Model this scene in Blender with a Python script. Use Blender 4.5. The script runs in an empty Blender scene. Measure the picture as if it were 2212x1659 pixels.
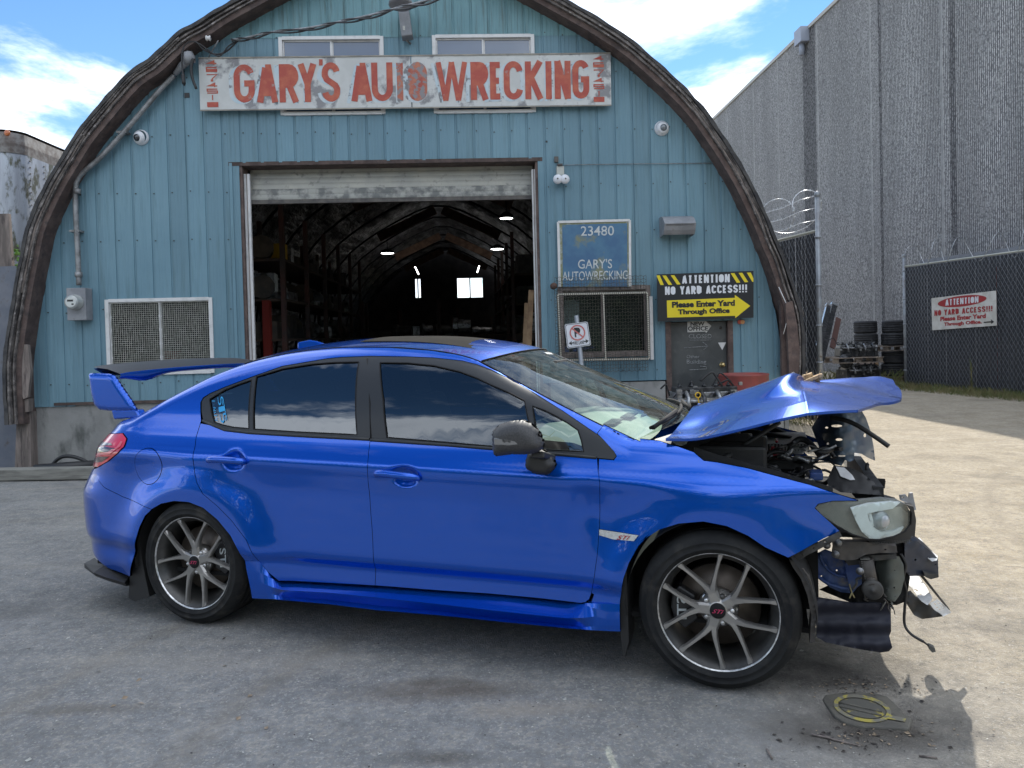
import bpy, bmesh, math, random
import numpy as np
from mathutils import Vector, Matrix, noise as mnoise
from mathutils.geometry import delaunay_2d_cdt
R = math.radians
S = bpy.context.scene
COL = S.collection
random.seed(7)

# ------------------------------------------------------------------ camera
FOC, HOR, PITCH, ROLL, EYE = 1610.0, 724.0, 1.2, 0.025, 1.473   # picture frame of 2212 x 1659 units
_p = R(PITCH)
_fw = np.array([0, math.cos(_p), -math.sin(_p)]); _u0 = np.array([0, math.sin(_p), math.cos(_p)]); _r0 = np.array([1., 0, 0])
_rt = math.cos(ROLL)*_r0 - math.sin(ROLL)*_u0
_up = math.sin(ROLL)*_r0 + math.cos(ROLL)*_u0
CX = 1106.0; CY = HOR + FOC*math.tan(_p)
cam_d = bpy.data.cameras.new('camera'); cam = bpy.data.objects.new('camera', cam_d); COL.objects.link(cam)
S.camera = cam
m = Matrix.Identity(4)
for i in range(3):
    m[i][0] = _rt[i]; m[i][1] = _up[i]; m[i][2] = -_fw[i]
m[2][3] = EYE
cam.matrix_world = m
cam_d.sensor_fit = 'HORIZONTAL'; cam_d.sensor_width = 36; cam_d.lens = 36*FOC/2212
cam_d.shift_y = (CY-829.5)/2212
cam_d.clip_start = .05; cam_d.clip_end = 2000

# ------------------------------------------------------------------ sky, sun, exposure
SUN_EL, SUN_AZ = R(41.8), R(18.0)            # azimuth measured from +Y towards +X
W = bpy.data.worlds.new('World'); S.world = W; W.use_nodes = True
nt = W.node_tree; nt.nodes.clear()
def nd(t, **k):
    n = nt.nodes.new(t)
    for a, v in k.items(): setattr(n, a, v)
    return n
out = nd('ShaderNodeOutputWorld'); bg = nd('ShaderNodeBackground'); sky = nd('ShaderNodeTexSky')
sky.sky_type = 'NISHITA'; sky.sun_disc = False; sky.sun_elevation = SUN_EL; sky.sun_rotation = SUN_AZ
sky.air_density = 1.0; sky.dust_density = .0; sky.ozone_density = 1.5; sky.altitude = 50
tc = nd('ShaderNodeTexCoord'); sep = nd('ShaderNodeSeparateXYZ'); nt.links.new(tc.outputs['Generated'], sep.inputs[0])
def mth(op, a, b=None, c=None, clamp=False):
    n = nd('ShaderNodeMath', operation=op); n.use_clamp = clamp
    for i, v in enumerate((a, b, c)):
        if v is None: continue
        if isinstance(v, (int, float)): n.inputs[i].default_value = v
        else: nt.links.new(v, n.inputs[i])
    return n.outputs[0]
zz = mth('ADD', mth('MAXIMUM', sep.outputs[2], 0), .16)
cx_ = mth('DIVIDE', sep.outputs[0], zz); cy_ = mth('DIVIDE', sep.outputs[1], zz)
cmb = nd('ShaderNodeCombineXYZ'); nt.links.new(cx_, cmb.inputs[0]); nt.links.new(cy_, cmb.inputs[1])
mp = nd('ShaderNodeMapping'); nt.links.new(cmb.outputs[0], mp.inputs[0]); mp.inputs['Location'].default_value = (3.1, .9, 0)
n1 = nd('ShaderNodeTexNoise'); nt.links.new(mp.outputs[0], n1.inputs['Vector']); n1.inputs['Scale'].default_value = 1.0; n1.inputs['Detail'].default_value = 12; n1.inputs['Roughness'].default_value = .60
n1.inputs['Distortion'].default_value = .25
n2 = nd('ShaderNodeTexNoise'); nt.links.new(mp.outputs[0], n2.inputs['Vector']); n2.inputs['Scale'].default_value = .45; n2.inputs['Detail'].default_value = 2
cov = mth('ADD', mth('MULTIPLY', n1.outputs[0], .7), mth('MULTIPLY', n2.outputs[0], .5))
rm = nd('ShaderNodeMapRange', interpolation_type='SMOOTHSTEP'); nt.links.new(cov, rm.inputs[0]); rm.inputs[1].default_value = .55; rm.inputs[2].default_value = .64
rs = nd('ShaderNodeMapRange', interpolation_type='SMOOTHSTEP'); nt.links.new(cov, rs.inputs[0]); rs.inputs[1].default_value = .63; rs.inputs[2].default_value = .78
cl = nd('ShaderNodeMix', data_type='RGBA'); nt.links.new(rs.outputs[0], cl.inputs[0])
cl.inputs[6].default_value = (10.3, 11.0, 12.0, 1); cl.inputs[7].default_value = (5.6, 6.2, 7.2, 1)
mx = nd('ShaderNodeMix', data_type='RGBA'); nt.links.new(mth('MULTIPLY', rm.outputs[0], .96), mx.inputs[0])
hs = nd('ShaderNodeHueSaturation'); hs.inputs['Saturation'].default_value = 1.2; hs.inputs['Value'].default_value = .92; nt.links.new(sky.outputs[0], hs.inputs['Color']); nt.links.new(hs.outputs[0], mx.inputs[6]); nt.links.new(cl.outputs[2], mx.inputs[7])
nt.links.new(mx.outputs[2], bg.inputs[0]); bg.inputs[1].default_value = .145; nt.links.new(bg.outputs[0], out.inputs[0])
sd = bpy.data.lights.new('sun', 'SUN'); sd.energy = 4.2; sd.angle = R(.53); sd.color = (1, .95, .86)
sun = bpy.data.objects.new('sun', sd); COL.objects.link(sun)
_sd = Vector((math.sin(SUN_AZ)*math.cos(SUN_EL), math.cos(SUN_AZ)*math.cos(SUN_EL), math.sin(SUN_EL)))
sun.rotation_euler = _sd.to_track_quat('Z', 'Y').to_euler(); sun.location = (8, 30, 25)
S.view_settings.view_transform = 'Standard'; S.view_settings.look = 'None'; S.view_settings.gamma = 1
S.view_settings.exposure = .44
try: S.view_settings.use_curve_mapping = False
except Exception: pass
S.render.engine = 'CYCLES'
S.cycles.max_bounces = 8; S.cycles.transparent_max_bounces = 16

# ------------------------------------------------------------------ from the picture to the place
def ray(x, y): return _fw + _rt*(x-CX)/FOC - _up*(y-CY)/FOC
def gp(x, y, z=0.0):                                 # point on the level z
    d = ray(x, y); t = (z-EYE)/d[2]; return Vector(d*t + [0, 0, EYE])
def dp(x, y, Y):                                     # point at depth Y
    d = ray(x, y); t = Y/d[1]; return Vector(d*t + [0, 0, EYE])
FY0 = 9.22; FYAW = R(2.2); FX0 = -5.7
FU = Vector((math.cos(FYAW), math.sin(FYAW), 0)); FN = Vector((math.sin(FYAW), -math.cos(FYAW), 0))
F0 = Vector((FX0, FY0, 0))
def Wf(u, v, z): return F0 + FU*u + FN*v + Vector((0, 0, z))    # facade coordinates: along, out, up
def fp(x, y, v=0.0):                                 # picture -> (u, z) on the facade plane moved out by v
    d = Vector(ray(x, y)); o = Vector((0, 0, EYE)); q = F0 + FN*v
    t = (q-o).dot(FN)/d.dot(FN); P = o + d*t
    return ((P-F0).dot(FU), P.z)

# ------------------------------------------------------------------ helpers
def tag(o, label=None, cat=None, group=None, kind=None):
    if label: o['label'] = label
    if cat: o['category'] = cat
    if group: o['group'] = group
    if kind: o['kind'] = kind
    return o
def thing(name, label, cat, loc=(0, 0, 0), group=None):
    o = bpy.data.objects.new(name, None); COL.objects.link(o); o.location = loc; o.empty_display_size = .1
    o['wl'] = list(loc)
    return tag(o, label, cat, group)
def wl(o): return Vector(o['wl']) if (o is not None and 'wl' in o) else Vector((0, 0, 0))

class MB:
    def __init__(s): s.v = []; s.f = []; s.m = []; s.sm = []; s.cm = 0; s.smooth = False
    def add(s, vs, fs, smooth=None):
        b = len(s.v); s.v += [tuple(v) for v in vs]
        for f in fs: s.f.append(tuple(b+i for i in f)); s.m.append(s.cm); s.sm.append(s.smooth if smooth is None else smooth)
        return s
    def box(s, c, h, ax=None):                       # centre, half sizes, axes
        c = Vector(c); ax = ax or (Vector((1, 0, 0)), Vector((0, 1, 0)), Vector((0, 0, 1)))
        vs = [c + ax[0]*(h[0]*i) + ax[1]*(h[1]*j) + ax[2]*(h[2]*k) for k in (-1, 1) for j in (-1, 1) for i in (-1, 1)]
        return s.add(vs, [(0, 2, 3, 1), (4, 5, 7, 6), (0, 1, 5, 4), (2, 6, 7, 3), (1, 3, 7, 5), (0, 4, 6, 2)])
    def fbox(s, u0, u1, v0, v1, z0, z1):             # box in facade coordinates
        vs = [Wf(u, v, z) for z in (z0, z1) for v in (v0, v1) for u in (u0, u1)]
        return s.add(vs, [(0, 1, 3, 2), (4, 6, 7, 5), (0, 4, 5, 1), (2, 3, 7, 6), (1, 5, 7, 3), (0, 2, 6, 4)])
    def bar(s, a, b, w, h=None, up=(0, 0, 1)):
        a = Vector(a); b = Vector(b); h = h or w; d = (b-a); L = d.length; d.normalize(); up = Vector(up)
        x = d.cross(up)
        if x.length < 1e-4: x = d.cross(Vector((1, 0, 0)))
        x.normalize(); y = x.cross(d)
        return s.box((a+b)/2, (w/2, L/2, h/2), (x, d, y))
    def prism(s, pts, off):                          # planar ring pts extruded by vector off
        n = len(pts); off = Vector(off); a = [Vector(p) for p in pts]; b = [p+off for p in a]
        nn = Vector((0, 0, 0))
        for i in range(n): nn += a[i].cross(a[(i+1) % n])
        if nn.dot(off) > 0: a, b = b, a              # faces point outwards
        fs = [tuple(range(n)), tuple(range(2*n-1, n-1, -1))] + [(i, n+i, n+(i+1) % n, (i+1) % n) for i in range(n)]
        return s.add(a+b, fs)
    def tube(s, pts, r, n=8, cap=True, closed=False):
        pts = [Vector(p) for p in pts]; k = len(pts); rr = r if hasattr(r, '__len__') else [r]*k
        vs = []; prev = None
        for i, p in enumerate(pts):
            if closed: d = pts[(i+1) % k]-pts[i-1]
            else: d = pts[min(i+1, k-1)]-pts[max(i-1, 0)]
            d.normalize()
            if prev is None:
                a = Vector((0, 0, 1)) if abs(d.z) < .9 else Vector((1, 0, 0)); x = d.cross(a).normalized()
            else: x = (prev - d*prev.dot(d)).normalized()
            prev = x; y = d.cross(x)
            for j in range(n): t = 2*math.pi*j/n; vs.append(p + (x*math.cos(t)+y*math.sin(t))*rr[i])
        fs = []
        for i in range(k if closed else k-1):
            for j in range(n):
                a = i*n+j; b = i*n+(j+1) % n; c = ((i+1) % k)*n+(j+1) % n; d = ((i+1) % k)*n+j
                fs.append((a, d, c, b))
        base = len(s.v)
        s.add(vs, fs, True)
        if cap and not closed:
            s.f.append(tuple(base+j for j in range(n))); s.m.append(s.cm); s.sm.append(False)
            s.f.append(tuple(base+(k-1)*n+j for j in range(n-1, -1, -1))); s.m.append(s.cm); s.sm.append(False)
        return s
    def lathe(s, prof, o, ax, x, n=32, smooth=True, closed=False, a0=0, a1=2*math.pi):   # prof: (radius, along axis)
        o = Vector(o); ax = Vector(ax).normalized(); x = Vector(x); x = (x-ax*x.dot(ax)).normalized(); y = ax.cross(x)
        full = abs((a1-a0)-2*math.pi) < 1e-6; m_ = n if full else n+1
        vs = []
        for i in range(m_):
            t = a0+(a1-a0)*i/n; e = x*math.cos(t)+y*math.sin(t)
            for (r, h) in prof: vs.append(o+e*r+ax*h)
        k = len(prof); fs = []
        for i in range(n):
            j = (i+1) % m_
            for q in range(k if closed else k-1):
                q2 = (q+1) % k
                fs.append((i*k+q, j*k+q, j*k+q2, i*k+q2))
        return s.add(vs, fs, smooth)
    def grid(s, P, closed=False, smooth=True):       # P rows of points
        r = len(P); c = len(P[0]); vs = [p for row in P for p in row]; fs = []
        for i in range(r-1):
            for j in range(c if closed else c-1):
                fs.append((i*c+j, i*c+(j+1) % c, (i+1)*c+(j+1) % c, (i+1)*c+j))
        return s.add(vs, fs, smooth)
    def build(s, name, mats, parent=None, norm=False, weld=False, bevel=0):
        me = bpy.data.meshes.new(name); o0 = wl(parent)
        me.from_pydata([(x-o0.x, y-o0.y, z-o0.z) for x, y, z in s.v], [], s.f)
        for mm in (mats if isinstance(mats, (list, tuple)) else [mats]): me.materials.append(mm)
        me.polygons.foreach_set('material_index', s.m); me.polygons.foreach_set('use_smooth', s.sm)
        if norm or weld:
            bm = bmesh.new(); bm.from_mesh(me)
            if weld: bmesh.ops.remove_doubles(bm, verts=bm.verts, dist=weld if weld is not True else 1e-4)
            bmesh.ops.recalc_face_normals(bm, faces=bm.faces); bm.to_mesh(me); bm.free()
        me.update()
        o = bpy.data.objects.new(name, me); COL.objects.link(o)
        if parent is not None: o.parent = parent; o['wl'] = list(o0)
        if bevel:
            md = o.modifiers.new('bevel', 'BEVEL'); md.width = bevel; md.segments = 2; md.limit_method = 'ANGLE'
        return o

def copy_tree(o, parent=None):
    c = o.copy(); COL.objects.link(c)
    if parent is not None: c.parent = parent
    for ch in [q for q in bpy.data.objects if q.parent == o]: copy_tree(ch, c)
    return c
def lerp(a, b, t): return a+(b-a)*t
def curve_at(pts, x):                                # piecewise smooth interpolation of (x, y...) rows
    if x <= pts[0][0]: return pts[0][1]
    if x >= pts[-1][0]: return pts[-1][1]
    for i in range(len(pts)-1):
        if pts[i][0] <= x <= pts[i+1][0]: break
    x0, y0 = pts[i]; x1, y1 = pts[i+1]; h = x1-x0
    def sl(j):
        if j <= 0 or j >= len(pts)-1:
            j2 = 0 if j <= 0 else len(pts)-2
            return (pts[j2+1][1]-pts[j2][1])/(pts[j2+1][0]-pts[j2][0])
        a = (pts[j][1]-pts[j-1][1])/(pts[j][0]-pts[j-1][0]); b = (pts[j+1][1]-pts[j][1])/(pts[j+1][0]-pts[j][0])
        return 0 if a*b <= 0 else 2*a*b/(a+b)
    t = (x-x0)/h; m0 = sl(i)*h; m1 = sl(i+1)*h
    return (2*t**3-3*t*t+1)*y0+(t**3-2*t*t+t)*m0+(-2*t**3+3*t*t)*y1+(t**3-t*t)*m1
def resample(pts, step, closed=True, smooth=False):
    out_ = []; n = len(pts)
    for i in range(n if closed else n-1):
        a = pts[i]; b = pts[(i+1) % n]; L = math.dist(a, b); k = max(1, int(math.ceil(L/step)))
        for j in range(k): out_.append(tuple(lerp(a[q], b[q], j/k) for q in range(len(a))))
    if not closed: out_.append(tuple(pts[-1]))
    return out_
def catmull(pts, k=6, closed=False):
    n = len(pts); o = []
    rng = range(n) if closed else range(n-1)
    for i in rng:
        P = [pts[(i+j) % n] if closed else pts[min(max(i+j, 0), n-1)] for j in (-1, 0, 1, 2)]
        for q in range(k):
            t = q/k
            o.append(tuple(.5*((2*P[1][c])+(-P[0][c]+P[2][c])*t+(2*P[0][c]-5*P[1][c]+4*P[2][c]-P[3][c])*t*t+(-P[0][c]+3*P[1][c]-3*P[2][c]+P[3][c])*t**3) for c in range(len(pts[0]))))
    if not closed: o.append(tuple(pts[-1]))
    return o

# ------------------------------------------------------------------ materials
def mat(name, c1, c2=None, scale=4., lo=.4, hi=.6, st=(1, 1, 1), c3=None, scale3=20., lo3=.55, hi3=.65, st3=(1, 1, 1), rough=.6, rough2=None,
        metal=0., bump=0., bscale=60., bst=(1, 1, 1), coat=0., croughness=.03, spec=.5, emit=None, estr=0., det=6., dist=0.01, objvar=0.):
    m_ = bpy.data.materials.new(name); m_.use_nodes = True; t = m_.node_tree; b = t.nodes['Principled BSDF']
    col = lambda c: (c[0], c[1], c[2], 1)
    b.inputs['Base Color'].default_value = col(c1); b.inputs['Roughness'].default_value = rough; b.inputs['Metallic'].default_value = metal
    b.inputs['Specular IOR Level'].default_value = spec
    b.inputs['Coat Weight'].default_value = coat; b.inputs['Coat Roughness'].default_value = croughness
    if emit: b.inputs['Emission Color'].default_value = col(emit); b.inputs['Emission Strength'].default_value = estr
    geo = t.nodes.new('ShaderNodeNewGeometry')
    def nz(scale, st, det):
        mp = t.nodes.new('ShaderNodeMapping'); t.links.new(geo.outputs['Position'], mp.inputs[0]); mp.inputs['Scale'].default_value = st
        n = t.nodes.new('ShaderNodeTexNoise'); t.links.new(mp.outputs[0], n.inputs['Vector']); n.inputs['Scale'].default_value = scale; n.inputs['Detail'].default_value = det; n.inputs['Roughness'].default_value = .6
        return n.outputs[0]
    def mr(src, lo, hi, a=0, b_=1):
        r = t.nodes.new('ShaderNodeMapRange'); t.links.new(src, r.inputs[0]); r.inputs[1].default_value = lo; r.inputs[2].default_value = hi; r.inputs[3].default_value = a; r.inputs[4].default_value = b_
        return r.outputs[0]
    src = None
    if c2:
        f = mr(nz(scale, st, det), lo, hi)
        mx = t.nodes.new('ShaderNodeMix'); mx.data_type = 'RGBA'; t.links.new(f, mx.inputs[0]); mx.inputs[6].default_value = col(c1); mx.inputs[7].default_value = col(c2); src = mx.outputs[2]
        if rough2 is not None: t.links.new(mr(f, 0, 1, rough, rough2), b.inputs['Roughness'])
    if c3:
        f3 = mr(nz(scale3, st3, det), lo3, hi3)
        mx = t.nodes.new('ShaderNodeMix'); mx.data_type = 'RGBA'; t.links.new(f3, mx.inputs[0])
        if src: t.links.new(src, mx.inputs[6])
        else: mx.inputs[6].default_value = col(c1)
        mx.inputs[7].default_value = col(c3); src = mx.outputs[2]
    if src and objvar:
        oi = t.nodes.new('ShaderNodeObjectInfo'); hv = t.nodes.new('ShaderNodeHueSaturation'); t.links.new(mr(oi.outputs['Random'], 0, 1, 1-objvar, 1+objvar), hv.inputs['Value']); t.links.new(src, hv.inputs['Color']); src = hv.outputs[0]
    if src: t.links.new(src, b.inputs['Base Color'])
    if bump:
        bp = t.nodes.new('ShaderNodeBump'); bp.inputs['Strength'].default_value = bump; bp.inputs['Distance'].default_value = dist
        t.links.new(nz(bscale, bst, 5), bp.inputs['Height']); t.links.new(bp.outputs[0], b.inputs['Normal'])
    return m_
def glass(name, tint, gloss=(.9, .95, 1), rough=0.0, ior=1.5, dirt=0.):
    m_ = bpy.data.materials.new(name); m_.use_nodes = True; t = m_.node_tree; t.nodes.clear()
    o = t.nodes.new('ShaderNodeOutputMaterial'); tr = t.nodes.new('ShaderNodeBsdfTransparent'); gl = t.nodes.new('ShaderNodeBsdfGlossy'); mx = t.nodes.new('ShaderNodeMixShader')
    tr.inputs[0].default_value = (*tint, 1); gl.inputs[0].default_value = (*gloss, 1); gl.inputs['Roughness'].default_value = rough; 
    gg = t.nodes.new('ShaderNodeNewGeometry'); dt_ = t.nodes.new('ShaderNodeVectorMath'); dt_.operation = 'DOT_PRODUCT'; t.links.new(gg.outputs['Normal'], dt_.inputs[0]); t.links.new(gg.outputs['Incoming'], dt_.inputs[1])
    def mm(op, a, b=0.):
        n = t.nodes.new('ShaderNodeMath'); n.operation = op
        for i, v in enumerate((a, b)):
            if isinstance(v, (int, float)): n.inputs[i].default_value = v
            else: t.links.new(v, n.inputs[i])
        return n.outputs[0]
    f0 = ((ior-1)/(ior+1))**2; sch = mm('ADD', mm('MULTIPLY', mm('POWER', mm('SUBTRACT', 1., mm('ABSOLUTE', dt_.outputs['Value'])), 5.), 1-f0), f0)
    t.links.new(sch, mx.inputs[0]); t.links.new(tr.outputs[0], mx.inputs[1]); t.links.new(gl.outputs[0], mx.inputs[2])
    last = mx
    if dirt:
        df = t.nodes.new('ShaderNodeBsdfDiffuse'); df.inputs[0].default_value = (.5, .5, .45, 1); m2 = t.nodes.new('ShaderNodeMixShader')
        n = t.nodes.new('ShaderNodeTexNoise'); n.inputs['Scale'].default_value = 30; n.inputs['Detail'].default_value = 8; g = t.nodes.new('ShaderNodeNewGeometry'); t.links.new(g.outputs['Position'], n.inputs['Vector'])
        r = t.nodes.new('ShaderNodeMapRange'); t.links.new(n.outputs[0], r.inputs[0]); r.inputs[1].default_value = .35; r.inputs[2].default_value = .8; r.inputs[3].default_value = dirt*.4; r.inputs[4].default_value = dirt*2
        t.links.new(r.outputs[0], m2.inputs[0]); t.links.new(mx.outputs[0], m2.inputs[1]); t.links.new(df.outputs[0], m2.inputs[2]); last = m2
    t.links.new(last.outputs[0], o.inputs[0])
    return m_

# ------------------------------------------------------------------ lettering
_tc = {}
def text_geo(s_, bold=0.0):
    k = (s_, bold)
    if k in _tc: return _tc[k]
    c = bpy.data.curves.new('t', 'FONT'); c.body = s_; c.offset = bold; c.resolution_u = 3
    o = bpy.data.objects.new('t', c); COL.objects.link(o)
    dg = bpy.context.evaluated_depsgraph_get(); me = bpy.data.meshes.new_from_object(o.evaluated_get(dg))
    vs = [v.co.copy() for v in me.vertices]; fs = [tuple(p.vertices) for p in me.polygons]
    bpy.data.objects.remove(o); bpy.data.curves.remove(c); bpy.data.meshes.remove(me)
    x0 = min(v.x for v in vs); x1 = max(v.x for v in vs); y0 = min(v.y for v in vs); y1 = max(v.y for v in vs)
    vs = [((v.x-x0)/(x1-x0), (v.y-y0)/(y1-y0)) for v in vs]
    _tc[k] = (vs, fs); return _tc[k]
def put_text(mb, s_, fn, bold=0.0, shear=0):         # fn maps (0..1, 0..1) to a point
    vs, fs = text_geo(s_, bold)
    mb.add([fn(x+shear*(y-.5), y) for x, y in vs], fs, False)
def quad_fn(p00, p10, p01, p11):                     # corners: bottom-left, bottom-right, top-left, top-right
    p00, p10, p01, p11 = map(Vector, (p00, p10, p01, p11))
    return lambda x, y: (p00*(1-x)+p10*x)*(1-y)+(p01*(1-x)+p11*x)*y
def strokes(lines, w):                               # union of thick strokes -> (verts2d, tris)
    vs = []; fs = []; es = []
    for ln in lines:
        ln = [Vector(p) for p in ln]; ww = w; n = len(ln); L = []; Rr = []
        for i, p in enumerate(ln):
            d0 = (ln[i]-ln[i-1]).normalized() if i > 0 else (ln[1]-ln[0]).normalized()
            d1 = (ln[i+1]-ln[i]).normalized() if i < n-1 else d0
            d = (d0+d1); d = d.normalized() if d.length > 1e-3 else d0
            k = 1/max(.6, d.dot(d0)); nn = Vector((-d.y, d.x))*ww/2*k
            L.append(p+nn); Rr.append(p-nn)
        for i in range(n-1):
            b = len(vs); vs += [L[i], Rr[i], Rr[i+1], L[i+1]]; fs.append([b, b+1, b+2, b+3])
    r = delaunay_2d_cdt(vs, [], fs, 1, 1e-5)
    return [(v.x, v.y) for v in r[0]], [tuple(f) for f in r[2]]
# ================================================================== GROUND
def ground_mat():
    m_ = bpy.data.materials.new('yard_ground'); m_.use_nodes = True; t = m_.node_tree; b = t.nodes['Principled BSDF']
    g = t.nodes.new('ShaderNodeNewGeometry'); L = t.links
    def nz(s, det=6, st=(1, 1, 1), ty='ShaderNodeTexNoise', rgh=.6):
        mp = t.nodes.new('ShaderNodeMapping'); L.new(g.outputs['Position'], mp.inputs[0]); mp.inputs['Scale'].default_value = st
        n = t.nodes.new(ty); L.new(mp.outputs[0], n.inputs['Vector']); n.inputs['Scale'].default_value = s
        if ty == 'ShaderNodeTexNoise': n.inputs['Detail'].default_value = det; n.inputs['Roughness'].default_value = rgh
        return n
    def mr(src, lo, hi, a=0., c=1.):
        r = t.nodes.new('ShaderNodeMapRange'); L.new(src, r.inputs[0])
        for i, v in enumerate((lo, hi, a, c)): r.inputs[i+1].default_value = v
        return r.outputs[0]
    def mix(f, a, c, ty='MIX'):
        x = t.nodes.new('ShaderNodeMix'); x.data_type = 'RGBA'; x.blend_type = ty
        if isinstance(f, float): x.inputs[0].default_value = f
        else: L.new(f, x.inputs[0])
        for s_, v in ((6, a), (7, c)):
            if isinstance(v, tuple): x.inputs[s_].default_value = (*v, 1)
            else: L.new(v, x.inputs[s_])
        return x.outputs[2]
    asph = mix(mr(nz(1.3, 8).outputs[0], .38, .62), (.235, .242, .245), (.305, .31, .31))
    dust = mix(mr(nz(2.5, 8).outputs[0], .4, .65), (.47, .385, .26), (.60, .50, .36))
    sp = t.nodes.new('ShaderNodeSeparateXYZ'); L.new(g.outputs['Position'], sp.inputs[0])
    # dusty drive right, old asphalt left; sunlit tan and shade grey painted into them
    a = t.nodes.new('ShaderNodeMath'); a.operation = 'MULTIPLY_ADD'; L.new(sp.outputs[1], a.inputs[0]); a.inputs[1].default_value = .0; L.new(sp.outputs[0], a.inputs[2])
    n_ = t.nodes.new('ShaderNodeMath'); n_.operation = 'MULTIPLY_ADD'; L.new(nz(.9, 6).outputs[0], n_.inputs[0]); n_.inputs[1].default_value = 1.6; L.new(a.outputs[0], n_.inputs[2])
    c = mix(mr(n_.outputs[0], 1.5, 3.6), asph, dust)
    # scattered pale stones pressed in the surface, at two sizes, and dark pits
    v1 = nz(95, ty='ShaderNodeTexVoronoi'); c = mix(mr(v1.outputs['Distance'], .10, .28, .75, 0.), c, mix(mr(v1.outputs['Color'], .3, .9), (.17, .165, .16), (.62, .60, .56)))
    v2 = nz(33, ty='ShaderNodeTexVoronoi'); k = t.nodes.new('ShaderNodeMath'); k.operation = 'MULTIPLY'; L.new(mr(v2.outputs['Distance'], .08, .17, 1., 0.), k.inputs[0]); L.new(mr(v2.outputs['Color'], .55, .7), k.inputs[1])
    c = mix(k.outputs[0], c, (.58, .56, .53))
    c = mix(mr(nz(420, 3).outputs[0], .35, .7, .0, .55), c, (.10, .10, .10), 'MULTIPLY') if False else mix(mr(nz(300, 4).outputs[0], .3, .72, .42, 0.), c, (.07, .07, .07))
    c = mix(mr(nz(55, 3).outputs[0], .42, .62, 0., .5), c, mix(mr(nz(9, 5).outputs[0], .4, .6), (.15, .145, .14), (.42, .38, .32)))
    c = mix(mr(nz(24, 4).outputs[0], .46, .62, 0., .26), c, (.11, .105, .10))
    c = mix(mr(nz(70, 2).outputs[0], .56, .66, 0., .38), c, (.50, .47, .42))
    def arc(x, y, r, w, s, colr):
        nonlocal c
        vm = t.nodes.new('ShaderNodeVectorMath'); vm.operation = 'DISTANCE'; L.new(g.outputs['Position'], vm.inputs[0]); vm.inputs[1].default_value = (x, y, 0)
        a1 = t.nodes.new('ShaderNodeMath'); a1.operation = 'SUBTRACT'; L.new(vm.outputs['Value'], a1.inputs[0]); a1.inputs[1].default_value = r
        a2 = t.nodes.new('ShaderNodeMath'); a2.operation = 'ABSOLUTE'; L.new(a1.outputs[0], a2.inputs[0])
        a3 = t.nodes.new('ShaderNodeMath'); a3.operation = 'MULTIPLY_ADD'; L.new(nz(4, 6).outputs[0], a3.inputs[0]); a3.inputs[1].default_value = w*1.6; L.new(a2.outputs[0], a3.inputs[2])
        c = mix(mr(a3.outputs[0], w*.6, w*1.5, s, 0.), c, colr)
    for q_ in ((3.2, 1.5, 4.6, .16, .4), (3.2, 1.5, 5.5, .14, .35), (9.5, 3.0, 5.2, .15, .4), (9.5, 3.0, 6.4, .15, .35), (-2, -3, 9.6, .14, .25), (-2, -3, 8.1, .14, .25), (2.2, 14, 7.5, .15, .3)): arc(*q_, (.20, .17, .13))
    # oil and damp stains with a shape of their own, tyre lanes
    c = mix(mr(nz(.55, 4, (1, 1.6, 1)).outputs[0], .56, .72, 0., .45), c, (.09, .085, .08))
    c = mix(mr(nz(1.1, 3, (.35, 1.8, 1)).outputs[0], .55, .75, 0., .35), c, (.42, .38, .32))
    def spot(x, y, rx, ry, s, colr):
        nonlocal c
        vm = t.nodes.new('ShaderNodeMapping'); vm.vector_type = 'POINT'; L.new(g.outputs['Position'], vm.inputs[0]); vm.inputs['Location'].default_value = (-x/rx, -y/ry, 0); vm.inputs['Scale'].default_value = (1/rx, 1/ry, 0)
        ln = t.nodes.new('ShaderNodeVectorMath'); ln.operation = 'LENGTH'; L.new(vm.outputs[0], ln.inputs[0])
        ad = t.nodes.new('ShaderNodeMath'); ad.operation = 'MULTIPLY_ADD'; L.new(nz(5, 6).outputs[0], ad.inputs[0]); ad.inputs[1].default_value = 1.3; L.new(ln.outputs['Value'], ad.inputs[2])
        c = mix(mr(ad.outputs[0], .9, 1.75, s, 0.), c, colr)
    p = gp(1790, 1455); spot(p.x, p.y, .42, .22, .8, (.035, .032, .03))
    p = gp(1800, 1575); spot(p.x, p.y, .62, .30, .5, (.30, .295, .285)); p = gp(1870, 1560); spot(p.x, p.y, .46, .23, .9, (.075, .065, .055))
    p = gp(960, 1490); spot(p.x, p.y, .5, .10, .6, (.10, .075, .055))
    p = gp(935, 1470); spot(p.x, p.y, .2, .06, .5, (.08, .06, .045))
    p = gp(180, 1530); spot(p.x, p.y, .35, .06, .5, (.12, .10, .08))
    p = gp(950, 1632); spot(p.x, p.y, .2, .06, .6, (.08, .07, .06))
    p = gp(1140, 1530); spot(p.x, p.y, .3, .08, .4, (.34, .29, .23))
    L.new(c, b.inputs['Base Color']); b.inputs['Roughness'].default_value = .93; b.inputs['Specular IOR Level'].default_value = .25
    bp = t.nodes.new('ShaderNodeBump'); bp.inputs['Strength'].default_value = .9; bp.inputs['Distance'].default_value = .010
    h = t.nodes.new('ShaderNodeMath'); h.operation = 'MULTIPLY_ADD'; L.new(nz(130, 5).outputs[0], h.inputs[0]); h.inputs[1].default_value = 1.2; L.new(nz(14, 6).outputs[0], h.inputs[2])
    L.new(h.outputs[0], bp.inputs['Height']); L.new(bp.outputs[0], b.inputs['Normal'])
    return m_
M = {}
M['ground'] = ground_mat()
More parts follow.
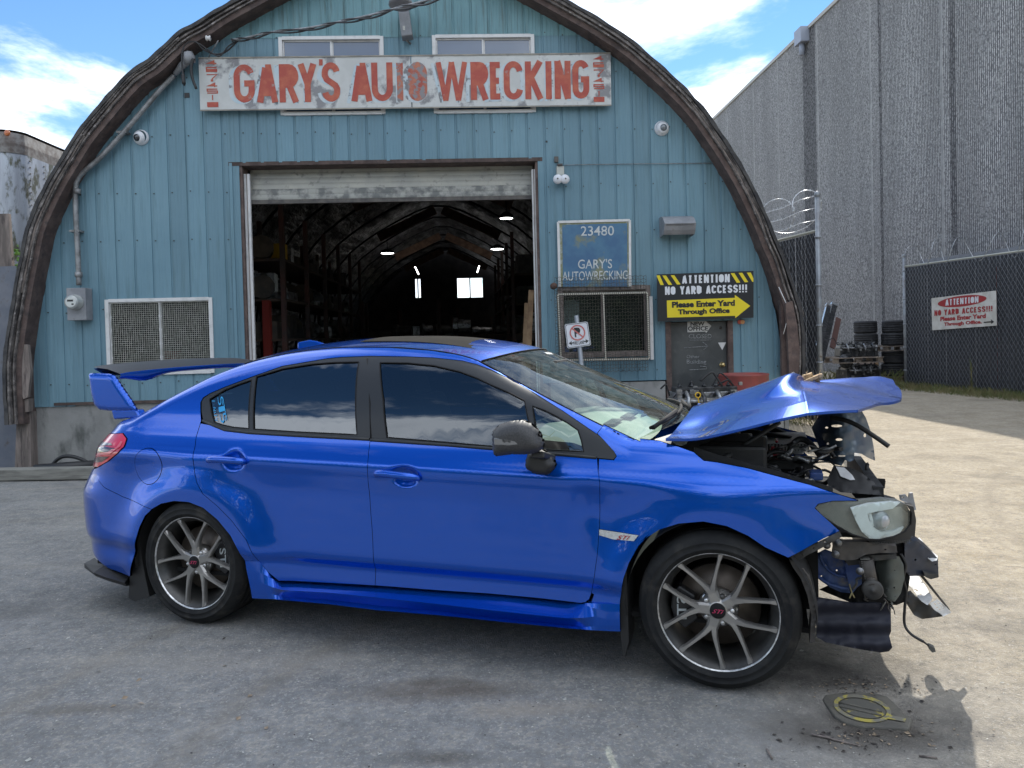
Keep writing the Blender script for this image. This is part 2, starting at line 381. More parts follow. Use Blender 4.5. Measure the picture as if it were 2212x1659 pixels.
# ground: a sheet to the horizon, fine near the camera
def gz(x, y):
    r = max(abs(x), abs(y-4))
    k = 1/(1+(r/14)**2)
    p = gp(1880, 1560); d = math.hypot((x-p.x)/.36, (y-p.y)/.26)
    pit = -.022*math.exp(-d**4)
    # shallow ruts where cars turn
    return k*(.012*mnoise.noise((x*.9, y*.9, 0))+.004*mnoise.noise((x*5, y*5, 3))) + pit - .006
xs = sorted(set([round(-6+.06*i, 3) for i in range(0, 201)] + [-600, -250, -100, -50, -25, -14, -10, -8, 7, 8, 9, 10, 12, 14, 18, 25, 40, 80, 200, 600]))
ys = sorted(set([round(2+.05*i, 3) for i in range(0, 131)] + [-600, -250, -100, -50, -20, -10, -4, -1, 0, 1, 9, 9.6, 10.2, 11, 12, 14, 16, 18, 21, 25, 32, 45, 80, 160, 300, 800]))
g = MB(); g.grid([[(x, y, gz(x, y)) for x in xs] for y in ys], smooth=True)
tag(g.build('ground', M['ground']), kind='structure')

# ================================================================== THE ARCHED WORKSHOP
siding_m = mat('blue_siding', (.112, .215, .275), (.15, .265, .325), scale=.7, lo=.35, hi=.65, c3=(.09, .17, .20), scale3=3.0, lo3=.53, hi3=.78, st3=(6, 6, .35), rough=.48, rough2=.6, bump=.15, bscale=3, bst=(3, 3, 1.2), dist=.02, objvar=.09)
M['siding'] = siding_m
M['siding_top'] = mat('old_siding', (.12, .245, .28), (.15, .29, .325), scale=1.1, c3=(.07, .11, .11), scale3=3.5, lo3=.5, hi3=.75, st3=(6, 6, .4), rough=.55)
M['screw'] = mat('rusty_screw', (.05, .06, .06), rough=.6)
M['conc'] = mat('old_concrete', (.21, .21, .205), (.31, .31, .30), scale=2.2, lo=.3, hi=.7, c3=(.10, .105, .10), scale3=5, lo3=.52, hi3=.7, st3=(1, 1, .45), rough=.9, bump=.5, bscale=22)
M['white'] = mat('white_aluminium', (.62, .62, .62), (.45, .46, .46), scale=9, lo=.5, hi=.75, rough=.4)
M['oldwood'] = mat('grey_weathered_wood', (.13, .11, .10), (.24, .20, .18), scale=14, st=(1, 1, .15), c3=(.05, .04, .04), scale3=20, lo3=.55, hi3=.7, st3=(1, 1, .15), rough=.9, bump=.7, bscale=30, bst=(1, 1, .1))
M['brownwood'] = mat('brown_stained_wood', (.075, .052, .047), (.125, .09, .08), scale=6, c3=(.05, .04, .04), scale3=11, lo3=.5, hi3=.72, rough=.85, bump=.5, bscale=40, objvar=.2)
M['rotwood'] = mat('rotten_layered_wood', (.075, .068, .066), (.20, .18, .17), scale=9, lo=.42, hi=.62, c3=(.34, .31, .30), scale3=16, lo3=.58, hi3=.7, rough=.95, bump=.9, bscale=35, dist=.02)
M['tar'] = mat('tar_roofing', (.035, .035, .038), (.075, .072, .07), scale=7, rough=.95, bump=.6, bscale=40)
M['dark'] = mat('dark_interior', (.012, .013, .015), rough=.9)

# outline of the front, read on the wall plane (u, z): outer edge of the overhang and edge where siding meets it
OVER = .30
outerL = [(8, 850), (6, 800), (14, 720), (30, 620), (43, 553), (60, 480), (100, 393), (133, 337), (167, 283), (213, 227), (247, 187), (280, 153), (320, 127), (360, 90), (393, 63), (430, 43), (500, 0)]
outerR = [(1227, 0), (1301, 43), (1371, 90), (1437, 147), (1475, 183), (1518, 230), (1545, 267), (1585, 327), (1618, 383), (1641, 430), (1661, 473), (1680, 520), (1697, 560), (1718, 625), (1735, 680), (1740, 760), (1738, 815)]
innerL = [(57, 878), (63, 760), (68, 670), (95, 553), (130, 467), (157, 400), (200, 333), (247, 273), (320, 193), (393, 133), (467, 75), (610, 0)]
innerR = [(1142, 0), (1204, 33), (1284, 87), (1364, 133), (1475, 247), (1518, 300), (1548, 347), (1575, 383), (1601, 450), (1618, 500), (1637, 553), (1655, 603), (1675, 676), (1688, 760), (1690, 806)]
oL = [fp(x, y, OVER) for x, y in outerL]; oR = [fp(x, y, OVER) for x, y in outerR]
iL = [fp(x, y, 0) for x, y in innerL]; iR = [fp(x, y, 0) for x, y in innerR]
oL[0] = (oL[0][0], 0.55)
uc = (oL[-1][0]+oR[0][0])/2; ztop = oL[-1][1]; hw = (oR[0][0]-oL[-1][0])/2
apex = (uc, ztop+hw*.40)
oarch = oL + [(uc-hw*.52, ztop+hw*.245), (uc-hw*.2, ztop+hw*.36), apex, (uc+hw*.2, ztop+hw*.36), (uc+hw*.52, ztop+hw*.245)] + oR
oarch = catmull(oarch, 5)
izt = iL[-1][1]; ihw = (iR[0][0]-iL[-1][0])/2; iuc = (iR[0][0]+iL[-1][0])/2
iarch = iL + [(iuc-ihw*.5, izt+ihw*.25), (iuc, izt+ihw*.42), (iuc+ihw*.5, izt+ihw*.25)] + iR
def top_z(u):                                        # height of the siding edge at u
    P = iarch
    for i in range(len(P)-1):
        if P[i][0] <= u <= P[i+1][0] and P[i+1][0] > P[i][0]:
            return lerp(P[i][1], P[i+1][1], (u-P[i][0])/(P[i+1][0]-P[i][0]))
    return None
U0, U1 = min(p[0] for p in iL)-.02, max(p[0] for p in iR)+.02

hut = thing('arched_workshop', 'blue metal sided arched workshop with weathered wooden roof edge and open roll up door', 'workshop building', tuple(Wf(5, 0, 0)))
# openings (u0, u1, z0, z1)
dU0 = fp(523, 560)[0]; dU1 = fp(1166, 540)[0]; dZ1 = fp(840, 347)[1]
door = (dU0, dU1, -1, dZ1)
wL = (fp(232, 730)[0], fp(460, 730)[0], fp(350, 808)[1], fp(342, 645)[1])
wA = (fp(606, 165)[0], fp(829, 165)[0], fp(720, 248)[1], fp(715, 80)[1])
wB = (fp(937, 163)[0], fp(1154, 163)[0], fp(1047, 244)[1], fp(1044, 76)[1])
wO = (fp(1208, 700)[0], fp(1404, 700)[0], fp(1310, 770)[1], fp(1310, 618)[1])
oD = (fp(1443, 750)[0], fp(1580, 750)[0], -1, fp(1510, 694)[1])
openings = [door, wL, wA, wB, wO, oD]
zb_l = fp(110, 879)[1]; zb_m = fp(300, 866)[1]; zb_r = fp(1350, 823)[1]
ustep = fp(162, 870)[0]
def base_z(u): return zb_l if u < ustep else (zb_m if u < dU0 else (zb_r if u < oD[0] else .35))
PW = .2225; ph = fp(323, 300)[0] % PW
n0 = int((U0-ph)//PW)
prof = [(0, -.011), (.010, -.011), (.016, .004), (.052, .004), (.066, 0), (.094, 0), (.100, .0025), (.106, 0), (.130, 0), (.136, .0025), (.142, 0), (.204, 0), (.2095, -.011), (PW, -.011)]
def prof_v(x):
    for i in range(len(prof)-1):
        if prof[i][0] <= x <= prof[i+1][0]: return lerp(prof[i][1], prof[i+1][1], (x-prof[i][0])/max(1e-6, prof[i+1][0]-prof[i][0]))
    return 0
ZC = fp(700, 79)[1]+.012                               # joint between the lower and upper course
screws = MB()
k = n0
while ph+k*PW < U1:
    u0 = ph+k*PW; k += 1
    brk = [q[0] for q in prof]
    for o_ in openings:
        for e in (o_[0], o_[1]):
            if u0 < e < u0+PW: brk.append(e-u0)
    for p_ in iarch:
        if u0 < p_[0] < u0+PW: brk.append(p_[0]-u0)
    brk = sorted(set(round(b_, 5) for b_ in brk))
    lowers = {}; uppers = {}
    dv = random.uniform(-.0015, .0015)
    for a_, b_ in zip(brk[:-1], brk[1:]):
        if b_-a_ < 1e-4: continue
        ua, ub = u0+a_, u0+b_; za, zb = top_z(ua+1e-5), top_z(ub-1e-5)
        if za is None or zb is None: continue
        um = (ua+ub)/2; za += .02; zb += .02
        cuts = sorted([(o_[2], o_[3]) for o_ in openings if o_[0] < um < o_[1]])
        zs = base_z(um); segs = []
        for c0, c1 in cuts:
            if c0 > zs: segs.append((zs, c0))
            zs = max(zs, c1)
        segs.append((zs, None))
        va, vb = prof_v(a_)+dv, prof_v(b_)+dv
        for si, (s0, s1) in enumerate(segs):
            key = round(s0, 1)
            for mb_, lo_, hi_, dd in ((lowers.setdefault(key, MB()), -9, ZC, 0), (uppers.setdefault(key if s0 > ZC-.2 else -1, MB()), ZC-.03, 99, .006)):
                z0 = max(s0, lo_); t1 = min(hi_, s1 if s1 is not None else 99); ta, tb = min(za, t1), min(zb, t1)
                if z0 >= min(ta, tb)-.005:
                    if z0 >= max(ta, tb): continue
                    ta = max(ta, z0+.001); tb = max(tb, z0+.001)
                mb_.add([Wf(ua, va+dd, z0), Wf(ub, vb+dd, z0), Wf(ub, vb+dd, tb), Wf(ua, va+dd, ta)], [(0, 1, 2, 3)])
    for q_, mt_ in ((lowers, 'siding'), (uppers, 'siding_top')):
        for mb_ in q_.values():
            if mb_.f: mb_.build('siding_panel', M[mt_], hut, weld=True)
    for z_ in [1.0, 1.9, 2.75, 3.35, 4.05, 4.75, 5.25, 5.9]:
        us = u0+.034; zt = top_z(us)
        if zt and z_ < zt-.1 and z_ > base_z(us)+.05 and not any(o_[0]-.03 < us < o_[1]+.03 and o_[2]-.05 < z_ < o_[3]+.05 for o_ in openings):
            c_ = Wf(us, .008, z_+random.uniform(-.02, .02)); screws.box(c_, (.0065, .0065, .0065))
tag(screws.build('screws', M['screw'], hut), kind='stuff')
# foundation
f = MB(); f.fbox(iL[0][0]-.05, dU0-.1, -.6, -.02, -.1, zb_l+.02); f.build('foundation_wall', M['conc'], hut)
f = MB(); f.fbox(iL[0][0]-.05, dU0-.1, -.3, -.035, zb_l, zb_m+.06); f.build('foundation_wall', M['conc'], hut)
f = MB(); f.fbox(dU1+.1, oD[0]-.05, -.3, .02, -.1, zb_r-.015); f.build('foundation_wall', M['conc'], hut)
f = MB(); f.fbox(oD[1]+.06, iR[-1][0], -.3, .02, -.1, .36); f.build('foundation_wall', M['conc'], hut)
f = MB(); f.fbox(ustep-.25, dU0-.05, -.01, .014, zb_m-.03, zb_m+.005); f.build('base_flashing', M['brownwood'], hut)
# wall core behind the siding (keeps light out), with the same openings
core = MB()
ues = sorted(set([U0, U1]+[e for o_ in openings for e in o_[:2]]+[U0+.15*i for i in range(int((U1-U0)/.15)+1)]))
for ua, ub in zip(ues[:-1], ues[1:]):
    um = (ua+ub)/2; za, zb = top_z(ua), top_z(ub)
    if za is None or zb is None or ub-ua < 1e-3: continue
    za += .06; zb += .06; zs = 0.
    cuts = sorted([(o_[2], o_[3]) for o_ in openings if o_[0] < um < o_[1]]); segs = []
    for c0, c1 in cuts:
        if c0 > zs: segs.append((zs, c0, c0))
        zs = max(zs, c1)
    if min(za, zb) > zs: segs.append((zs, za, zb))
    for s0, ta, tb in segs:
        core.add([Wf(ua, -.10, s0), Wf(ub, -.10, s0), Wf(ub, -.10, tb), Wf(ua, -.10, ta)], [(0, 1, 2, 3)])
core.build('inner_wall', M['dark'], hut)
for o_ in openings[1:]:
    r_ = MB()
    for (a_, b_, c_, d_) in ((o_[0]-.004, o_[0], o_[2], o_[3]), (o_[1], o_[1]+.004, o_[2], o_[3])): r_.fbox(a_, b_, -.1, -.013, max(c_, .02), d_)
    r_.fbox(o_[0], o_[1], -.1, -.013, o_[3], o_[3]+.004); r_.build('opening_lining', M['brownwood'], hut)

# overhanging roof edge: soffit, layered boards, ragged outline
def ring(P, off, v, jag=0, seed=0):                  # offset the arch along its normal
    o = []
    for i, p in enumerate(P):
        a = P[max(i-1, 0)]; b = P[min(i+1, len(P)-1)]; t = Vector((b[0]-a[0], b[1]-a[1])).normalized(); n_ = Vector((-t.y, t.x))
        j = jag*mnoise.noise((p[0]*5.3+seed, p[1]*5.3, seed*7.7))
        o.append(Wf(p[0]+n_.x*(off+j), v, p[1]+n_.y*(off+j)))
    return o
dens = []
for i in range(len(oarch)-1):
    L_ = math.dist(oarch[i], oarch[i+1]); kk = max(1, int(L_/.05))
    for j in range(kk): dens.append((lerp(oarch[i][0], oarch[i+1][0], j/kk), lerp(oarch[i][1], oarch[i+1][1], j/kk)))
dens.append(oarch[-1])
def arch_board(name, mt, off0, off1, v0, v1, jag=.006, seed=1, a=0., b=1.):
    P = dens[int(a*len(dens)):max(int(b*len(dens)), 2)]
    A = ring(P, off0, v1, jag, seed); B = ring(P, off1, v1, jag, seed+3); C = ring(P, off1, v0, jag, seed+3); D = ring(P, off0, v0, jag, seed)
    mb_ = MB(); mb_.grid([[A[i], B[i], C[i], D[i]] for i in range(len(P))], closed=True, smooth=False)
    n_ = len(P)
    mb_.add([A[0], B[0], C[0], D[0], A[-1], B[-1], C[-1], D[-1]], [(0, 1, 2, 3), (7, 6, 5, 4)])
    return mb_.build(name, mt, hut)
arch_board('roof_covering', M['tar'], -.040, .0, -1.2, OVER+.01, .014, 1)
for q, (o0, o1, v1, mt, s) in enumerate([(-.058, -.042, OVER-.015, 'rotwood', 5), (-.078, -.061, OVER+.0, 'rotwood', 11), (-.100, -.082, OVER-.03, 'oldwood', 17), (-.120, -.103, OVER-.006, 'rotwood', 23)]):
    for j in range(9):                                # each layer is nailed from separate lengths
        a_ = max(0, j/9-random.uniform(.002, .01)); arch_board('edge_board', M[mt], o0, o1, -.1, v1+random.uniform(-.025, .015), .007, s+j, a_, min(1, (j+1)/9+.002))
for j in range(7): arch_board('barge_board', M['brownwood'], -.185, -.123, -.35, OVER-.05+random.uniform(-.008, .008), .003, 31, j/7, min(1, (j+1)/7+.005))

# rotten lower ends
def shard(pts, v, th, name='broken_board', mt='rotwood'):
    q = [Wf(*((lambda a: (a[0], v, a[1]))(fp(x, y, v)))) for x, y in pts]
    mb_ = MB(); mb_.prism(q, FN*-th); return mb_.build(name, M[mt], hut)
shard([(12, 760), (26, 740), (60, 745), (66, 800), (60, 858), (50, 862), (46, 848), (40, 866), (30, 846), (22, 850), (16, 815)], OVER-.06, .05, mt='oldwood')
shard([(6, 790), (18, 795), (22, 850), (34, 885), (24, 889), (10, 850)], OVER-.16, .04)
shard([(20, 865), (62, 862), (60, 890), (16, 893)], .2, .10, mt='oldwood')
shard([(36, 893), (64, 890), (68, 1013), (32, 1014)], .12, .14, 'corner_post', 'oldwood')
shard([(1680, 560), (1697, 640), (1712, 700), (1716, 820), (1690, 822), (1688, 700)], .20, .06, mt='brownwood')
shard([(1697, 655), (1712, 650), (1722, 700), (1728, 760), (1724, 822), (1706, 824), (1702, 740)], .32, .05, mt='brownwood')
shard([(1718, 625), (1738, 678), (1730, 700), (1738, 760), (1728, 800), (1722, 760), (1722, 690)], OVER-.02, .03)
wsk = MB(); wsk.tube([Wf(*(lambda a: (a[0], OVER, a[1]))(fp(x, y, OVER))) for x, y in [(1682, 620), (1698, 655), (1701, 690), (1692, 722)]], .006, 5); wsk.build('hanging_strip', M['white'], hut)
# long roof and far end
AX = Vector((-math.sin(R(4.0)), math.cos(R(4.0)), 0)); LEN = 31.
M['foil'] = mat('foil_insulation', (.14, .14, .15), (.04, .04, .045), scale=3, st=(1, .3, 1), rough=.28, rough2=.5, metal=.85, bump=1., bscale=2.6, bst=(1.2, .35, 1.2), dist=.25)
sh = MB(); P = ring(dens[::4]+[dens[-1]], -.24, -.12); sh.grid([[p, p+AX*LEN] for p in P]); sh.build('roof_lining', M['foil'], hut)
sh = MB(); P = ring(dens[::4]+[dens[-1]], -.0, -.9); sh.grid([[p, p+AX*(LEN-.8)] for p in P]); sh.build('roof_back', M['tar'], hut)
# ================================================================== INSIDE THE WORKSHOP
for u_ in (iL[0][0]-.12, iR[-1][0]+.08):
    k_ = MB(); k_.prism([Wf(u_, -.15, 0), Wf(u_+.06, -.15, 0), Wf(u_+.06, -.15, 1.3), Wf(u_, -.15, 1.3)], AX*LEN); k_.build('knee_wall', M['conc'], hut)
fl = MB(); fl.add([Wf(U0, -.12, .004), Wf(U1, -.12, .004), Wf(U1, -.12, .004)+AX*LEN, Wf(U0, -.12, .004)+AX*LEN], [(0, 1, 2, 3)]); fl.build('concrete_floor', mat('dirty_floor', (.06, .058, .055), (.11, .10, .09), scale=1.5, rough=.8), hut)
O_ = Wf(0, -.12, 0)+AX*LEN                            # far end wall with two window openings
def fe(x, y):                                        # picture -> far wall coordinates
    d = Vector(ray(x, y)); o = Vector((0, 0, EYE)); t = (O_-o).dot(AX)/d.dot(AX); P = o+d*t; q = Vector((AX.y, -AX.x, 0)); return ((P-O_).dot(q), P.z)
QX = Vector((AX.y, -AX.x, 0))
a0 = fe(1014, 601); a1 = fe(1039, 642); b0 = fe(897, 603); b1 = fe(909, 643)
fw_ = MB(); fopen = [(b0[0], b1[0], b1[1], b0[1]), (fe(988, 620)[0], a1[0]+.1, a1[1], a0[1])]
us_ = sorted([U0-1, U1+1]+[e for o_ in fopen for e in o_[:2]])
for ua, ub in zip(us_[:-1], us_[1:]):
    um = (ua+ub)/2; h_ = [o_ for o_ in fopen if o_[0] < um < o_[1]]
    rs_ = [(0, 7.2)] if not h_ else [(0, h_[0][2]), (h_[0][3], 7.2)]
    for z0, z1 in rs_: fw_.add([O_+QX*ua+Vector((0, 0, z0)), O_+QX*ub+Vector((0, 0, z0)), O_+QX*ub+Vector((0, 0, z1)), O_+QX*ua+Vector((0, 0, z1))], [(0, 1, 2, 3)])
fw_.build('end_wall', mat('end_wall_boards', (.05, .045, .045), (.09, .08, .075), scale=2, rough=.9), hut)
for o_ in fopen:
    w_ = MB(); um = (o_[0]+o_[1])/2
    w_.box(O_+QX*um+Vector((0, 0, (o_[2]+o_[3])/2))-AX*.04, (.035, .03, (o_[3]-o_[2])/2), (QX, AX, Vector((0, 0, 1))))
    w_.build('window_mullion', M['dark'], hut)
M['rafter'] = mat('rafter_wood', (.21, .13, .09), (.12, .075, .055), scale=5, rough=.85)
ridge = Wf(apex[0], 0, apex[1]-.55)
for dist_ in (4, 10, 16, 22.5, 28):
    c_ = ridge+AX*dist_
    for sgn in (-1, 1):
        r_ = MB(); r_.bar(c_+QX*.12*sgn+Vector((0, 0, -.05)), c_+QX*2.05*sgn+Vector((0, 0, -.95)), .07, .30); r_.build('rafter', M['rafter'], hut)
for dist_ in np.arange(1.5, 30, 2.4):                # purlins crossing the foil
    rb = MB(); rb.tube([Vector(p)+AX*float(dist_) for p in ring(dens[::10]+[dens[-1]], -.41, -.12)], .03, 4); rb.build('arch_rib', M['dark'], hut)
M['lamp'] = mat('lamp_glow', (.9, .9, .9), emit=(1, .98, .95), estr=9)
for k_, (x, y, d_) in enumerate([(1094, 470, 18.0), (1074, 537, 26.), (837, 546, 28.)]):
    P = dp(x, y, d_); g_ = MB(); r_ = 14*d_/FOC
    lt = thing('ceiling_lamp', ['round lit ceiling lamp, largest and highest inside the doorway', 'round lit ceiling lamp at right, just above the far windows', 'round lit ceiling lamp left of the roof ridge inside the doorway'][k_], 'ceiling lamp', tuple(P), 'round ceiling lamps in the workshop')
    g_.lathe([(0, 0), (r_*.97, 0), (r_*.97, .02)], P, (0, 0, -1), (1, 0, 0), 24); g_.build('lamp_disc', M['lamp'], lt)
    h_ = MB(); h_.lathe([(r_, -.02), (r_*1.06, .02), (r_*1.0, .06), (r_*.3, .14), (0, .15)], P, (0, 0, 1), (1, 0, 0), 24); h_.tube([P+Vector((0, 0, .12)), P+Vector((0, 0, .7))], .012, 5); h_.build('lamp_housing', M['dark'], lt)
for k_, (x0, y0, x1, y1, d_) in enumerate([(897, 577, 904, 592, 30.), (1035, 575, 1031, 588, 30.)]):
    P = dp(x0, y0, d_-1.5); Q = dp(x1, y1, d_+1.5); t_ = MB(); t_.tube([P, Q], .022, 6)
    o_ = t_.build('tube_lamp', M['lamp']); tag(o_, ['slanting lit tube lamp above the left far window', 'slanting lit tube lamp above the bright far window'][k_], 'tube lamp', 'lit tube lamps in the workshop')
# racks and stored parts along both sides
M['red'] = mat('red_paint', (.25, .03, .02), rough=.6); M['rack'] = mat('rack_steel', (.06, .045, .04), (.10, .04, .03), scale=2, rough=.7); M['junk1'] = mat('dusty_parts', (.05, .045, .045), (.10, .09, .08), scale=8, rough=.6); M['junk2'] = mat('pale_parts', (.30, .28, .24), (.2, .19, .17), scale=6, rough=.6)
M['junk3'] = mat('steel_parts', (.3, .3, .31), (.06, .055, .05), scale=9, lo=.45, hi=.6, rough=.4, metal=.7); M['crate'] = mat('crate_wood', (.36, .24, .14), (.24, .15, .09), scale=8, rough=.85)
M['yellowp'] = mat('yellow_plastic', (.6, .38, .03), rough=.5)
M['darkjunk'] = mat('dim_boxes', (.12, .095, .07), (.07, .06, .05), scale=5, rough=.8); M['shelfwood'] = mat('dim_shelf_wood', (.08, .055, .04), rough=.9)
def rack(u, v, length, ang, nlev, lab, seed):
    random.seed(seed); base = Wf(u, v, 0); d = AX if ang else QX; e = QX if ang else AX
    t = thing('storage_rack', lab, 'shelf rack', tuple(base), 'racks of used parts inside the workshop')
    for i in range(int(length/1.8)+1):
        for s_ in (0, .8):
            p = base+d*(i*1.8)+e*s_; q = MB(); q.bar(p, p+Vector((0, 0, nlev*.62+.5)), .07, .07, up=(1, 0, 0)); q.build('rack_post', M['rack'], t)
    for L_ in range(nlev):
        z_ = .25+L_*.62; q = MB(); q.box(base+d*(length/2)+e*.4+Vector((0, 0, z_)), (length/2, .42, .02), (d, e, Vector((0, 0, 1)))); q.build('rack_shelf', M['shelfwood'], t)
        x = .1; jk = {}
        while x < length-.3:
            w_ = random.uniform(.15, .5); h_ = random.uniform(.12, .45); mt = random.choice(['junk1', 'junk1', 'junk2', 'junk3', 'junk3', 'crate', 'junk1'] + (['yellowp'] if (L_ > 2 and random.random() < .3) else []))
            mb_ = jk.setdefault(mt, MB()); c_ = base+d*(x+w_/2)+e*random.uniform(.3, .5)+Vector((0, 0, z_+.022+h_/2))
            a_ = random.uniform(-.3, .3); dd = (d*math.cos(a_)+e*math.sin(a_)); ee = dd.cross(Vector((0, 0, 1)))
            if random.random() < .5: mb_.box(c_, (w_/2, .22, h_/2), (dd, ee, Vector((0, 0, 1))))
            else: mb_.lathe([(0, -w_/2), (h_/2, -w_/2), (h_/2, -w_/4), (h_*.4, -w_/5), (h_*.35, w_/2), (0, w_/2)], c_, dd, (0, 0, 1), 10, smooth=False)
            x += w_+random.uniform(.02, .12)
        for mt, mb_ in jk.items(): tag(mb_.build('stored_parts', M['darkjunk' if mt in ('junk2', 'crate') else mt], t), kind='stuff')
uI = fp(530, 700)[0]
rack(uI-.9, -2.2, 9, 1, 5, 'dark steel rack of dusty used parts along the left inside wall, nearest the doorway', 1)
rack(uI+.1, -8.5, 3.6, 0, 3, 'rack of parts standing across the workshop left of the far windows', 2)
rack(uI+.4, -13.5, 3.0, 0, 3, 'deeper rack of parts across the workshop behind the first', 3)
rack(dU1-.1, -6.0, 8, 1, 5, 'rack of dusty parts along the right inside wall', 4)
rack(uI+2.4, -20, 3.4, 0, 2, 'low rack of long boxes near the far end of the workshop', 5)
rack(uI+1.6, -25, 4.2, 0, 3, 'rack of pale boxes under the bright far windows', 6)
for k_, (x0, x1, yt, yb, d_, lab) in enumerate([(1143, 1152, 627, 760, 10.3, 'long pale plank leaning by the right door jamb'), (1135, 1142, 655, 760, 10.8, 'shorter shaded plank leaning left of the pale one')]):
    q = MB(); a_ = dp(x0-10, yb+200, d_-.3); a_.z = .01; b_ = dp((x0+x1)/2, yt, d_+.2); q.bar(a_, b_, .075, .03, up=(0, -1, .2)); o_ = q.build('leaning_plank', M['crate']); tag(o_, lab, 'plank', 'planks inside the door')
# engine hoist post, dark machine
pp = dp(578, 720, 11.5); q = MB(); q.bar((pp.x, pp.y, 0), (pp.x, pp.y, 2.1), .11, .11, up=(1, 0, 0)); q.build('x', M['red']); o_ = bpy.data.objects['x']; o_.name = 'red_post'; tag(o_, 'red painted steel post standing inside the left of the doorway', 'post')

# ================================================================== ROLL UP DOOR
rd = thing('roll_up_door', 'pale ribbed roll up door, mostly raised, with dirty bottom edge', 'garage door', tuple(Wf(dU0, -.1, dZ1)))
M['doorslat'] = mat('cream_door_slat', (.42, .41, .36), (.33, .33, .30), scale=2.5, c3=(.14, .14, .13), scale3=9, lo3=.56, hi3=.72, rough=.45, metal=.0)
M['doorlow'] = mat('dirty_door_slat', (.34, .34, .31), (.14, .145, .14), scale=7, lo=.42, hi=.58, rough=.6)
zbot = fp(840, 428, -.16)[1]; ns = 6; hgt = (dZ1-zbot)/ns
for i in range(ns):
    z0 = zbot+i*hgt; P = []
    for k_ in range(9):
        t = k_/8; P.append([Wf(u, -.17-.05*((z0+t*hgt-zbot)/(dZ1-zbot))**1.5*2+.006*math.sin(math.pi*t), z0+t*hgt*.985) for u in np.linspace(dU0+.06, dU1-.05, 12)])
    q = MB(); q.grid(P); q.build('door_slat', M['doorlow' if i < 2 else 'doorslat'], rd)
q = MB(); q.fbox(dU0+.06, dU1-.05, -.2, -.13, zbot-.05, zbot); q.build('bottom_bar', M['junk1'], rd)
# jambs, head, tracks
def fpoly(pts, v0, v1, name, mt, parent):            # polygon given by picture points, on the facade
    q = MB(); q.prism([Wf(*((lambda a: (a[0], v1, a[1]))(fp(x, y, v1)))) for x, y in pts], FN*(v0-v1)); return q.build(name, mt, parent)
q = MB(); q.fbox(dU0-.10, dU0+.03, -.25, -.016, 0, dZ1); q.build('door_jamb', M['brownwood'], hut)
q = MB(); q.fbox(dU1-.03, dU1+.06, -.25, -.016, 0, dZ1); q.build('door_jamb', M['brownwood'], hut)
q = MB(); q.fbox(dU0-.13, dU1+.06, -.30, .004, dZ1-.035, dZ1+.012); q.build('door_head', M['brownwood'], hut)
q = MB(); q.fbox(dU0-.12, dU0-.085, -.02, .012, base_z(dU0-.2)-.3, dZ1); q.build('jamb_trim', M['siding'], hut)
for a_, b_ in ((dU0+.03, dU0+.10), (dU1-.075, dU1-.03)):
    q = MB(); q.fbox(a_, b_, -.12, -.075, 0, dZ1-.12); q.build('door_track', M['white'], rd)
    q = MB(); q.fbox((a_+b_)/2-.004, (a_+b_)/2+.004, -.075, -.068, 0, dZ1-.12); q.build('track_lip', M['oldwood'], rd)

# ================================================================== WINDOWS
M['skyglass'] = glass('window_glass', (.7, .75, .75), gloss=(.75, .85, 1.0), ior=1.45)
M['blueglass'] = mat('sky_painted_glass', (.03, .07, .14), rough=.06, spec=1.0, metal=0, coat=1)  # blue base colour paints the reflected sky into the panes
M['mesh'] = mat('galvanised_mesh', (.40, .40, .36), (.28, .28, .25), scale=20, rough=.5, metal=.2)
M['meshdark'] = mat('dusty_dark_mesh', (.06, .057, .05), (.10, .095, .08), scale=12, rough=.7)
M['meshpale'] = mat('pale_mesh_rim', (.42, .40, .34), rough=.7)
def slider(o_, name_parent, mid=.5, fw=.035, v1=.02, glassm='blueglass', mt='white'):
    u0, u1, z0, z1 = o_; um = lerp(u0, u1, mid)
    w_ = MB(); w_.fbox(u0-.01, u0+fw, -.06, v1, z0, z1); w_.fbox(u1-fw, u1+.01, -.06, v1, z0, z1); w_.fbox(u0+fw, u1-fw, -.06, v1, z1-fw, z1+.006); w_.fbox(u0+fw, u1-fw, -.06, v1+.006, z0-.006, z0+fw)
    fr = w_.build('window_frame', M[mt], hut)
    for a_, b_, vv in ((u0+fw, um, -.02), (um, u1-fw, -.035)):
        s_ = MB(); e = .018
        s_.fbox(a_, a_+e, vv-.015, vv+.008, z0+fw, z1-fw); s_.fbox(b_-e, b_, vv-.015, vv+.008, z0+fw, z1-fw); s_.fbox(a_+e, b_-e, vv-.015, vv+.008, z1-fw-e, z1-fw); s_.fbox(a_+e, b_-e, vv-.015, vv+.008, z0+fw, z0+fw+e)
        s_.build('sash', M[mt], fr)
        g_ = MB(); g_.fbox(a_+e, b_-e, vv-.008, vv-.002, z0+fw+e, z1-fw-e); g_.build('pane', M[glassm], fr)
    return fr
slider(wA, hut); slider(wB, hut)
fL = slider(wL, hut, glassm='skyglass')
def weave(u0, u1, z0, z1, v, pitch, r, mt, parent, name='wire_mesh', amp=.004):
    q = MB()
    nu = int((u1-u0)/pitch); nz_ = int((z1-z0)/pitch)
    for i in range(nu+1):
        u = u0+(u1-u0)*i/nu; q.tube([Wf(u+.002*mnoise.noise((u*9, z0+k_*pitch*2, 1)), v+(amp if (i+k_) % 2 else -amp), z0+(z1-z0)*k_/10) for k_ in range(11)], r, 3, cap=False)
    for j in range(nz_+1):
        z = z0+(z1-z0)*j/nz_; q.tube([Wf(u0+(u1-u0)*k_/10, v+(amp if (j+k_) % 2 else -amp), z+.002*mnoise.noise((z*9, k_, 5))) for k_ in range(11)], r, 3, cap=False)
    return tag(q.build(name, M[mt], parent), kind='stuff')
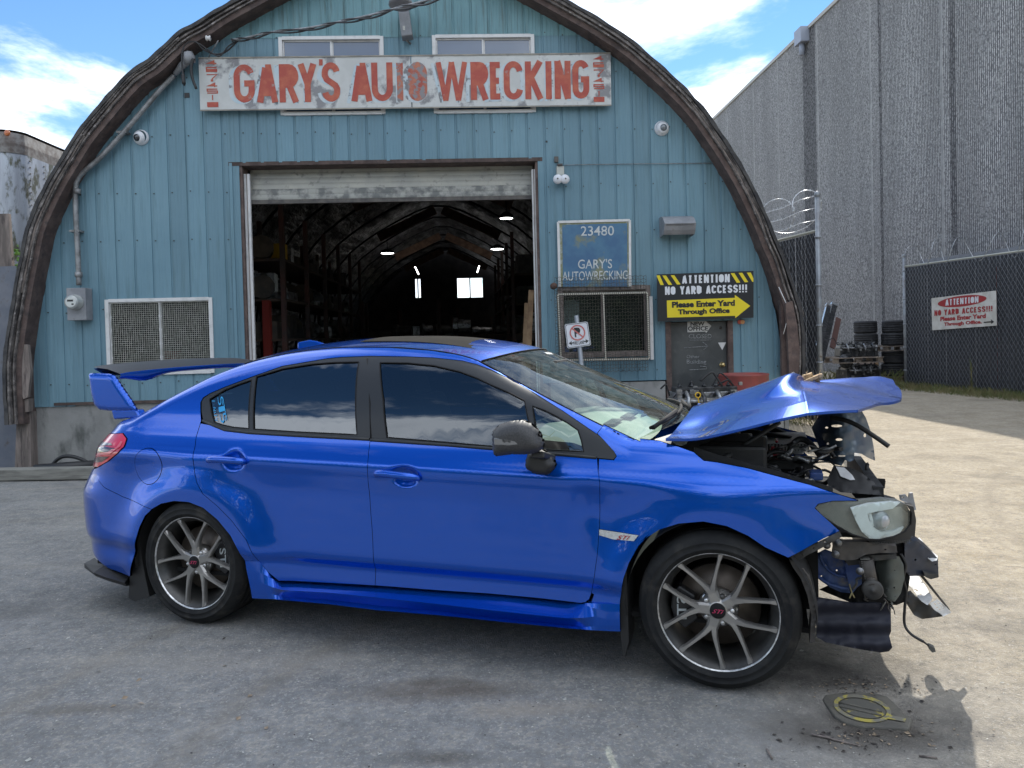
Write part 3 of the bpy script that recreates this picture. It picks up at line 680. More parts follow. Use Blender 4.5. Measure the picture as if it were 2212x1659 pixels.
weave(wL[0]+.05, (wL[0]+wL[1])/2-.012, wL[2]+.05, wL[3]-.05, -.012, .0262, .0046, 'mesh', fL)
weave((wL[0]+wL[1])/2+.012, wL[1]-.05, wL[2]+.05, wL[3]-.05, -.026, .0262, .0046, 'mesh', fL)
bk = MB(); bk.fbox(wL[0], wL[1], -.62, -.6, wL[2]-.1, wL[3]+.1); bk.build('window_backing', mat('room_behind', (.05, .06, .06), (.12, .12, .11), scale=5, rough=.9), fL)
red_ = MB(); red_.fbox(wL[0]+.55, wL[0]+.75, -.35, -.2, wL[2]+.06, wL[2]+.28); tag(red_.build('red_can', M['red']), 'small red container on the sill inside the left mesh window', 'container')
# office window with an outer mesh guard
fO = slider(wO, hut, mid=.48, fw=.05, glassm='skyglass', mt='oldwood')
bk = MB(); bk.fbox(wO[0], wO[1], -.72, -.7, wO[2]-.1, wO[3]+.1); bk.build('window_backing', bpy.data.materials['room_behind'], fO)
gd = thing('window_guard', 'rusty expanded mesh guard bolted over the office window', 'window guard', tuple(Wf(wO[0], .1, wO[2])))
gu0, gz1 = fp(1197, 600, .13); gu1, gz0 = fp(1400, 800, .13)
def expanded(u0, u1, z0, z1, v, px, pz, r, mt, parent, name):
    q = MB(); nz_ = int((z1-z0)/pz); nu = int((u1-u0)/px)
    for j in range(nz_+1):
        q.tube([Wf(u0+(u1-u0)*i/nu, v+(.004 if i % 2 else -.004), z0+(z1-z0)*j/nz_+(pz*.24 if (i+j) % 2 else -pz*.24)) for i in range(nu+1)], r, 3, cap=False)
    for i in range(0, nu+1):
        u = u0+(u1-u0)*i/nu; q.tube([Wf(u, v, z0), Wf(u, v, z1)], r*.8, 3, cap=False)
    return tag(q.build(name, M[mt], parent), kind='stuff')
expanded(gu0, gu1, gz0, gz1, .13, .034, .040, .0032, 'meshdark', gd, 'expanded_mesh')
gf = [fp(1205, 636, .13), fp(1398, 632, .13), fp(1402, 775, .13), fp(1212, 778, .13)]
for a_, b_ in ((0, 1), (1, 2), (2, 3), (3, 0)):
    q = MB(); q.bar(Wf(gf[a_][0], .13, gf[a_][1]), Wf(gf[b_][0], .13, gf[b_][1]), .035, .012, up=FN); q.build('guard_rim', M['meshdark'], gd)
    A = Vector((gf[a_][0], gf[a_][1])); B = Vector((gf[b_][0], gf[b_][1])); L_ = (B-A).length; n_ = int(L_/.026); q = MB()
    for i in range(n_): c_ = A.lerp(B, (i+.5)/n_); q.box(Wf(c_.x, .143, c_.y), (.008, .003, .010) if True else None, (FU, FN, Vector((0, 0, 1))))
    tag(q.build('mesh_tab', M['meshpale'], gd), kind='stuff')
q = MB(); a_ = fp(1303, 636, .12); b_ = fp(1308, 776, .12)
for i in range(34): q.box(Wf(lerp(a_[0], b_[0], i/33), .138, lerp(a_[1], b_[1], i/33)), (.008, .003, .010), (FU, FN, Vector((0, 0, 1))))
tag(q.build('mesh_tab', M['meshpale'], gd), kind='stuff')
q = MB(); ku, kz = fp(1196, 618, .13); q.lathe([(0, .05), (.03, .045), (.042, .02), (.042, -.05), (0, -.05)], Wf(ku, .14, kz), FN, FU, 14); q.build('rusty_bracket', mat('rust', (.12, .06, .04), (.07, .05, .045), scale=20, rough=.9), gd)
q = MB(); a_ = fp(1405, 640, .04); b_ = fp(1411, 777, .04); q.fbox(a_[0]-.012, b_[0]+.01, .0, .035, b_[1], a_[1]); q.build('white_casing', M['white'], hut)
# pale things behind the office glass
q = MB(); a_ = fp(1235, 690, -.3); q.fbox(a_[0]-.1, a_[0]+.1, -.34, -.3, a_[1]-.15, a_[1]+.25); tag(q.build('paper_notice', M['white']), 'pale sheet of paper hanging behind the office window', 'notice')

# ================================================================== OFFICE DOOR
od = thing('office_door', 'dark steel office door with chalk writing and a brass knob', 'door', tuple(Wf(oD[0], 0, 0)))
M['doorpaint'] = mat('charcoal_door_paint', (.045, .05, .052), (.075, .08, .08), scale=3, rough=.45, c3=(.10, .10, .10), scale3=12, lo3=.6, hi3=.75)
q = MB(); q.fbox(oD[0]+.045, oD[1]-.05, -.09, -.045, .12, oD[3]-.01); q.build('door_leaf', M['doorpaint'], od)
for a_, b_ in ((oD[0]-.03, oD[0]+.04), (oD[1]-.045, oD[1]+.02)):
    q = MB(); q.fbox(a_, b_, -.1, .012, .05, oD[3]); q.build('door_frame', M['brownwood'], hut)
q = MB(); q.fbox(oD[0]-.1, oD[1]+.1, -.1, .5, -.05, .13); tag(q.build('door_step', M['conc']), 'low concrete step at the office door', 'step')
ku, kz = fp(1562, 788, 0); M['brass'] = mat('worn_brass', (.55, .42, .2), rough=.3, metal=.9)
q = MB(); q.lathe([(0, .07), (.022, .066), (.028, .05), (.022, .032), (.012, .026), (.012, .006), (.034, .004), (.034, 0)], Wf(ku, -.045, kz), FN, FU, 20); q.build('door_knob', M['brass'], od)
ku, kz = fp(1559, 708, 0); q = MB(); q.lathe([(0, .012), (.016, .010), (.02, 0)], Wf(ku, -.045, kz), FN, FU, 14); q.build('peephole', M['junk3'], od)
M['ink'] = mat('black_ink', (.02, .02, .022), rough=.5); M['chalk'] = mat('chalk_marks', (.33, .34, .35), (.15, .16, .16), scale=60, lo=.45, hi=.6, rough=.9); M['paper'] = mat('dirty_white_paper', (.62, .62, .60), (.48, .48, .45), scale=15, rough=.8)
def fpt(x, y, v): a = fp(x, y, v); return Wf(a[0], v, a[1])
def decal(pts, v, name, mt, parent, th=.002):
    q = MB(); q.prism([fpt(x, y, v) for x, y in pts], FN*-th); return q.build(name, mt, parent)
Gx = lambda x: 1186.6+x*.24306
Gy = lambda y: 449.3+y*.24306
def ftext(s_, x0, x1, y0, y1, v, name, mt, parent, bold=0., slope=0., G=True, shear=0):   # box in crop units; slope rises to the right
    if G: x0, x1, y0, y1 = Gx(x0), Gx(x1), Gy(y0), Gy(y1); slope = slope
    fn = quad_fn(fpt(x0, y1, v), fpt(x1, y1-slope, v), fpt(x0, y0, v), fpt(x1, y0-slope, v))
    q = MB(); put_text(q, s_, fn, bold, shear); return q.build(name, mt, parent)
v_ = -.040
decal([(Gx(x), Gy(y)) for x, y in [(1226, 1010), (1385, 1000), (1440, 1048), (1395, 1110), (1385, 1098), (1228, 1105)]], v_, 'arrow_sticker', M['paper'], od)
ftext('NEW', 1255, 1380, 1012, 1048, v_+.002, 'sticker_lettering', M['ink'], od, .03, .5)
ftext('OFFICE', 1232, 1410, 1052, 1092, v_+.002, 'sticker_lettering', M['ink'], od, .03, .5)
ftext('CLOSED', 1240, 1443, 1120, 1158, v_, 'chalk_lettering', M['chalk'], od, .0)
ftext('Other', 1220, 1335, 1306, 1334, v_, 'chalk_lettering', M['chalk'], od)
ftext('Building', 1222, 1395, 1348, 1396, v_, 'chalk_lettering', M['chalk'], od)
q = MB()
for ln in ([(1240, 1176), (1440, 1174)], [(1198, 1244), (1412, 1228)], [(1362, 1190), (1412, 1228), (1372, 1258)], [(1240, 1440), (1400, 1430)], [(1340, 1406), (1395, 1412), (1400, 1430)]):
    q.tube([fpt(Gx(x), Gy(y), v_) for x, y in ln], .004, 4)
q.build('chalk_line', M['chalk'], od)
decal([(Gx(x), Gy(y)) for x, y in [(1500, 1196), (1572, 1194), (1537, 1262)]], v_, 'white_triangle_sticker', M['white'], od)

# ================================================================== SIGNS ON THE FRONT
M['signwhite'] = mat('flaking_sign_paint', (.47, .48, .47), (.56, .57, .56), scale=3, c3=(.22, .22, .23), scale3=3.0, lo3=.53, hi3=.60, rough=.6, det=14)
M['signred'] = mat('faded_red_paint', (.36, .065, .045), (.46, .13, .07), scale=9, lo=.45, hi=.7, c3=(.34, .26, .24), scale3=7, lo3=.64, hi3=.72, rough=.6, det=10)
M['signredold'] = mat('worn_red_paint', (.34, .07, .05), (.42, .16, .10), scale=9, c3=(.22, .21, .22), scale3=16, lo3=.49, hi3=.54, rough=.6)
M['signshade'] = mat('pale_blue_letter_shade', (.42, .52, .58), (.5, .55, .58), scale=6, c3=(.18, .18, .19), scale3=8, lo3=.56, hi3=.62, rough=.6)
sg = thing('shop_sign', "long weathered white sign reading GARY'S AUTO WRECKING in hand painted red letters", 'sign', tuple(fpt(432, 238, .1)))
SV = .085
cs = [(428.7, 125.7), (1319, 115), (1320.6, 227.7), (432.7, 238.7)]
C4 = [fpt(x, y, SV) for x, y in cs]
sf = quad_fn(C4[3], C4[2], C4[0], C4[1])
for a_, b_ in ((0, .5085), (.511, 1)):
    q = MB(); q.prism([sf(a_, 0), sf(b_, 0), sf(b_, 1), sf(a_, 1)], FN*-.02); q.build('sign_board', M['signwhite'], sg)
for (a_, b_) in ((0, 1),):
    q = MB(); e = .012
    for p_, q_ in ((sf(0, 0), sf(1, 0)), (sf(0, 1), sf(1, 1))): q.bar(p_+FN*.004, q_+FN*.004, .016, .010, up=FN)
    tag(q.build('sign_edge_strip', M['junk2'], sg), kind=None)
def SX(x): return (x-431.)/(1320.-431.)
def SY(px, y):                                       # picture y -> board height
    t = SX(px); yt = lerp(125.7, 115, t); yb = lerp(238.7, 227.7, t); return (yb-y)/(yb-yt)
def arcpts(cx, cy, rx, ry, a0, a1, n=10): return [(cx+rx*math.cos(R(a0+(a1-a0)*i/n)), cy+ry*math.sin(R(a0+(a1-a0)*i/n))) for i in range(n+1)]
def glyph(c, L, Rr, B, T, s=1.):
    Mi = (B+T)/2; W_ = Rr-L; C_ = (L+Rr)/2; ry = min(W_*.62, (T-B)*.3); rx = W_/2
    top = lambda a0, a1: arcpts(C_, T-ry, rx, ry, a0, a1); bot = lambda a0, a1: arcpts(C_, B+ry, rx, ry, a0, a1)
    if c == 'G': return [top(20, 180)+bot(180, 360)+[(Rr, Mi-.0), (C_+.0, Mi)]]
    if c == 'C': return [top(10, 180)+bot(180, 350)]
    if c == 'O': return [top(0, 180)+bot(180, 360)+[(Rr, T-ry), (Rr, T-ry+.001)]]
    if c == 'U': return [[(L, T)]+bot(180, 360)+[(Rr, T)]]
    if c == 'S': return [arcpts(C_, T-ry, rx, ry, 10, 180)+[(L, lerp(T, B, .30)), (lerp(L, Rr, .15), lerp(T, B, .42)), (lerp(L, Rr, .85), lerp(T, B, .60)), (Rr, lerp(T, B, .70))]+arcpts(C_, B+ry, rx, ry, 0, -170)]
    if c == 'A': return [[(L, B), (lerp(L, C_, .8), T)], [(lerp(L, C_, .8), T), (lerp(Rr, C_, .8), T), (Rr, B)], [(lerp(L, C_, .35), lerp(B, T, .27)), (lerp(Rr, C_, .35), lerp(B, T, .27))]]
    if c == 'R': return [[(L, B), (L, T), (C_, T)]+arcpts(C_, lerp(T, Mi, .5), Rr-C_, (T-Mi)/2, 90, -90, 8)[1:]+[(L, Mi)], [(C_, Mi), (Rr+.002, B)]]
    if c == 'P': return [[(L, B), (L, T), (C_, T)]+arcpts(C_, lerp(T, Mi, .5), Rr-C_, (T-Mi)/2, 90, -90, 8)[1:]+[(L, Mi)]]
    if c == 'Y': return [[(L, T), (C_, Mi-.02), (C_, B)], [(Rr, T), (C_, Mi-.02)]]
    if c == 'T': return [[(L, T), (Rr, T)], [(C_, T), (C_, B)]]
    if c == 'W': return [[(L, T), (lerp(L, C_, .52), B)], [(lerp(L, C_, .52), B), (C_, T)], [(C_, T), (lerp(Rr, C_, .52), B)], [(lerp(Rr, C_, .52), B), (Rr, T)]]
    if c == 'E': return [[(Rr, T), (L, T), (L, B), (Rr, B)], [(L, Mi), (lerp(L, Rr, .85), Mi)]]
    if c == 'K': return [[(L, T), (L, B)], [(Rr, T), (L, Mi-.06*(T-B))], [(lerp(L, Rr, .3), Mi+.02), (Rr, B)]]
    if c == 'I': return [[(C_, T), (C_, B)]]
    if c == 'N': return [[(L, B), (L, T)], [(L, T), (Rr, B)], [(Rr, B), (Rr, T)]]
    if c == "'": return [[(C_, T), (C_-.2*W_, B)]]
    if c == '4': return [[(lerp(L, Rr, .75), B), (lerp(L, Rr, .75), T), (L, lerp(B, T, .3)), (Rr, lerp(B, T, .3))]]
    if c == '6': return [[(Rr, T), (L, T), (L, B), (Rr, B), (Rr, Mi), (L, Mi)]]
    if c == '7': return [[(L, T), (Rr, T), (C_, B)]]
    if c == '5': return [[(Rr, T), (L, T), (L, Mi), (Rr, Mi), (Rr, B), (L, B)]]
    if c == '1': return [[(C_, T), (C_, B)]]
    if c == '8': return [[(L, B), (L, T), (Rr, T), (Rr, B), (L, B)], [(L, Mi), (Rr, Mi)]]
    return []
asp = (C4[1]-C4[0]).length/(C4[0]-C4[3]).length     # board proportions: glyphs are drawn with a unit of one board height
def sign_glyph(c, x0, x1, y0, y1, th, mt, name, lift=.003, dx=0, dy=0):
    xm = (x0+x1)/2; L = SX(x0)*asp+dx; Rr = SX(x1)*asp+dx; T = SY(xm, y0)+dy; B = SY(xm, y1)+dy
    h = th/2
    ln = glyph(c, L+h, Rr-h, B+(h if c in "GCOUSE5648" else 0), T-(h if c not in "UYWKIN'1" else 0))
    vs, fs = strokes(ln, th); q = MB(); q.add([sf(x/asp, y)+FN*lift for x, y in vs], fs, False); return q.build(name, mt, sg)
one = lambda x: x/3
two = lambda x: 737.33+x/3
letters = [('G', one(1512), one(1645), 418, 665), ('A', one(1657), one(1793), 418, 665), ('R', one(1802), one(1926), 416, 664), ('Y', one(1922), one(2044), 414, 662), ("'", one(2058), one(2088), 385, 425), ('S', one(2076), one(2192), 405, 660),
           ('A', two(50), two(187), 408, 657), ('U', two(183), two(320), 406, 656), ('T', two(325), two(408), 408, 652), ('O', two(418), two(543), 402, 655), ('W', two(600), two(806), 403, 652), ('R', two(826), two(942), 402, 648), ('E', two(952), two(1038), 402, 646), ('C', two(1042), two(1168), 397, 646), ('K', two(1182), two(1302), 398, 643), ('I', two(1315), two(1358), 397, 643), ('N', two(1376), two(1482), 395, 641), ('G', two(1493), two(1604), 390, 640)]
UH = 111.5                                           # board height in picture units
for c, x0, x1, y0, y1 in letters:
    th = .118 if c not in "'" else .07
    if c in 'W': th = .10
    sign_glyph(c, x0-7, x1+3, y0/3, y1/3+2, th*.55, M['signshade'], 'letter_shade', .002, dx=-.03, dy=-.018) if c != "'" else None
    sign_glyph(c, x0, x1, y0/3, y1/3, th, M['signredold' if (c == 'T' or (c == 'O')) else 'signred'], 'letter', .0045)
for xs_, (xa, xb) in ((0, (446, 470)), (1, (1281, 1305))):
    ys_ = [391, 434, 480, 536, 574, 616, 662] if xs_ == 0 else [362, 404, 450, 505, 545, 590, 628]
    for ch, yy in zip('4674518', ys_):
        w_ = 6 if ch == '1' else 0
        sign_glyph(ch, xa+(6 if ch == '1' else 0), xb-(6 if ch == '1' else 0), yy/3, (yy+33)/3, .022, M['signred'], 'digit', .0035)
    q = MB(); yy = 522 if xs_ == 0 else 492; p_ = sf(SX((xa+xb)/2), SY((xa+xb)/2, yy/3)); q.lathe([(0, .004), (.016, .004)], p_, FN, FU, 8, smooth=False); q.build('digit_dash', M['signred'], sg)

# blue number sign
M['bluepaint'] = mat('faded_blue_sign_paint', (.05, .125, .235), (.07, .17, .27), scale=4, c3=(.19, .20, .12), scale3=3.2, lo3=.56, hi3=.66, rough=.6)
M['yellowedge'] = mat('peeling_yellow_edge', (.22, .23, .13), (.35, .38, .36), scale=12, lo=.5, hi=.65, rough=.7)
ns_ = thing('number_sign', 'faded blue painted sign with yellowed edges above the mesh guard, reading 23480', 'sign', tuple(fpt(1210, 600, .05)))
bc = [(Gx(78), Gy(125)), (Gx(715), Gy(108)), (Gx(718), Gy(700)), (Gx(92), Gy(700))]
q = MB(); q.prism([fpt(x, y, .04) for x, y in bc], FN*-.03); q.build('sign_board', M['yellowedge'], ns_)
ic = [(Gx(115), Gy(150)), (Gx(692), Gy(135)), (Gx(695), Gy(700)), (Gx(122), Gy(700))]
q = MB(); q.prism([fpt(x, y, .045) for x, y in ic], FN*-.004); q.build('blue_panel', M['bluepaint'], ns_)
for a_, b_ in ((0, 1), (1, 2), (3, 0)):
    q = MB(); q.bar(fpt(*bc[a_], .045), fpt(*bc[b_], .045), .03, .012, up=FN); q.build('sign_frame', M['white'], ns_)
M['letwhite'] = mat('white_brush_paint', (.55, .57, .56), (.42, .46, .48), scale=18, rough=.6)
ftext('23480', 280, 575, 162, 248, .0485, 'lettering', M['letwhite'], ns_, .005, 1)
ftext("GARY'S", 255, 558, 456, 540, .0485, 'lettering', M['letwhite'], ns_, .005, 1)
ftext('AUTOWRECKING', 115, 698, 566, 648, .0485, 'lettering', M['letwhite'], ns_, .005, 3)

# yellow and black sign
M['signblack'] = mat('black_sign_face', (.016, .018, .022), rough=.35); M['signyellow'] = mat('yellow_sign_face', (.72, .58, .02), rough=.4); M['letsharp'] = mat('white_vinyl', (.66, .68, .72), rough=.4)
ys_ = thing('yard_access_sign', 'black and yellow sign over the office door: ATTENTION NO YARD ACCESS, with a yellow arrow', 'sign', tuple(fpt(1420, 695, .1)))
yv = .12; bc = [(Gx(956), Gy(590)), (Gx(1815), Gy(558)), (Gx(1815), Gy(975)), (Gx(965), Gy(1010))]
q = MB(); q.prism([fpt(x, y, yv) for x, y in bc], FN*-.012); q.build('sign_board', M['signblack'], ys_)
yf = quad_fn(*[fpt(*bc[i], yv+.003) for i in (3, 2, 0, 1)])
def yx(x, y):                                        # crop point -> board point
    t = (x-960)/(1815-960); yt = lerp(590, 558, t); yb = lerp(1010, 975, t); return yf(t, (yb-y)/(yb-yt))
for pts in ([(957, 600), (985, 598), (1020, 684), (990, 684), (958, 605)], [(1008, 600), (1040, 600), (1093, 682), (1060, 683)], [(1082, 598), (1113, 597), (1167, 678), (1135, 680)], [(1612, 580), (1645, 579), (1697, 662), (1665, 664)], [(1682, 577), (1715, 576), (1768, 658), (1736, 660)], [(1755, 575), (1790, 573), (1814, 625), (1814, 656), (1805, 657)]):
    q = MB(); q.add([yx(*p_) for p_ in pts], [tuple(range(len(pts)))], False); q.build('hazard_stripe', M['signyellow'], ys_, norm=False)
q = MB(); pts = [(1043, 822), (1648, 798), (1648, 772), (1786, 870), (1652, 978), (1650, 958), (1044, 974)]; q.add([yx(*p_) for p_ in pts], [tuple(range(7))], False); q.build('yellow_arrow', M['signyellow'], ys_)
GW = {'I': .30, '!': .26, 'W': .85, 'M': .8, ' ': .32, 'E': .46, 'T': .5}
def caps(s_, fn, w, name, mt, parent, gap=.10):      # heavy condensed capitals in the unit box of fn
    tot = sum(GW.get(c, .55)+gap for c in s_)-gap; x = 0; q = MB(); hx = w*1.0
    H = 1.0; asp_ = 1.0
    for c in s_:
        g = GW.get(c, .55)
        if c != ' ':
            L = x+w/2; Rr = x+g-w/2
            if c == '!': ln = [[(x+g/2, .98), (x+g/2, .32)], [(x+g/2, .2), (x+g/2, .02)]]
            elif c == 'D': ln = [[(L, w/2), (L, 1-w/2), (lerp(L, Rr, .45), 1-w/2), (Rr, .78), (Rr, .22), (lerp(L, Rr, .45), w/2), (L, w/2)]]
            else: ln = glyph(c, L, Rr, (w/2 if c in 'GCOUSE' else 0), 1-(w/2 if c not in 'UYWKIN' else 0))
            vs, fs = strokes(ln, w); q.add([fn(a_/tot, b_) for a_, b_ in vs], fs, False)
        x += g+gap
    return q.build(name, M[mt], parent)
def ycaps(s_, x0, x1, y0, y1, mt, sl):
    caps(s_, quad_fn(yx(x0, y1)+FN*.003, yx(x1, y1-sl)+FN*.003, yx(x0, y0)+FN*.003, yx(x1, y0-sl)+FN*.003), .21, 'lettering', mt, ys_)
def ytext(s_, x0, x1, y0, y1, mt, sl=0, bold=.035, parent=None):
    b_ = quad_fn(yx(x0, y1)+FN*.003, yx(x1, y1-sl)+FN*.003, yx(x0, y0)+FN*.003, yx(x1, y0-sl)+FN*.003); q = MB(); put_text(q, s_, b_, bold); q.build('lettering', M[mt], ys_)
ycaps('ATTENTION', 1180, 1603, 600, 672, 'letsharp', 13)
ycaps('NO YARD ACCESS!!!', 1028, 1758, 700, 772, 'letsharp', 22)
ytext('Please Enter Yard', 1087, 1648, 833, 888, 'signblack', 18, .05)
ytext('Through Office', 1138, 1602, 900, 960, 'signblack', 14, .05)
q = MB(); q.prism([fpt(x, y, .01) for x, y in [(Gx(1672), Gy(995)), (Gx(1738), Gy(993)), (Gx(1740), Gy(1030)), (Gx(1674), Gy(1033))]], FN*-.004); o_ = thing('payment_sticker', 'small red and blue sticker with two overlapping discs right of the office door', 'sticker', tuple(fpt(Gx(1672), Gy(1033), .01))); q.build('backing', mat('sticker_blue', (.12, .14, .22), rough=.5), o_)
for cx0, cc in ((1692, (.5, .08, .05)), (1718, (.6, .3, .12))):
    q = MB(); a_ = fpt(Gx(cx0), Gy(1013), .013 if cx0 < 1700 else .0145); q.lathe([(0, 0), (.075, 0)], a_, FN, FU, 20, smooth=False) if False else q.lathe([(0, 0), (.027, 0)], a_, FN, FU, 20, smooth=False); q.build('disc', mat('sticker_disc', cc, rough=.5), o_)

# ================================================================== FITTINGS ON THE FRONT
M['greybox'] = mat('dull_grey_paint', (.26, .27, .29), (.20, .21, .23), scale=6, c3=(.13, .11, .10), scale3=14, lo3=.62, hi3=.75, rough=.6)
M['pipe'] = mat('galvanised_pipe', (.30, .31, .32), (.17, .17, .17), scale=9, rough=.5, metal=.4)
def C1(x, y): return (x/3, y/3)
def C2(x, y): return (737.33+x/3, y/3)
def C4_(x, y): return (x/3, 553+y/3)
# meter
mt_ = thing('electric_meter', 'grey electric meter box with round glass meter on the left wall', 'electric meter', tuple(fpt(145, 690, .1)))
a_ = fp(*C4_(428, 208), .16); b_ = fp(*C4_(560, 415), .16); q = MB(); q.fbox(a_[0], b_[0], .0, .16, b_[1], a_[1]); q.build('meter_box', M['greybox'], mt_, bevel=.006)
a_ = fp(*C4_(468, 300), .2); q = MB(); q.lathe([(.075, -.04), (.095, -.02), (.095, .01), (.083, .02), (.083, .085), (.078, .10), (0, .102)], Wf(a_[0]+.02, .17, a_[1]), FN, FU, 32); q.build('meter_glass_dome', mat('cloudy_glass', (.36, .38, .37), rough=.1, spec=.8, coat=1), mt_)
q = MB(); q.lathe([(0, .1035), (.062, .1035)], Wf(a_[0]+.02, .17, a_[1]), FN, FU, 28, smooth=False); q.build('dial_face', mat('dial', (.55, .57, .55), rough=.4), mt_)
q = MB(); q.fbox(a_[0]-.02, a_[0]+.05, .274, .275, a_[1]+.005, a_[1]+.028); q.fbox(a_[0]+.03, a_[0]+.055, .274, .275, a_[1]-.035, a_[1]-.018); q.build('dial_window', M['ink'], mt_)
cd = thing('conduit', 'bent galvanised conduit rising from the meter and following the roof edge', 'conduit', tuple(fpt(170, 610, .1)))
pl = [C1(512, 1659+190), C1(505, 1659), C1(492, 1400), C1(490, 1230), C1(503, 1160), C1(540, 1115), C1(640, 1030), C1(760, 905), C1(900, 745), C1(1040, 580), C1(1130, 490)]
q = MB(); P = [fpt(x, y, .10) for x, y in pl]; q.tube([Vector(p_) for p_ in catmull([tuple(p_) for p_ in P], 5)], .030, 12); q.build('pipe', M['pipe'], cd)
for (x, y) in (C1(500, 1240), C1(510, 1780)):
    q = MB(); p_ = fpt(x, y, .10); q.tube([p_+Vector((0, 0, -.03)), p_+Vector((0, 0, .03))], .042, 12); q.build('coupling', M['pipe'], cd)
for (x, y) in (C1(497, 1500), C1(800, 862)):
    q = MB(); p_ = fpt(x, y, .06); q.box(p_, (.06, .06, .012), (FU, FN, Vector((0, 0, 1)))); q.build('pipe_strap', M['pipe'], cd)
# weatherhead and wires
wh = thing('weatherhead', 'grey cable entrance head under the roof edge left of the long sign', 'cable fitting', tuple(fpt(400, 150, .2)))
q = MB(); P = [fpt(*C1(1135, 480), .1), fpt(*C1(1180, 425), .14), fpt(*C1(1215, 390), .16)]; q.tube(P, [.03, .045, .05], 12); q.lathe([(0, .10), (.05, .09), (.075, .03), (.07, -.04), (0, -.05)], fpt(*C1(1225, 385), .17), (0, -.4, 1), FU, 16); q.build('head_cap', M['greybox'], wh)
q = MB()
q.tube([Vector(p_) for p_ in catmull([tuple(fpt(*C1(x, y), .25)) for x, y in [(1195, 555), (1185, 470), (1178, 380), (1190, 310), (1225, 275), (1275, 275), (1320, 320), (1400, 352), (1470, 330), (1550, 255)]], 5)], .011, 6)
q.tube([Vector(p_) for p_ in catmull([tuple(fpt(*C1(x, y), .22)) for x, y in [(1272, 575), (1245, 500), (1240, 430), (1255, 380)]], 4)], .016, 6)
q.tube([Vector(p_) for p_ in catmull([tuple(fpt(*C1(x, y), .27)) for x, y in [(1185, 480), (1192, 545)]], 4)], .022, 6)
q.tube([Vector(p_) for p_ in catmull([tuple(fpt(*C1(x, y), .27)) for x, y in [(1290, 280), (1345, 320), (1420, 365), (1480, 300), (1560, 248)]], 5)], .008, 6)
q.build('drip_loop', M['ink'], wh)
sc = thing('overhead_cable', 'twisted service cable crossing in front of the gable to the top of the picture', 'cable', tuple(fpt(520, 85, .3)))
P = []
for (x, y), v in zip([C1(1500, 258), C1(1600, 243), C1(1750, 210), C1(2000, 180), C1(2212, 138), C2(200, 95), C2(400, 42), C2(590, -8), C2(900, -120), C2(1400, -330)], [.3, .35, .5, .8, 1.1, 1.5, 2.0, 2.6, 3.6, 5.]): P.append(tuple(fpt(x, y, v)))
P = catmull(P, 10)
q = MB(); q.tube([Vector(p_) for p_ in P], .012, 6); q.build('neutral_wire', M['pipe'], sc)
for s_ in (0, 2.1):
    q = MB(); q.tube([Vector(p_)+Vector((0, .018*math.cos(i*.35+s_), .02*math.sin(i*.35+s_)-.012)) for i, p_ in enumerate(P)], .010, 6); q.build('insulated_wire', M['ink'], sc)
q = MB(); q.lathe([(.02, -.03), (.035, -.02), (.02, 0), (.035, .02), (.02, .03)], fpt(*C1(1350, 248), .3), FU, FN, 12); q.tube([fpt(*C1(1350, 248), .3), fpt(*C1(1330, 235), .15)], .01, 5); q.build('insulator', M['white'], wh)
q = MB(); q.tube([fpt(*C1(1415, 262), .2), fpt(*C1(1352, 370), .1)], .007, 5); q.build('stay_rod', M['pipe'], wh)
# flood lamp near the top
lp = thing('yard_lamp', 'old grey box lamp high on the gable between the two upper windows', 'outdoor lamp', tuple(fpt(*C2(415, 200), .1)))
q = MB(); a_ = [fpt(*C2(x, y), .22) for x, y in [(365, 40), (432, 30), (460, 225), (388, 235)]]; q.prism(a_, FN*-.17); q.build('ballast_box', M['greybox'], lp, bevel=.012)
q = MB(); q.lathe([(.02, .10), (.10, .06), (.14, 0), (.145, -.03), (.12, -.035), (0, -.03)], fpt(*C2(385, 18), .45), (0, .1, 1), FU, 24); q.build('lamp_head', M['greybox'], lp)
q = MB(); q.tube([fpt(*C2(395, 215), .12), fpt(*C2(400, 245), .1), fpt(*C2(450, 285), .04)], .014, 6); q.build('lamp_cord', M['pipe'], lp)
q = MB(); q.fbox(*[fp(*C2(398, 190), .235)[0], fp(*C2(412, 190), .235)[0]], .222, .224, fp(*C2(398, 192), .235)[1], fp(*C2(398, 165), .235)[1]); q.build('rating_label', M['paper'], lp)
# cameras
for (x, y), lab, dk in ((C1(917, 892), 'white dome camera on the left of the gable, dark lens towards the yard', 0), (C2(2075, 833), 'white dome camera on the right of the gable, near the roof edge', 1)):
    ct = thing('dome_camera', lab, 'security camera', tuple(fpt(x, y, 0)), 'dome cameras on the gable'); c_ = fpt(x, y, .0)
    ax_ = (FN+FU*(-.35 if dk == 0 else .1)+Vector((0, 0, -.25 if dk == 0 else -.1))).normalized()
    q = MB(); q.lathe([(.094, 0), (.094, .015), (.088, .03), (.078, .04)], c_, FN, FU, 32); q.build('camera_base', M['letsharp'], ct)
    q = MB(); q.lathe([(.079, .032), (.074, .053), (.06, .07), (.042, .08), (.039, .07), (0, .07)], c_, ax_, FU, 32); q.build('camera_shell', M['letsharp'], ct)
    q = MB(); q.lathe([(.044, .07), (.041, .088), (.025, .102), (0, .106)], c_, ax_, FU, 24); q.build('lens_dome', mat('lens_black', (.012, .014, .018) if dk == 0 else (.14, .16, .18), rough=.08, coat=1), ct)
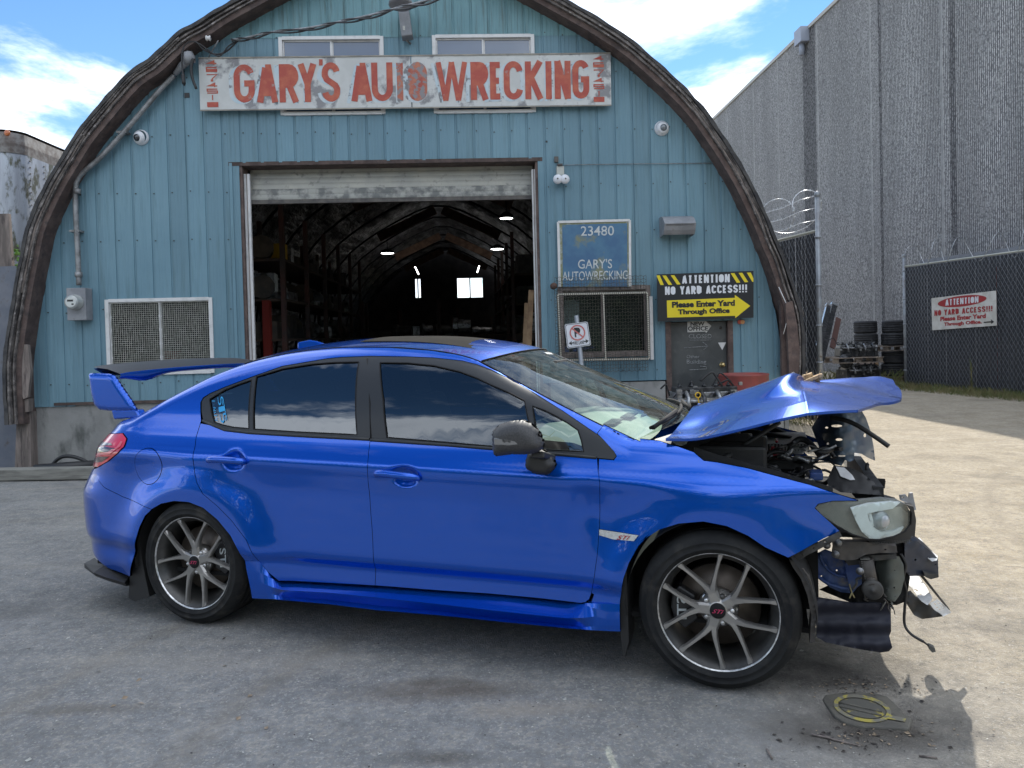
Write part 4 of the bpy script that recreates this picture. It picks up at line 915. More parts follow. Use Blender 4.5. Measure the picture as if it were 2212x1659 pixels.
# twin spot lamp
tw = thing('twin_spot_lamp', 'small fitting with two round white lamps beside the roll up door', 'outdoor lamp', tuple(fpt(*C2(1420, 1110), 0)))
a_ = fp(*C2(1395, 1075), .08); b_ = fp(*C2(1445, 1135), .08); q = MB(); q.fbox(a_[0], b_[0], 0, .08, b_[1], a_[1]); q.build('sensor_box', mat('cream_plastic', (.45, .46, .42), rough=.5), tw, bevel=.008)
q = MB(); q.fbox(a_[0]+.01, b_[0]-.02, .02, .10, a_[1]+.001, a_[1]+.025); q.fbox(a_[0]-.02, a_[0]+.03, 0, .03, a_[1]+.06, a_[1]+.13); q.build('mount', M['junk1'], tw)
for x in (1403, 1449):
    c_ = fpt(*C2(x, 1161), .12); q = MB(); q.lathe([(.025, -.10), (.035, -.03), (.057, -.015), (.06, .0), (.052, .022), (.02, .034), (0, .036)], c_, (FN+FU*(-.15 if x < 1420 else .15)), FU, 24); q.build('lamp_bulb', M['letsharp'], tw)
    q = MB(); q.lathe([(0, .0375), (.011, .0375)], c_, FN+FU*(-.15 if x < 1420 else .15), FU, 10, smooth=False); q.build('bulb_mark', M['junk1'], tw)
q = MB(); q.tube([fpt(x, y, .02) for x, y in [C2(1445, 1070), C2(1600, 1066), C2(1900, 1062), (1475, 353), (1560, 352)]], .005, 4); o_ = q.build('thin_wire', M['pipe']); tag(o_, 'thin wire running right from the twin spot lamp across the siding', 'wire')
# wall vent hood
vh = thing('vent_hood', 'dented grey metal vent hood on the right of the front, mouth facing down', 'vent', tuple(fpt(1430, 510, 0)))
cL = fp(Gx(978), Gy(180), 0)[0]; cR = fp(Gx(1250), Gy(180), 0)[0]; zt = fp(1460, Gy(88), .0)[1]; zb = fp(1460, Gy(262), .0)[1]
pr = [(0, zt), (.10, zt+.005), (.20, zt-.03), (.28, zt-.11), (.24, zb+.06), (.20, zb+.01)]
q = MB(); q.grid([[Wf(u, v, z) for v, z in pr] for u in (cL, cR)], smooth=False); q.build('hood_sheet', M['greybox'], vh)
for u in (cL, cR): q = MB(); q.add([Wf(u, v, z) for v, z in pr+[(0, zb)]], [tuple(range(7))], False); q.build('hood_side', M['greybox'], vh)
q = MB()
for i in range(11): t = i/10; q.bar(Wf(cL+.02, lerp(.275, .205, t), lerp(zt-.12, zb+.02, t)), Wf(cR-.02, lerp(.275, .205, t), lerp(zt-.12, zb+.02, t)), .004, .004)
q.build('hood_screen', M['dark'], vh)
# small hole covers
for (x, y), lab in ((C1(1212, 618), 'small dark hole in the siding left of the long sign'), (C2(1330, 918), 'small dark hole in the siding above the twin lamp')):
    q = MB(); c_ = fpt(x, y, .003); q.box(c_, (.03 if x < 500 else .012, .006, .03 if x < 500 else .012), (FU, FN, Vector((0, 0, 1)))); tag(q.build('wall_plug', M['ink']), lab, 'plug')
# ================================================================== CONCRETE WAREHOUSE ON THE RIGHT
WD = Vector((-.033, 1, 0)).normalized(); WNn = Vector((-WD.y, WD.x, 0))          # along the wall, outwards to the yard
W0 = Vector((11.3, 0, 0)); WH = 11.75
def wy(x, y):                                        # picture -> distance along the wall, height
    d = Vector(ray(x, y)); o = Vector((0, 0, EYE)); t = (W0-o).dot(WNn)/d.dot(WNn); P = o+d*t; return ((P-W0).dot(WD), P.z)
def Wp(s_, v, z): return W0+WD*s_+WNn*v+Vector((0, 0, z))
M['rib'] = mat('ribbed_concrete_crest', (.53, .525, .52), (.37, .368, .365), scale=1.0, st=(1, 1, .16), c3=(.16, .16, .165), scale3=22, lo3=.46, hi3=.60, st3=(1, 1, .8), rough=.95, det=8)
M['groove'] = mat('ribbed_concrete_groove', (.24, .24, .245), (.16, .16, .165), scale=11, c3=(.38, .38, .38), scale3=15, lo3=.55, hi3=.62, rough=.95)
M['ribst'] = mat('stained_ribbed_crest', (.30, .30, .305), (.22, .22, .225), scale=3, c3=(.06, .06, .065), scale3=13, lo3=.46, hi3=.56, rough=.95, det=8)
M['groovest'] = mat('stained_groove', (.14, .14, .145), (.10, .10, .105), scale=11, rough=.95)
M['smoothc'] = mat('smooth_concrete_strip', (.36, .36, .36), (.27, .27, .27), scale=4, rough=.9)
wh_ = thing('concrete_warehouse', 'tall grey warehouse of ribbed concrete panels on the right', 'warehouse', tuple(Wp(20, 0, 0)))
joints = sorted([wy(x, 500)[0] for x in (1575, 1632, 1685, 1771, 1885, 2038)]+[3.5, 9., 36.5]+[wy(2212, 500)[0]-.6])
stain = [(wy(1767, 500)[0], wy(1740, 500)[0]), (wy(2066, 300)[0], wy(2053, 300)[0]), (wy(1909, 500)[0], wy(1903, 500)[0])]
sc_z = 9.99
def ribwall(s0, s1, z0, z1, st):
    q = MB(); n_ = max(1, int(round((s1-s0)/.067))); p_ = (s1-s0)/n_
    for i in range(n_):
        a = s0+i*p_; pr_ = [(a, 0), (a+p_*.22, -.018), (a+p_*.42, -.018), (a+p_*.58, 0), (a+p_, 0)]
        for j in range(4):
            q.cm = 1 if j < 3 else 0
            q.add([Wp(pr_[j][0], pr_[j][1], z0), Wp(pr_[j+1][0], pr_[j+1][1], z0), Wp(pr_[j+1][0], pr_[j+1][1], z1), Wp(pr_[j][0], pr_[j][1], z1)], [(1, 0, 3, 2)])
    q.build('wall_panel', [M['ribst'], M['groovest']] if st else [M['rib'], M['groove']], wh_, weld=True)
for a, b in zip(joints[:-1], joints[1:]):
    cuts = [a+.05]
    for s0, s1 in stain:
        if a < s0 < b: cuts += [s0, min(s1, b-.06)]
    cuts.append(b-.05)
    for i in range(len(cuts)-1):
        if cuts[i+1]-cuts[i] > .08: ribwall(cuts[i], cuts[i+1], 0, WH-.02, i == 1 and len(cuts) > 2)
for s_ in joints[1:-1]:
    q = MB()
    for a, b in ((s_-.05, s_-.008), (s_+.008, s_+.05)): q.add([Wp(a, .004, 0), Wp(b, .004, 0), Wp(b, .004, WH-.02), Wp(a, .004, WH-.02), Wp(a, -.03, 0), Wp(b, -.03, 0), Wp(b, -.03, WH-.02), Wp(a, -.03, WH-.02)], [(1, 0, 3, 2), (0, 4, 7, 3), (5, 1, 2, 6)])
    tag(q.build('joint_strip', M['smoothc'], wh_), kind=None)
q = MB(); q.prism([Wp(3.5, -.035, 0), Wp(36.5, -.035, 0), Wp(36.5, -25, 0), Wp(3.5, -25, 0)], (0, 0, WH-.05)); q.build('building_core', M['smoothc'], wh_)
q = MB(); q.prism([Wp(3.4, .05, WH-.05), Wp(36.6, .05, WH-.05), Wp(36.6, -.3, WH-.05), Wp(3.4, -.3, WH-.05)], (0, 0, .12)); q.build('coping', mat('pale_coping', (.42, .41, .38), rough=.7), wh_)
s_, z_ = wy(1741, 85); q = MB(); q.prism([Wp(s_-.28, .30, z_-.15), Wp(s_+.28, .30, z_-.15), Wp(s_+.28, 0, z_-.15), Wp(s_-.28, 0, z_-.15)], (0, 0, .5)); q.tube([Wp(s_, .15, z_-.14), Wp(s_, .15, z_-.55)], .09, 10); q.build('scupper', mat('scupper_paint', (.30, .33, .40), rough=.5), wh_)

# ================================================================== FENCES
M['slat'] = mat('black_privacy_slats', (.018, .022, .03), (.035, .04, .05), scale=4, st=(14, 14, .3), rough=.45)
M['link'] = mat('galvanised_link', (.27, .29, .32), rough=.5, metal=.3); M['post'] = mat('galvanised_post', (.30, .33, .36), (.22, .23, .25), scale=6, c3=(.14, .10, .07), scale3=9, lo3=.62, hi3=.72, rough=.45, metal=.35)
M['razor'] = mat('razor_wire_steel', (.55, .56, .58), rough=.3, metal=.8)
def fence(A, B, h, posts, lab, name_, loops, h_post, barb):
    A = Vector(A); B = Vector(B); d = (B-A); L_ = d.length; d.normalize(); nrm = Vector((-d.y, d.x, 0))
    if nrm.x > 0: nrm = -nrm                         # towards the yard entrance
    t = thing(name_, lab, 'fence', tuple(A))
    q = MB(); n_ = int(L_/.09)
    for i in range(n_):
        a = A+d*(L_*i/n_+.004); b = A+d*(L_*(i+1)/n_-.004); off = nrm*random.uniform(-.004, .004)
        q.add([a+off+Vector((0, 0, .06)), b+off+Vector((0, 0, .06)), b+off+Vector((0, 0, h-.03)), a+off+Vector((0, 0, h-.03))], [(0, 1, 2, 3)])
    tag(q.build('privacy_slats', M['slat'], t), kind='stuff')
    q = MB(); p_ = .10; k0 = -int(h/p_)
    for i in range(k0, int(L_/p_)+1):
        for sg_ in (1, -1):
            x0 = i*p_; pts = []
            for (s0, z0) in ((x0, .05), (x0+h*.62, h-.02)):
                pts.append((s0 if sg_ > 0 else L_-s0, z0))
            (sa, za), (sb, zb_) = pts
            # clip to the panel
            f0, f1 = 0, 1
            for lim, sign in ((0, 1), (L_, -1)):
                va, vb = (sa-lim)*sign, (sb-lim)*sign
                if va < 0 and vb < 0: f0 = 2; break
                if va < 0: f0 = max(f0, va/(va-vb))
                if vb < 0: f1 = min(f1, va/(va-vb))
            if f0 >= f1: continue
            q.tube([A+d*lerp(sa, sb, f)+nrm*.018+Vector((0, 0, lerp(za, zb_, f))) for f in (f0, f1)], .0032, 3, cap=False)
    tag(q.build('chain_link', M['link'], t), kind='stuff')
    q = MB(); q.tube([A+Vector((0, 0, h)), B+Vector((0, 0, h))], .022, 8); q.build('top_rail', mat('pale_rail', (.42, .42, .36), rough=.5), t)
    for s_ in posts:
        P_ = A+d*s_; q = MB(); q.tube([P_-Vector((0, 0, .1)), P_+Vector((0, 0, h_post))], .036, 10); q.lathe([(.038, 0), (.044, .01), (.044, .05), (.03, .075), (0, .085)], P_+Vector((0, 0, h_post)), (0, 0, 1), (1, 0, 0), 12); q.build('fence_post', M['post'], t)
        for z_ in (.4, .95, 1.5, 2.1, h-.1):
            q = MB(); q.tube([P_+Vector((0, 0, z_-.015)), P_+Vector((0, 0, z_+.015))], .046, 10); q.build('band_clamp', M['link'], t)
    if barb:
        for z_ in barb:
            q = MB(); pts = [A+d*(L_*i/14)+Vector((0, 0, z_+.02*math.sin(i*2.1))) for i in range(15)]; q.tube(pts, .005, 4)
            for i in range(int(L_/.13)): c_ = A+d*(i*.13)+Vector((0, 0, z_)); q.bar(c_-Vector((.01, 0, .02)), c_+Vector((.01, 0, .02)), .004)
            q.build('barbed_wire', M['razor'], t)
    q = MB(); pts = []; (r0, zc, pitch) = loops
    n_ = int(L_/pitch*28)
    for i in range(n_): a = i/28*2*math.pi; pts.append(A+d*(i/28*pitch+.12*math.sin(a*.37))+nrm*(r0*math.cos(a))*.8+d*(r0*.85*math.cos(a))+Vector((0, 0, zc+r0*math.sin(a)+.04*math.sin(a*.21))))
    q.tube(pts, .0068, 4)
    for i in range(0, n_, 2): c_ = pts[i]; q.bar(c_-Vector((0, 0, .012)), c_+Vector((0, 0, .012)), .003, .025)
    q.build('razor_coil', M['razor'], t)
    return t
A = dp(1770, 700, 11.1); A.z = 0; Bv = Vector((A.x-.157*7, A.y+7, 0))
fence(A, Bv, dp(1762, 499, 11.15).z, [0, 3.2, 6.4], 'black slatted chain link gate beside the workshop, with tall post and razor wire', 'slatted_gate', (.30, dp(1762, 499, 11.15).z+.34, .9), dp(1765, 425, 11.1).z, [dp(1762, 499, 11.15).z+q_ for q_ in (.16, .34, .52)])
A2 = gp(1957, 836); B2 = A2+Vector((.195, -1, 0)).normalized()*6.2
fence(A2, B2, dp(1953, 576, A2.y).z, [0, 6.1], 'long black slatted chain link fence on the right carrying a red and white sign', 'slatted_fence', (.27, dp(1953, 576, A2.y).z+.20, .80), dp(1953, 556, A2.y).z, None)
# sign on that fence
fd = Vector((.195, -1, 0)).normalized(); fn_ = Vector((-fd.y, fd.x, 0)); fn_ = -fn_ if fn_.x > 0 else fn_
def ffp(x, y, v=.04):
    d = Vector(ray(x, y)); o = Vector((0, 0, EYE)); q_ = A2+fn_*v; t = (q_-o).dot(fn_)/d.dot(fn_); return o+d*t
J = lambda x, y: (1670.5+.27781*x, 403.2+.27781*y)
rs_ = thing('attention_sign', 'white sign with red lettering and a small black arrow, fixed to the black fence', 'sign', tuple(ffp(*J(1235, 1115))))
jc = [(1229, 868), (1730, 808), (1736, 1080), (1235, 1117)]
q = MB(); q.prism([ffp(*J(*c_)) for c_ in jc], fn_*-.012); q.build('sign_board', mat('dirty_white_board', (.62, .61, .58), (.50, .49, .45), scale=5, rough=.5), rs_)
def jb(x, y, l=.003): return ffp(*J(x, y), .04+l)
M['darkred'] = mat('dark_red_vinyl', (.33, .025, .03), rough=.45)
q = MB(); pts = [(1468+190*math.cos(a), 890-.115*190*math.cos(a)+42*math.sin(a)) for a in np.linspace(0, 2*math.pi, 36, endpoint=False)]; q.add([jb(*p_) for p_ in pts], [tuple(range(36))], False); q.build('red_oval', M['darkred'], rs_)
def jcaps(s_, x0, x1, y0, y1, sl, mt, l=.005, w=.2): caps(s_, quad_fn(jb(x0, y1, l), jb(x1, y1-sl, l), jb(x0, y0, l), jb(x1, y0-sl, l)), w, 'lettering', mt, rs_)
jcaps('ATTENTION', 1338, 1595, 878, 926, 26, 'letsharp')
jcaps('NO YARD ACCESS!!!', 1252, 1705, 962, 1006, 38, 'darkred')
for s_, x0, x1, y0, y1, sl in (('Please Enter Yard', 1298, 1652, 1012, 1048, 26), ('Through Office.', 1326, 1622, 1056, 1092, 20)):
    q = MB(); put_text(q, s_, quad_fn(jb(x0, y1), jb(x1, y1-sl), jb(x0, y0), jb(x1, y0-sl)), .05); q.build('lettering', M['darkred'], rs_)
q = MB(); q.add([jb(*p_) for p_ in [(1635, 1051), (1695, 1046), (1690, 1030), (1718, 1051), (1692, 1068), (1695, 1056), (1636, 1060)]], [tuple(range(7))], False); q.build('black_arrow', M['ink'], rs_)

# ================================================================== TYRES, PALLETS, SCRAP BEYOND THE FENCE
M['rubber'] = mat('dusty_tyre_rubber', (.022, .023, .026), (.04, .041, .044), scale=7, rough=.75); M['pallet'] = mat('grey_pallet_wood', (.30, .25, .20), (.19, .155, .135), scale=9, rough=.9, objvar=.25)
def tyre_mesh():
    q = MB(); w_ = .165; pr_ = [(.19, -.11), (.21, -w_*.95), (.27, -w_), (.315, -w_*.93), (.335, -w_*.75)]
    for g_ in (-.5, -.2, .2, .5):
        pr_ += [(.338, w_*g_-.012), (.330, w_*g_-.008), (.330, w_*g_+.008), (.338, w_*g_+.012)]
    pr_ += [(.335, w_*.75), (.315, w_*.93), (.27, w_), (.21, w_*.95), (.19, .11)]
    q.lathe([(r_*.88, h_) for r_, h_ in pr_], (0, 0, 0), (0, 0, 1), (1, 0, 0), 40); return q
def pallet(c, ang, lab, grp=True):
    t = thing('pallet', lab, 'pallet', tuple(c), 'wooden pallets by the fence'); d = Vector((math.cos(ang), math.sin(ang), 0)); e = Vector((-d.y, d.x, 0)); z3 = Vector((0, 0, 1)); c = Vector(c)
    for k in range(6): q = MB(); q.box(c+e*(-.5+.2*k)+z3*.125, (.6, .045, .01), (d, e, z3)); q.build('deck_board', M['pallet'], t)
    for k in range(3): q = MB(); q.box(c+e*(-.5+.5*k)+z3*.01, (.6, .05, .01), (d, e, z3)); q.build('bottom_board', M['pallet'], t)
    for k in range(3):
        for l in range(3): q = MB(); q.box(c+e*(-.46+.46*k)+d*(-.54+.54*l)+z3*.068, (.06, .045, .047), (d, e, z3)); q.build('block', M['pallet'], t)
    return t
K = lambda x, y: (1659+.15969*x, 576+.15969*y)
bp0 = gp(1872, 823); bp1 = gp(1922, 826)
tq = tyre_mesh()
proto_t = None; base_z_ = .14
c0 = Vector((bp0.x, bp0.y, 0)); c1 = Vector((c0.x+.615, c0.y-.25, 0))
pallet((lerp(c0.x, c1.x, .4), c0.y-.1, 0), .0, 'low weathered pallet on the ground under the tyre stacks')
tierz = [.14+.165, .14+.165*3+.005, .14+.33*2+.01+.14+.165, .14+.33*2+.01+.14+.165*3+.005]
pallet((lerp(c0.x, c1.x, .4), c0.y-.1, .14+.66+.01), .02, 'weathered pallet lying between the lower and upper tyres of the stacks')
names = [('bottom', 'left'), ('second', 'left'), ('third', 'left'), ('top', 'left'), ('bottom', 'right'), ('second', 'right'), ('third', 'right'), ('top', 'right')]
tm = None; idx = 0
for col_, cc in enumerate((c0, c1)):
    for k in range(4):
        if tm is None:
            o_ = tq.build('tyre', M['rubber']); tm = o_.data
        else: o_ = bpy.data.objects.new('tyre', tm); COL.objects.link(o_)
        o_.location = cc+Vector((random.uniform(-.02, .02), random.uniform(-.02, .02), tierz[k])); o_.rotation_euler = (0, 0, random.uniform(0, 6))
        tag(o_, '%s tyre of the %s stack by the ribbed wall' % (names[idx][0], names[idx][1]), 'tyre', 'worn black tyres stacked on pallets'); idx += 1
q = MB(); P_ = [dp(*K(x, y), c0.y-.52) for x, y in [(1215, 1280), (1450, 1285), (1420, 1330), (1350, 1405), (1260, 1345)]]; q.prism(P_, (0, .01, 0)); tag(q.build('cardboard_flap', mat('brown_card', (.33, .26, .23), rough=.9)), 'torn brown cardboard hanging off the lower tyres', 'cardboard')
q = MB(); P_ = [dp(*K(x, y), c0.y-.5) for x, y in [(1455, 1290), (1495, 1290), (1490, 1370), (1465, 1375)]]; q.prism(P_, (0, .05, 0)); tag(q.build('torn_cover', M['crate']), 'tan torn scrap hanging beside the cardboard on the tyres', 'scrap')
# scrap engines
M['engdark'] = mat('oily_engine_metal', (.03, .032, .035), (.09, .09, .095), scale=14, lo=.45, hi=.65, rough=.45, metal=.5); M['engalu'] = mat('cast_aluminium', (.36, .37, .38), (.15, .15, .16), scale=16, rough=.4, metal=.7)
M['hose'] = mat('black_hose', (.018, .018, .02), rough=.5)
def scrap(name_, lab, cat, c, size, d, seed, grp=None, dip=None):
    random.seed(seed); c = Vector(c); L_, D_, H_ = size; d = Vector(d).normalized(); e = Vector((-d.y, d.x, 0)); z3 = Vector((0, 0, 1)); ax_ = (d, e, z3); t = thing(name_, lab, cat, tuple(c), grp)
    q = MB(); q.box(c+z3*H_*.32, (L_*.44, D_*.36, H_*.32), ax_)
    for k in range(5): q.box(c+d*(-.36+.18*k)*L_+z3*H_*.3-e*D_*.38, (.012, .02, H_*.28), ax_)
    q.build('engine_block', M['engdark'], t, bevel=.01)
    q = MB(); q.box(c+z3*H_*.72, (L_*.42, D_*.26, H_*.09), ax_)
    q.build('cylinder_head', M['engalu'], t, bevel=.008)
    q = MB(); q.box(c+z3*H_*.86-e*D_*.05, (L_*.40, D_*.2, H_*.06), ax_)
    for k in range(5): q.lathe([(.02, 0), (.03, .02), (.012, .03), (.012, .05), (0, .05)], c+d*(-.32+.16*k)*L_+z3*H_*.91-e*D_*.05, z3, d, 8)
    q.build('valve_cover', M['engdark'], t, bevel=.008)
    for k in range(4):
        q = MB(); a = c+d*(-.30+.2*k)*L_-e*D_*.25+z3*H_*.72; q.tube([a, a-e*.10+z3*.05, a-e*.20-z3*.01, a-e*.22-z3*.12], .022, 7); q.build('intake_runner', M['engdark' if k % 2 else 'engalu'], t)
    q = MB(); q.tube([c-d*L_*.4-e*D_*.47+z3*H_*.62, c+d*L_*.15-e*D_*.47+z3*H_*.60], .018, 8); q.box(c-d*L_*.05-e*D_*.46+z3*H_*.66, (L_*.36, .01, .012), ax_); q.build('fuel_rail', M['engalu'], t)
    for k, (x, z_, r_) in enumerate(((.47, .3, .09), (.47, .62, .06), (.48, .12, .05))):
        q = MB(); q.lathe([(0, .03), (r_*.3, .03), (r_*.4, .01), (r_, .012), (r_, .0), (r_*.9, -.015), (r_, -.03), (0, -.03)], c+d*x*L_+z3*z_*H_-e*.03*k, d, z3, 18); q.build('pulley', M['engalu' if k else 'engdark'], t)
    for k in range(9):
        a = c+d*random.uniform(-.45, .45)*L_+e*random.uniform(-.4, .2)*D_+z3*random.uniform(.6, .95)*H_; b = a+d*random.uniform(-.3, .3)*L_+z3*random.uniform(-.1, .12); m1 = (a+b)/2+z3*random.uniform(.04, .14)-e*random.uniform(0, .08)
        q = MB(); q.tube([Vector(p_) for p_ in catmull([tuple(a), tuple(a.lerp(m1, .6)+z3*.02), tuple(m1), tuple(b)], 4)], random.uniform(.005, .014), 6); q.build('hose', M['hose'], t)
    q = MB()
    for k in range(26):
        p_ = c+d*random.uniform(-.46, .46)*L_+e*random.uniform(-.48, -.1)*D_+z3*random.uniform(.25, 1.0)*H_; q.box(p_, (random.uniform(.008, .03),)*3, ax_)
    tag(q.build('fittings', M['engalu'], t), kind='stuff')
    if dip:
        q = MB(); q.tube([dip+Vector((.028*math.cos(a), 0, .028*math.sin(a))) for a in np.linspace(0, 2*math.pi, 14, endpoint=False)], .008, 6, closed=True); q.bar(dip+Vector((0, 0, -.03)), dip+Vector((.02, 0, -.16)), .022, .01); q.build('yellow_dipstick', M['yellowp'], t)
    return t
NN = lambda x, y: (1405.5+.14583*x, 771.9+.14583*y)
ec = dp(1520, 880, 8.35); 
scrap('salvaged_engine', 'greasy black salvaged engine with hoses on a timber crate before the office door', 'engine', (ec.x, 8.35, .42), (.86, .5, .46), (1, .04, 0), 5, None, dp(*NN(700, 560), 8.05))
q = MB()
t_ = thing('engine_crate', 'low timber crate under the salvaged engine', 'crate', (ec.x, 8.35, 0))
for k in range(5): q = MB(); q.box((ec.x-.4+.2*k, 8.35, .40), (.08, .3, .012)); q.build('crate_board', M['pallet'], t_)
for sx in (-.42, .42):
    q = MB(); q.box((ec.x+sx, 8.35, .194), (.03, .28, .193)); q.build('crate_side', M['pallet'], t_)
pc = dp(1605, 808, 8.85); dr = thing('red_drum', 'faded red steel drum standing by the office door', 'drum', (pc.x, 8.85, 0)); dz = dp(1605, 808, 8.85).z
q = MB(); pr_ = [(0, .03), (.27, .03), (.285, .01), (.295, .0), (.29, .02)]; pr_ += [(.29, dz*.33-.02), (.30, dz*.33), (.29, dz*.33+.02), (.29, dz*.66-.02), (.30, dz*.66), (.29, dz*.66+.02), (.29, dz-.02), (.298, dz-.005), (.293, dz+.004), (.28, dz), (.275, dz-.02), (0, dz-.015)]
q.lathe([(r_, h_) for r_, h_ in pr_], (pc.x, 8.85, 0), (0, 0, 1), (1, 0, 0), 40); q.build('drum_shell', mat('faded_red_drum', (.28, .06, .05), (.20, .05, .045), scale=4, c3=(.12, .06, .045), scale3=11, lo3=.58, hi3=.7, rough=.55), dr)
# pile by the gate post
pz = gp(1802, 826); px, py = pz.x-.15, pz.y-1.5
pallet((px, py, 0), .1, 'pallet at the bottom of the scrap pile left of the tyres'); 
scrap('scrap_axle_unit', 'dark rusty axle and gearbox scrap lying on the bottom pallet of the pile', 'scrap metal', (px+.1, py, .15), (1.0, .7, .42), (1, .1, 0), 11, 'scrap units piled on pallets')
hb = Vector(dp(*K(1065, 1280), py-.5)); q = MB(); q.lathe([(0, .03), (.03, .03), (.035, .05), (.07, .05), (.08, .02), (.12, .02), (.125, -.02), (.17, -.02), (.175, -.05), (0, -.05)], hb, (0, -1, 0), (1, 0, 0), 28); tag(q.build('brake_drum', M['engdark']), 'round dark brake drum facing out of the scrap pile', 'brake drum')
pallet((px-.15, py, .60), .05, 'pale pallet in the middle of the scrap pile carrying black engine parts')
scrap('scrap_engine', 'heap of black engine parts on the middle pallet of the pile', 'scrap metal', (px+.05, py, .745), (1.0, .6, .34), (1, -.1, 0), 12, 'scrap units piled on pallets')
for k, (xt, yt, xb, yb, lab) in enumerate([(900, 515, 790, 980, 'shiny topped metal channel leaning on the ribbed wall, right of the pair'), (828, 530, 745, 860, 'shiny topped metal channel leaning on the ribbed wall, left of the pair')]):
    a_ = dp(*K(xt, yt), py+1.3); b_ = a_+(dp(*K(xb, yb), py+.2)-a_)*1.6; t = thing('metal_channel', lab, 'metal channel', tuple(b_), 'leaning metal channels'); dd = (a_-b_).normalized(); xx = Vector((1, 0, 0)); 
    q = MB(); q.bar(b_, a_, .13, .05, up=(0, -1, .3)); q.build('channel_web', M['engdark'], t)
    q = MB(); q.bar(b_-xx*.075, a_-xx*.075, .02, .08, up=(0, -1, .3)); q.bar(b_+xx*.0-xx*.0+dd*1e-3, b_+dd*.002, .01); q.build('channel_flange', M['razor'], t)
    q = MB(); q.bar(a_-dd*.06, a_+dd*.03, .19, .09, up=(0, -1, .3)); q.build('channel_cap', M['razor'], t)
q = MB(); a_ = dp(*K(955, 700), py+1.5); b_ = dp(*K(870, 1100), py+.6); q.bar(b_, a_, .14, .03, up=(0, -1, .3)); tag(q.build('reddish_plank', mat('reddish_plank', (.13, .07, .06), rough=.9)), 'short reddish brown plank leaning against the ribbed wall', 'plank')
# red steel thing and grey ledge behind the long fence
rp = dp(2122, 560, 16.3); rp.x += .25; q = MB(); q.bar((rp.x, rp.y, 0), rp, .12, .10); q.box(rp+Vector((-.06, 0, .02)), (.2, .12, .05)); tag(q.build('red_bracket', M['red']), 'rusty red steel post with a flat head behind the long fence', 'post')
lt_ = Vector((-.195, 1, 0)).normalized(); q = MB(); a_ = A2+Vector((.30, -.1, 0)); b_ = a_-lt_*6; hz = dp(1953, 562, A2.y).z
q.prism([a_+Vector((0, 0, hz-.35)), b_+Vector((0, 0, hz-.35)), b_+Vector((0, 0, hz-.02)), a_+Vector((0, 0, hz-.02))], (.15, .03, 0)); tag(q.build('grey_container_edge', M['greybox']), 'grey steel container edge showing just above the long fence', 'container')

# ================================================================== NO PARKING SIGN
sv = .45
npk = thing('no_parking_sign', 'tilted white no parking fire lane sign on a grey pipe', 'traffic sign', tuple(fpt(1256, 1000, sv)))
q = MB(); top = fpt(Gx(240), Gy(955), sv); low = fpt(Gx(285), Gy(1370), sv); dd = (low-top).normalized(); bot = top+dd*((top.z+.05)/-dd.z); q.tube([bot, top], .028, 12); q.build('pipe_post', M['post'], npk)
def rrect(cs_, r_=.1, n_=5):                         # rounded quad in picture points
    P_ = []; m_ = len(cs_)
    for i in range(m_):
        p0, p1, p2 = [Vector(cs_[(i+k) % m_]) for k in (-1, 0, 1)]; a = p1.lerp(p0, r_); b = p1.lerp(p2, r_)
        for k in range(n_+1): t = k/n_; P_.append(tuple(a.lerp(p1, t).lerp(p1.lerp(b, t), t)))
    return P_
sc4 = [(135, 1035), (340, 1008), (372, 1220), (160, 1250)]
SVv = sv+.032
def spt(x, y, l=0): return fpt(Gx(x), Gy(y), SVv+l)
cen = Vector((252, 1128))
q = MB(); q.prism([spt(*p_) for p_ in rrect(sc4)], FN*-.004); q.build('sign_plate', M['letsharp'], npk)
o1 = [tuple(cen+(Vector(p_)-cen)*.955) for p_ in rrect(sc4)]; o2 = [tuple(cen+(Vector(p_)-cen)*.915) for p_ in rrect(sc4)]
q = MB(); n_ = len(o1); q.add([spt(*p_, .002) for p_ in o1+o2], [(i, (i+1) % n_, n_+(i+1) % n_, n_+i) for i in range(n_)], False); q.build('border_line', M['ink'], npk)
sgq = (Vector((340, 1008))-Vector((135, 1035))).normalized(); sgr = Vector((-sgq.y, sgq.x))
M['prohibit'] = mat('faded_red_ring', (.52, .16, .15), rough=.5)
cc_ = Vector((250, 1108)); n_ = 40; q = MB(); ro = [tuple(cc_+sgq*70*math.cos(a)+sgr*70*math.sin(a)) for a in np.linspace(0, 2*math.pi, n_, endpoint=False)]; ri = [tuple(cc_+sgq*58*math.cos(a)+sgr*58*math.sin(a)) for a in np.linspace(0, 2*math.pi, n_, endpoint=False)]
q.add([spt(*p_, .0055) for p_ in ro+ri], [(i, (i+1) % n_, n_+(i+1) % n_, n_+i) for i in range(n_)], False); q.build('red_ring', M['prohibit'], npk)
q = MB(); e1 = (sgq+sgr).normalized(); e2 = Vector((-e1.y, e1.x)); q.add([spt(*(cc_+e1*a+e2*b), .0045) for a, b in ((-62, -6), (62, -6), (62, 6), (-62, 6))], [(0, 1, 2, 3)], False); q.build('red_bar', M['prohibit'], npk)
q = MB(); vs, fs = strokes([[(0, 0), (0, 1), (.35, 1), (.6, .93), (.68, .75), (.6, .57), (.35, .5), (0, .5)]], .2)
q.add([spt(*(cc_+sgq*(a*62-20)+sgr*(38-b*76)), .003) for a, b in vs], fs, False); q.build('letter', M['ink'], npk)
for s_, sx in ((1, 1), (-1, -1)):
    q = MB(); b0 = Vector((258, 1188)) if False else Vector((262, 1192)); o = b0+sgq*(68*s_); q.add([spt(*(o+sgq*(x*s_)+sgr*y), .003) for x, y in ((22, 0), (-8, -20), (-2, -5), (-24, -4), (-24, 4), (-2, 5), (-8, 20))], [tuple(range(7))], False); q.build('arrow', M['ink'], npk)
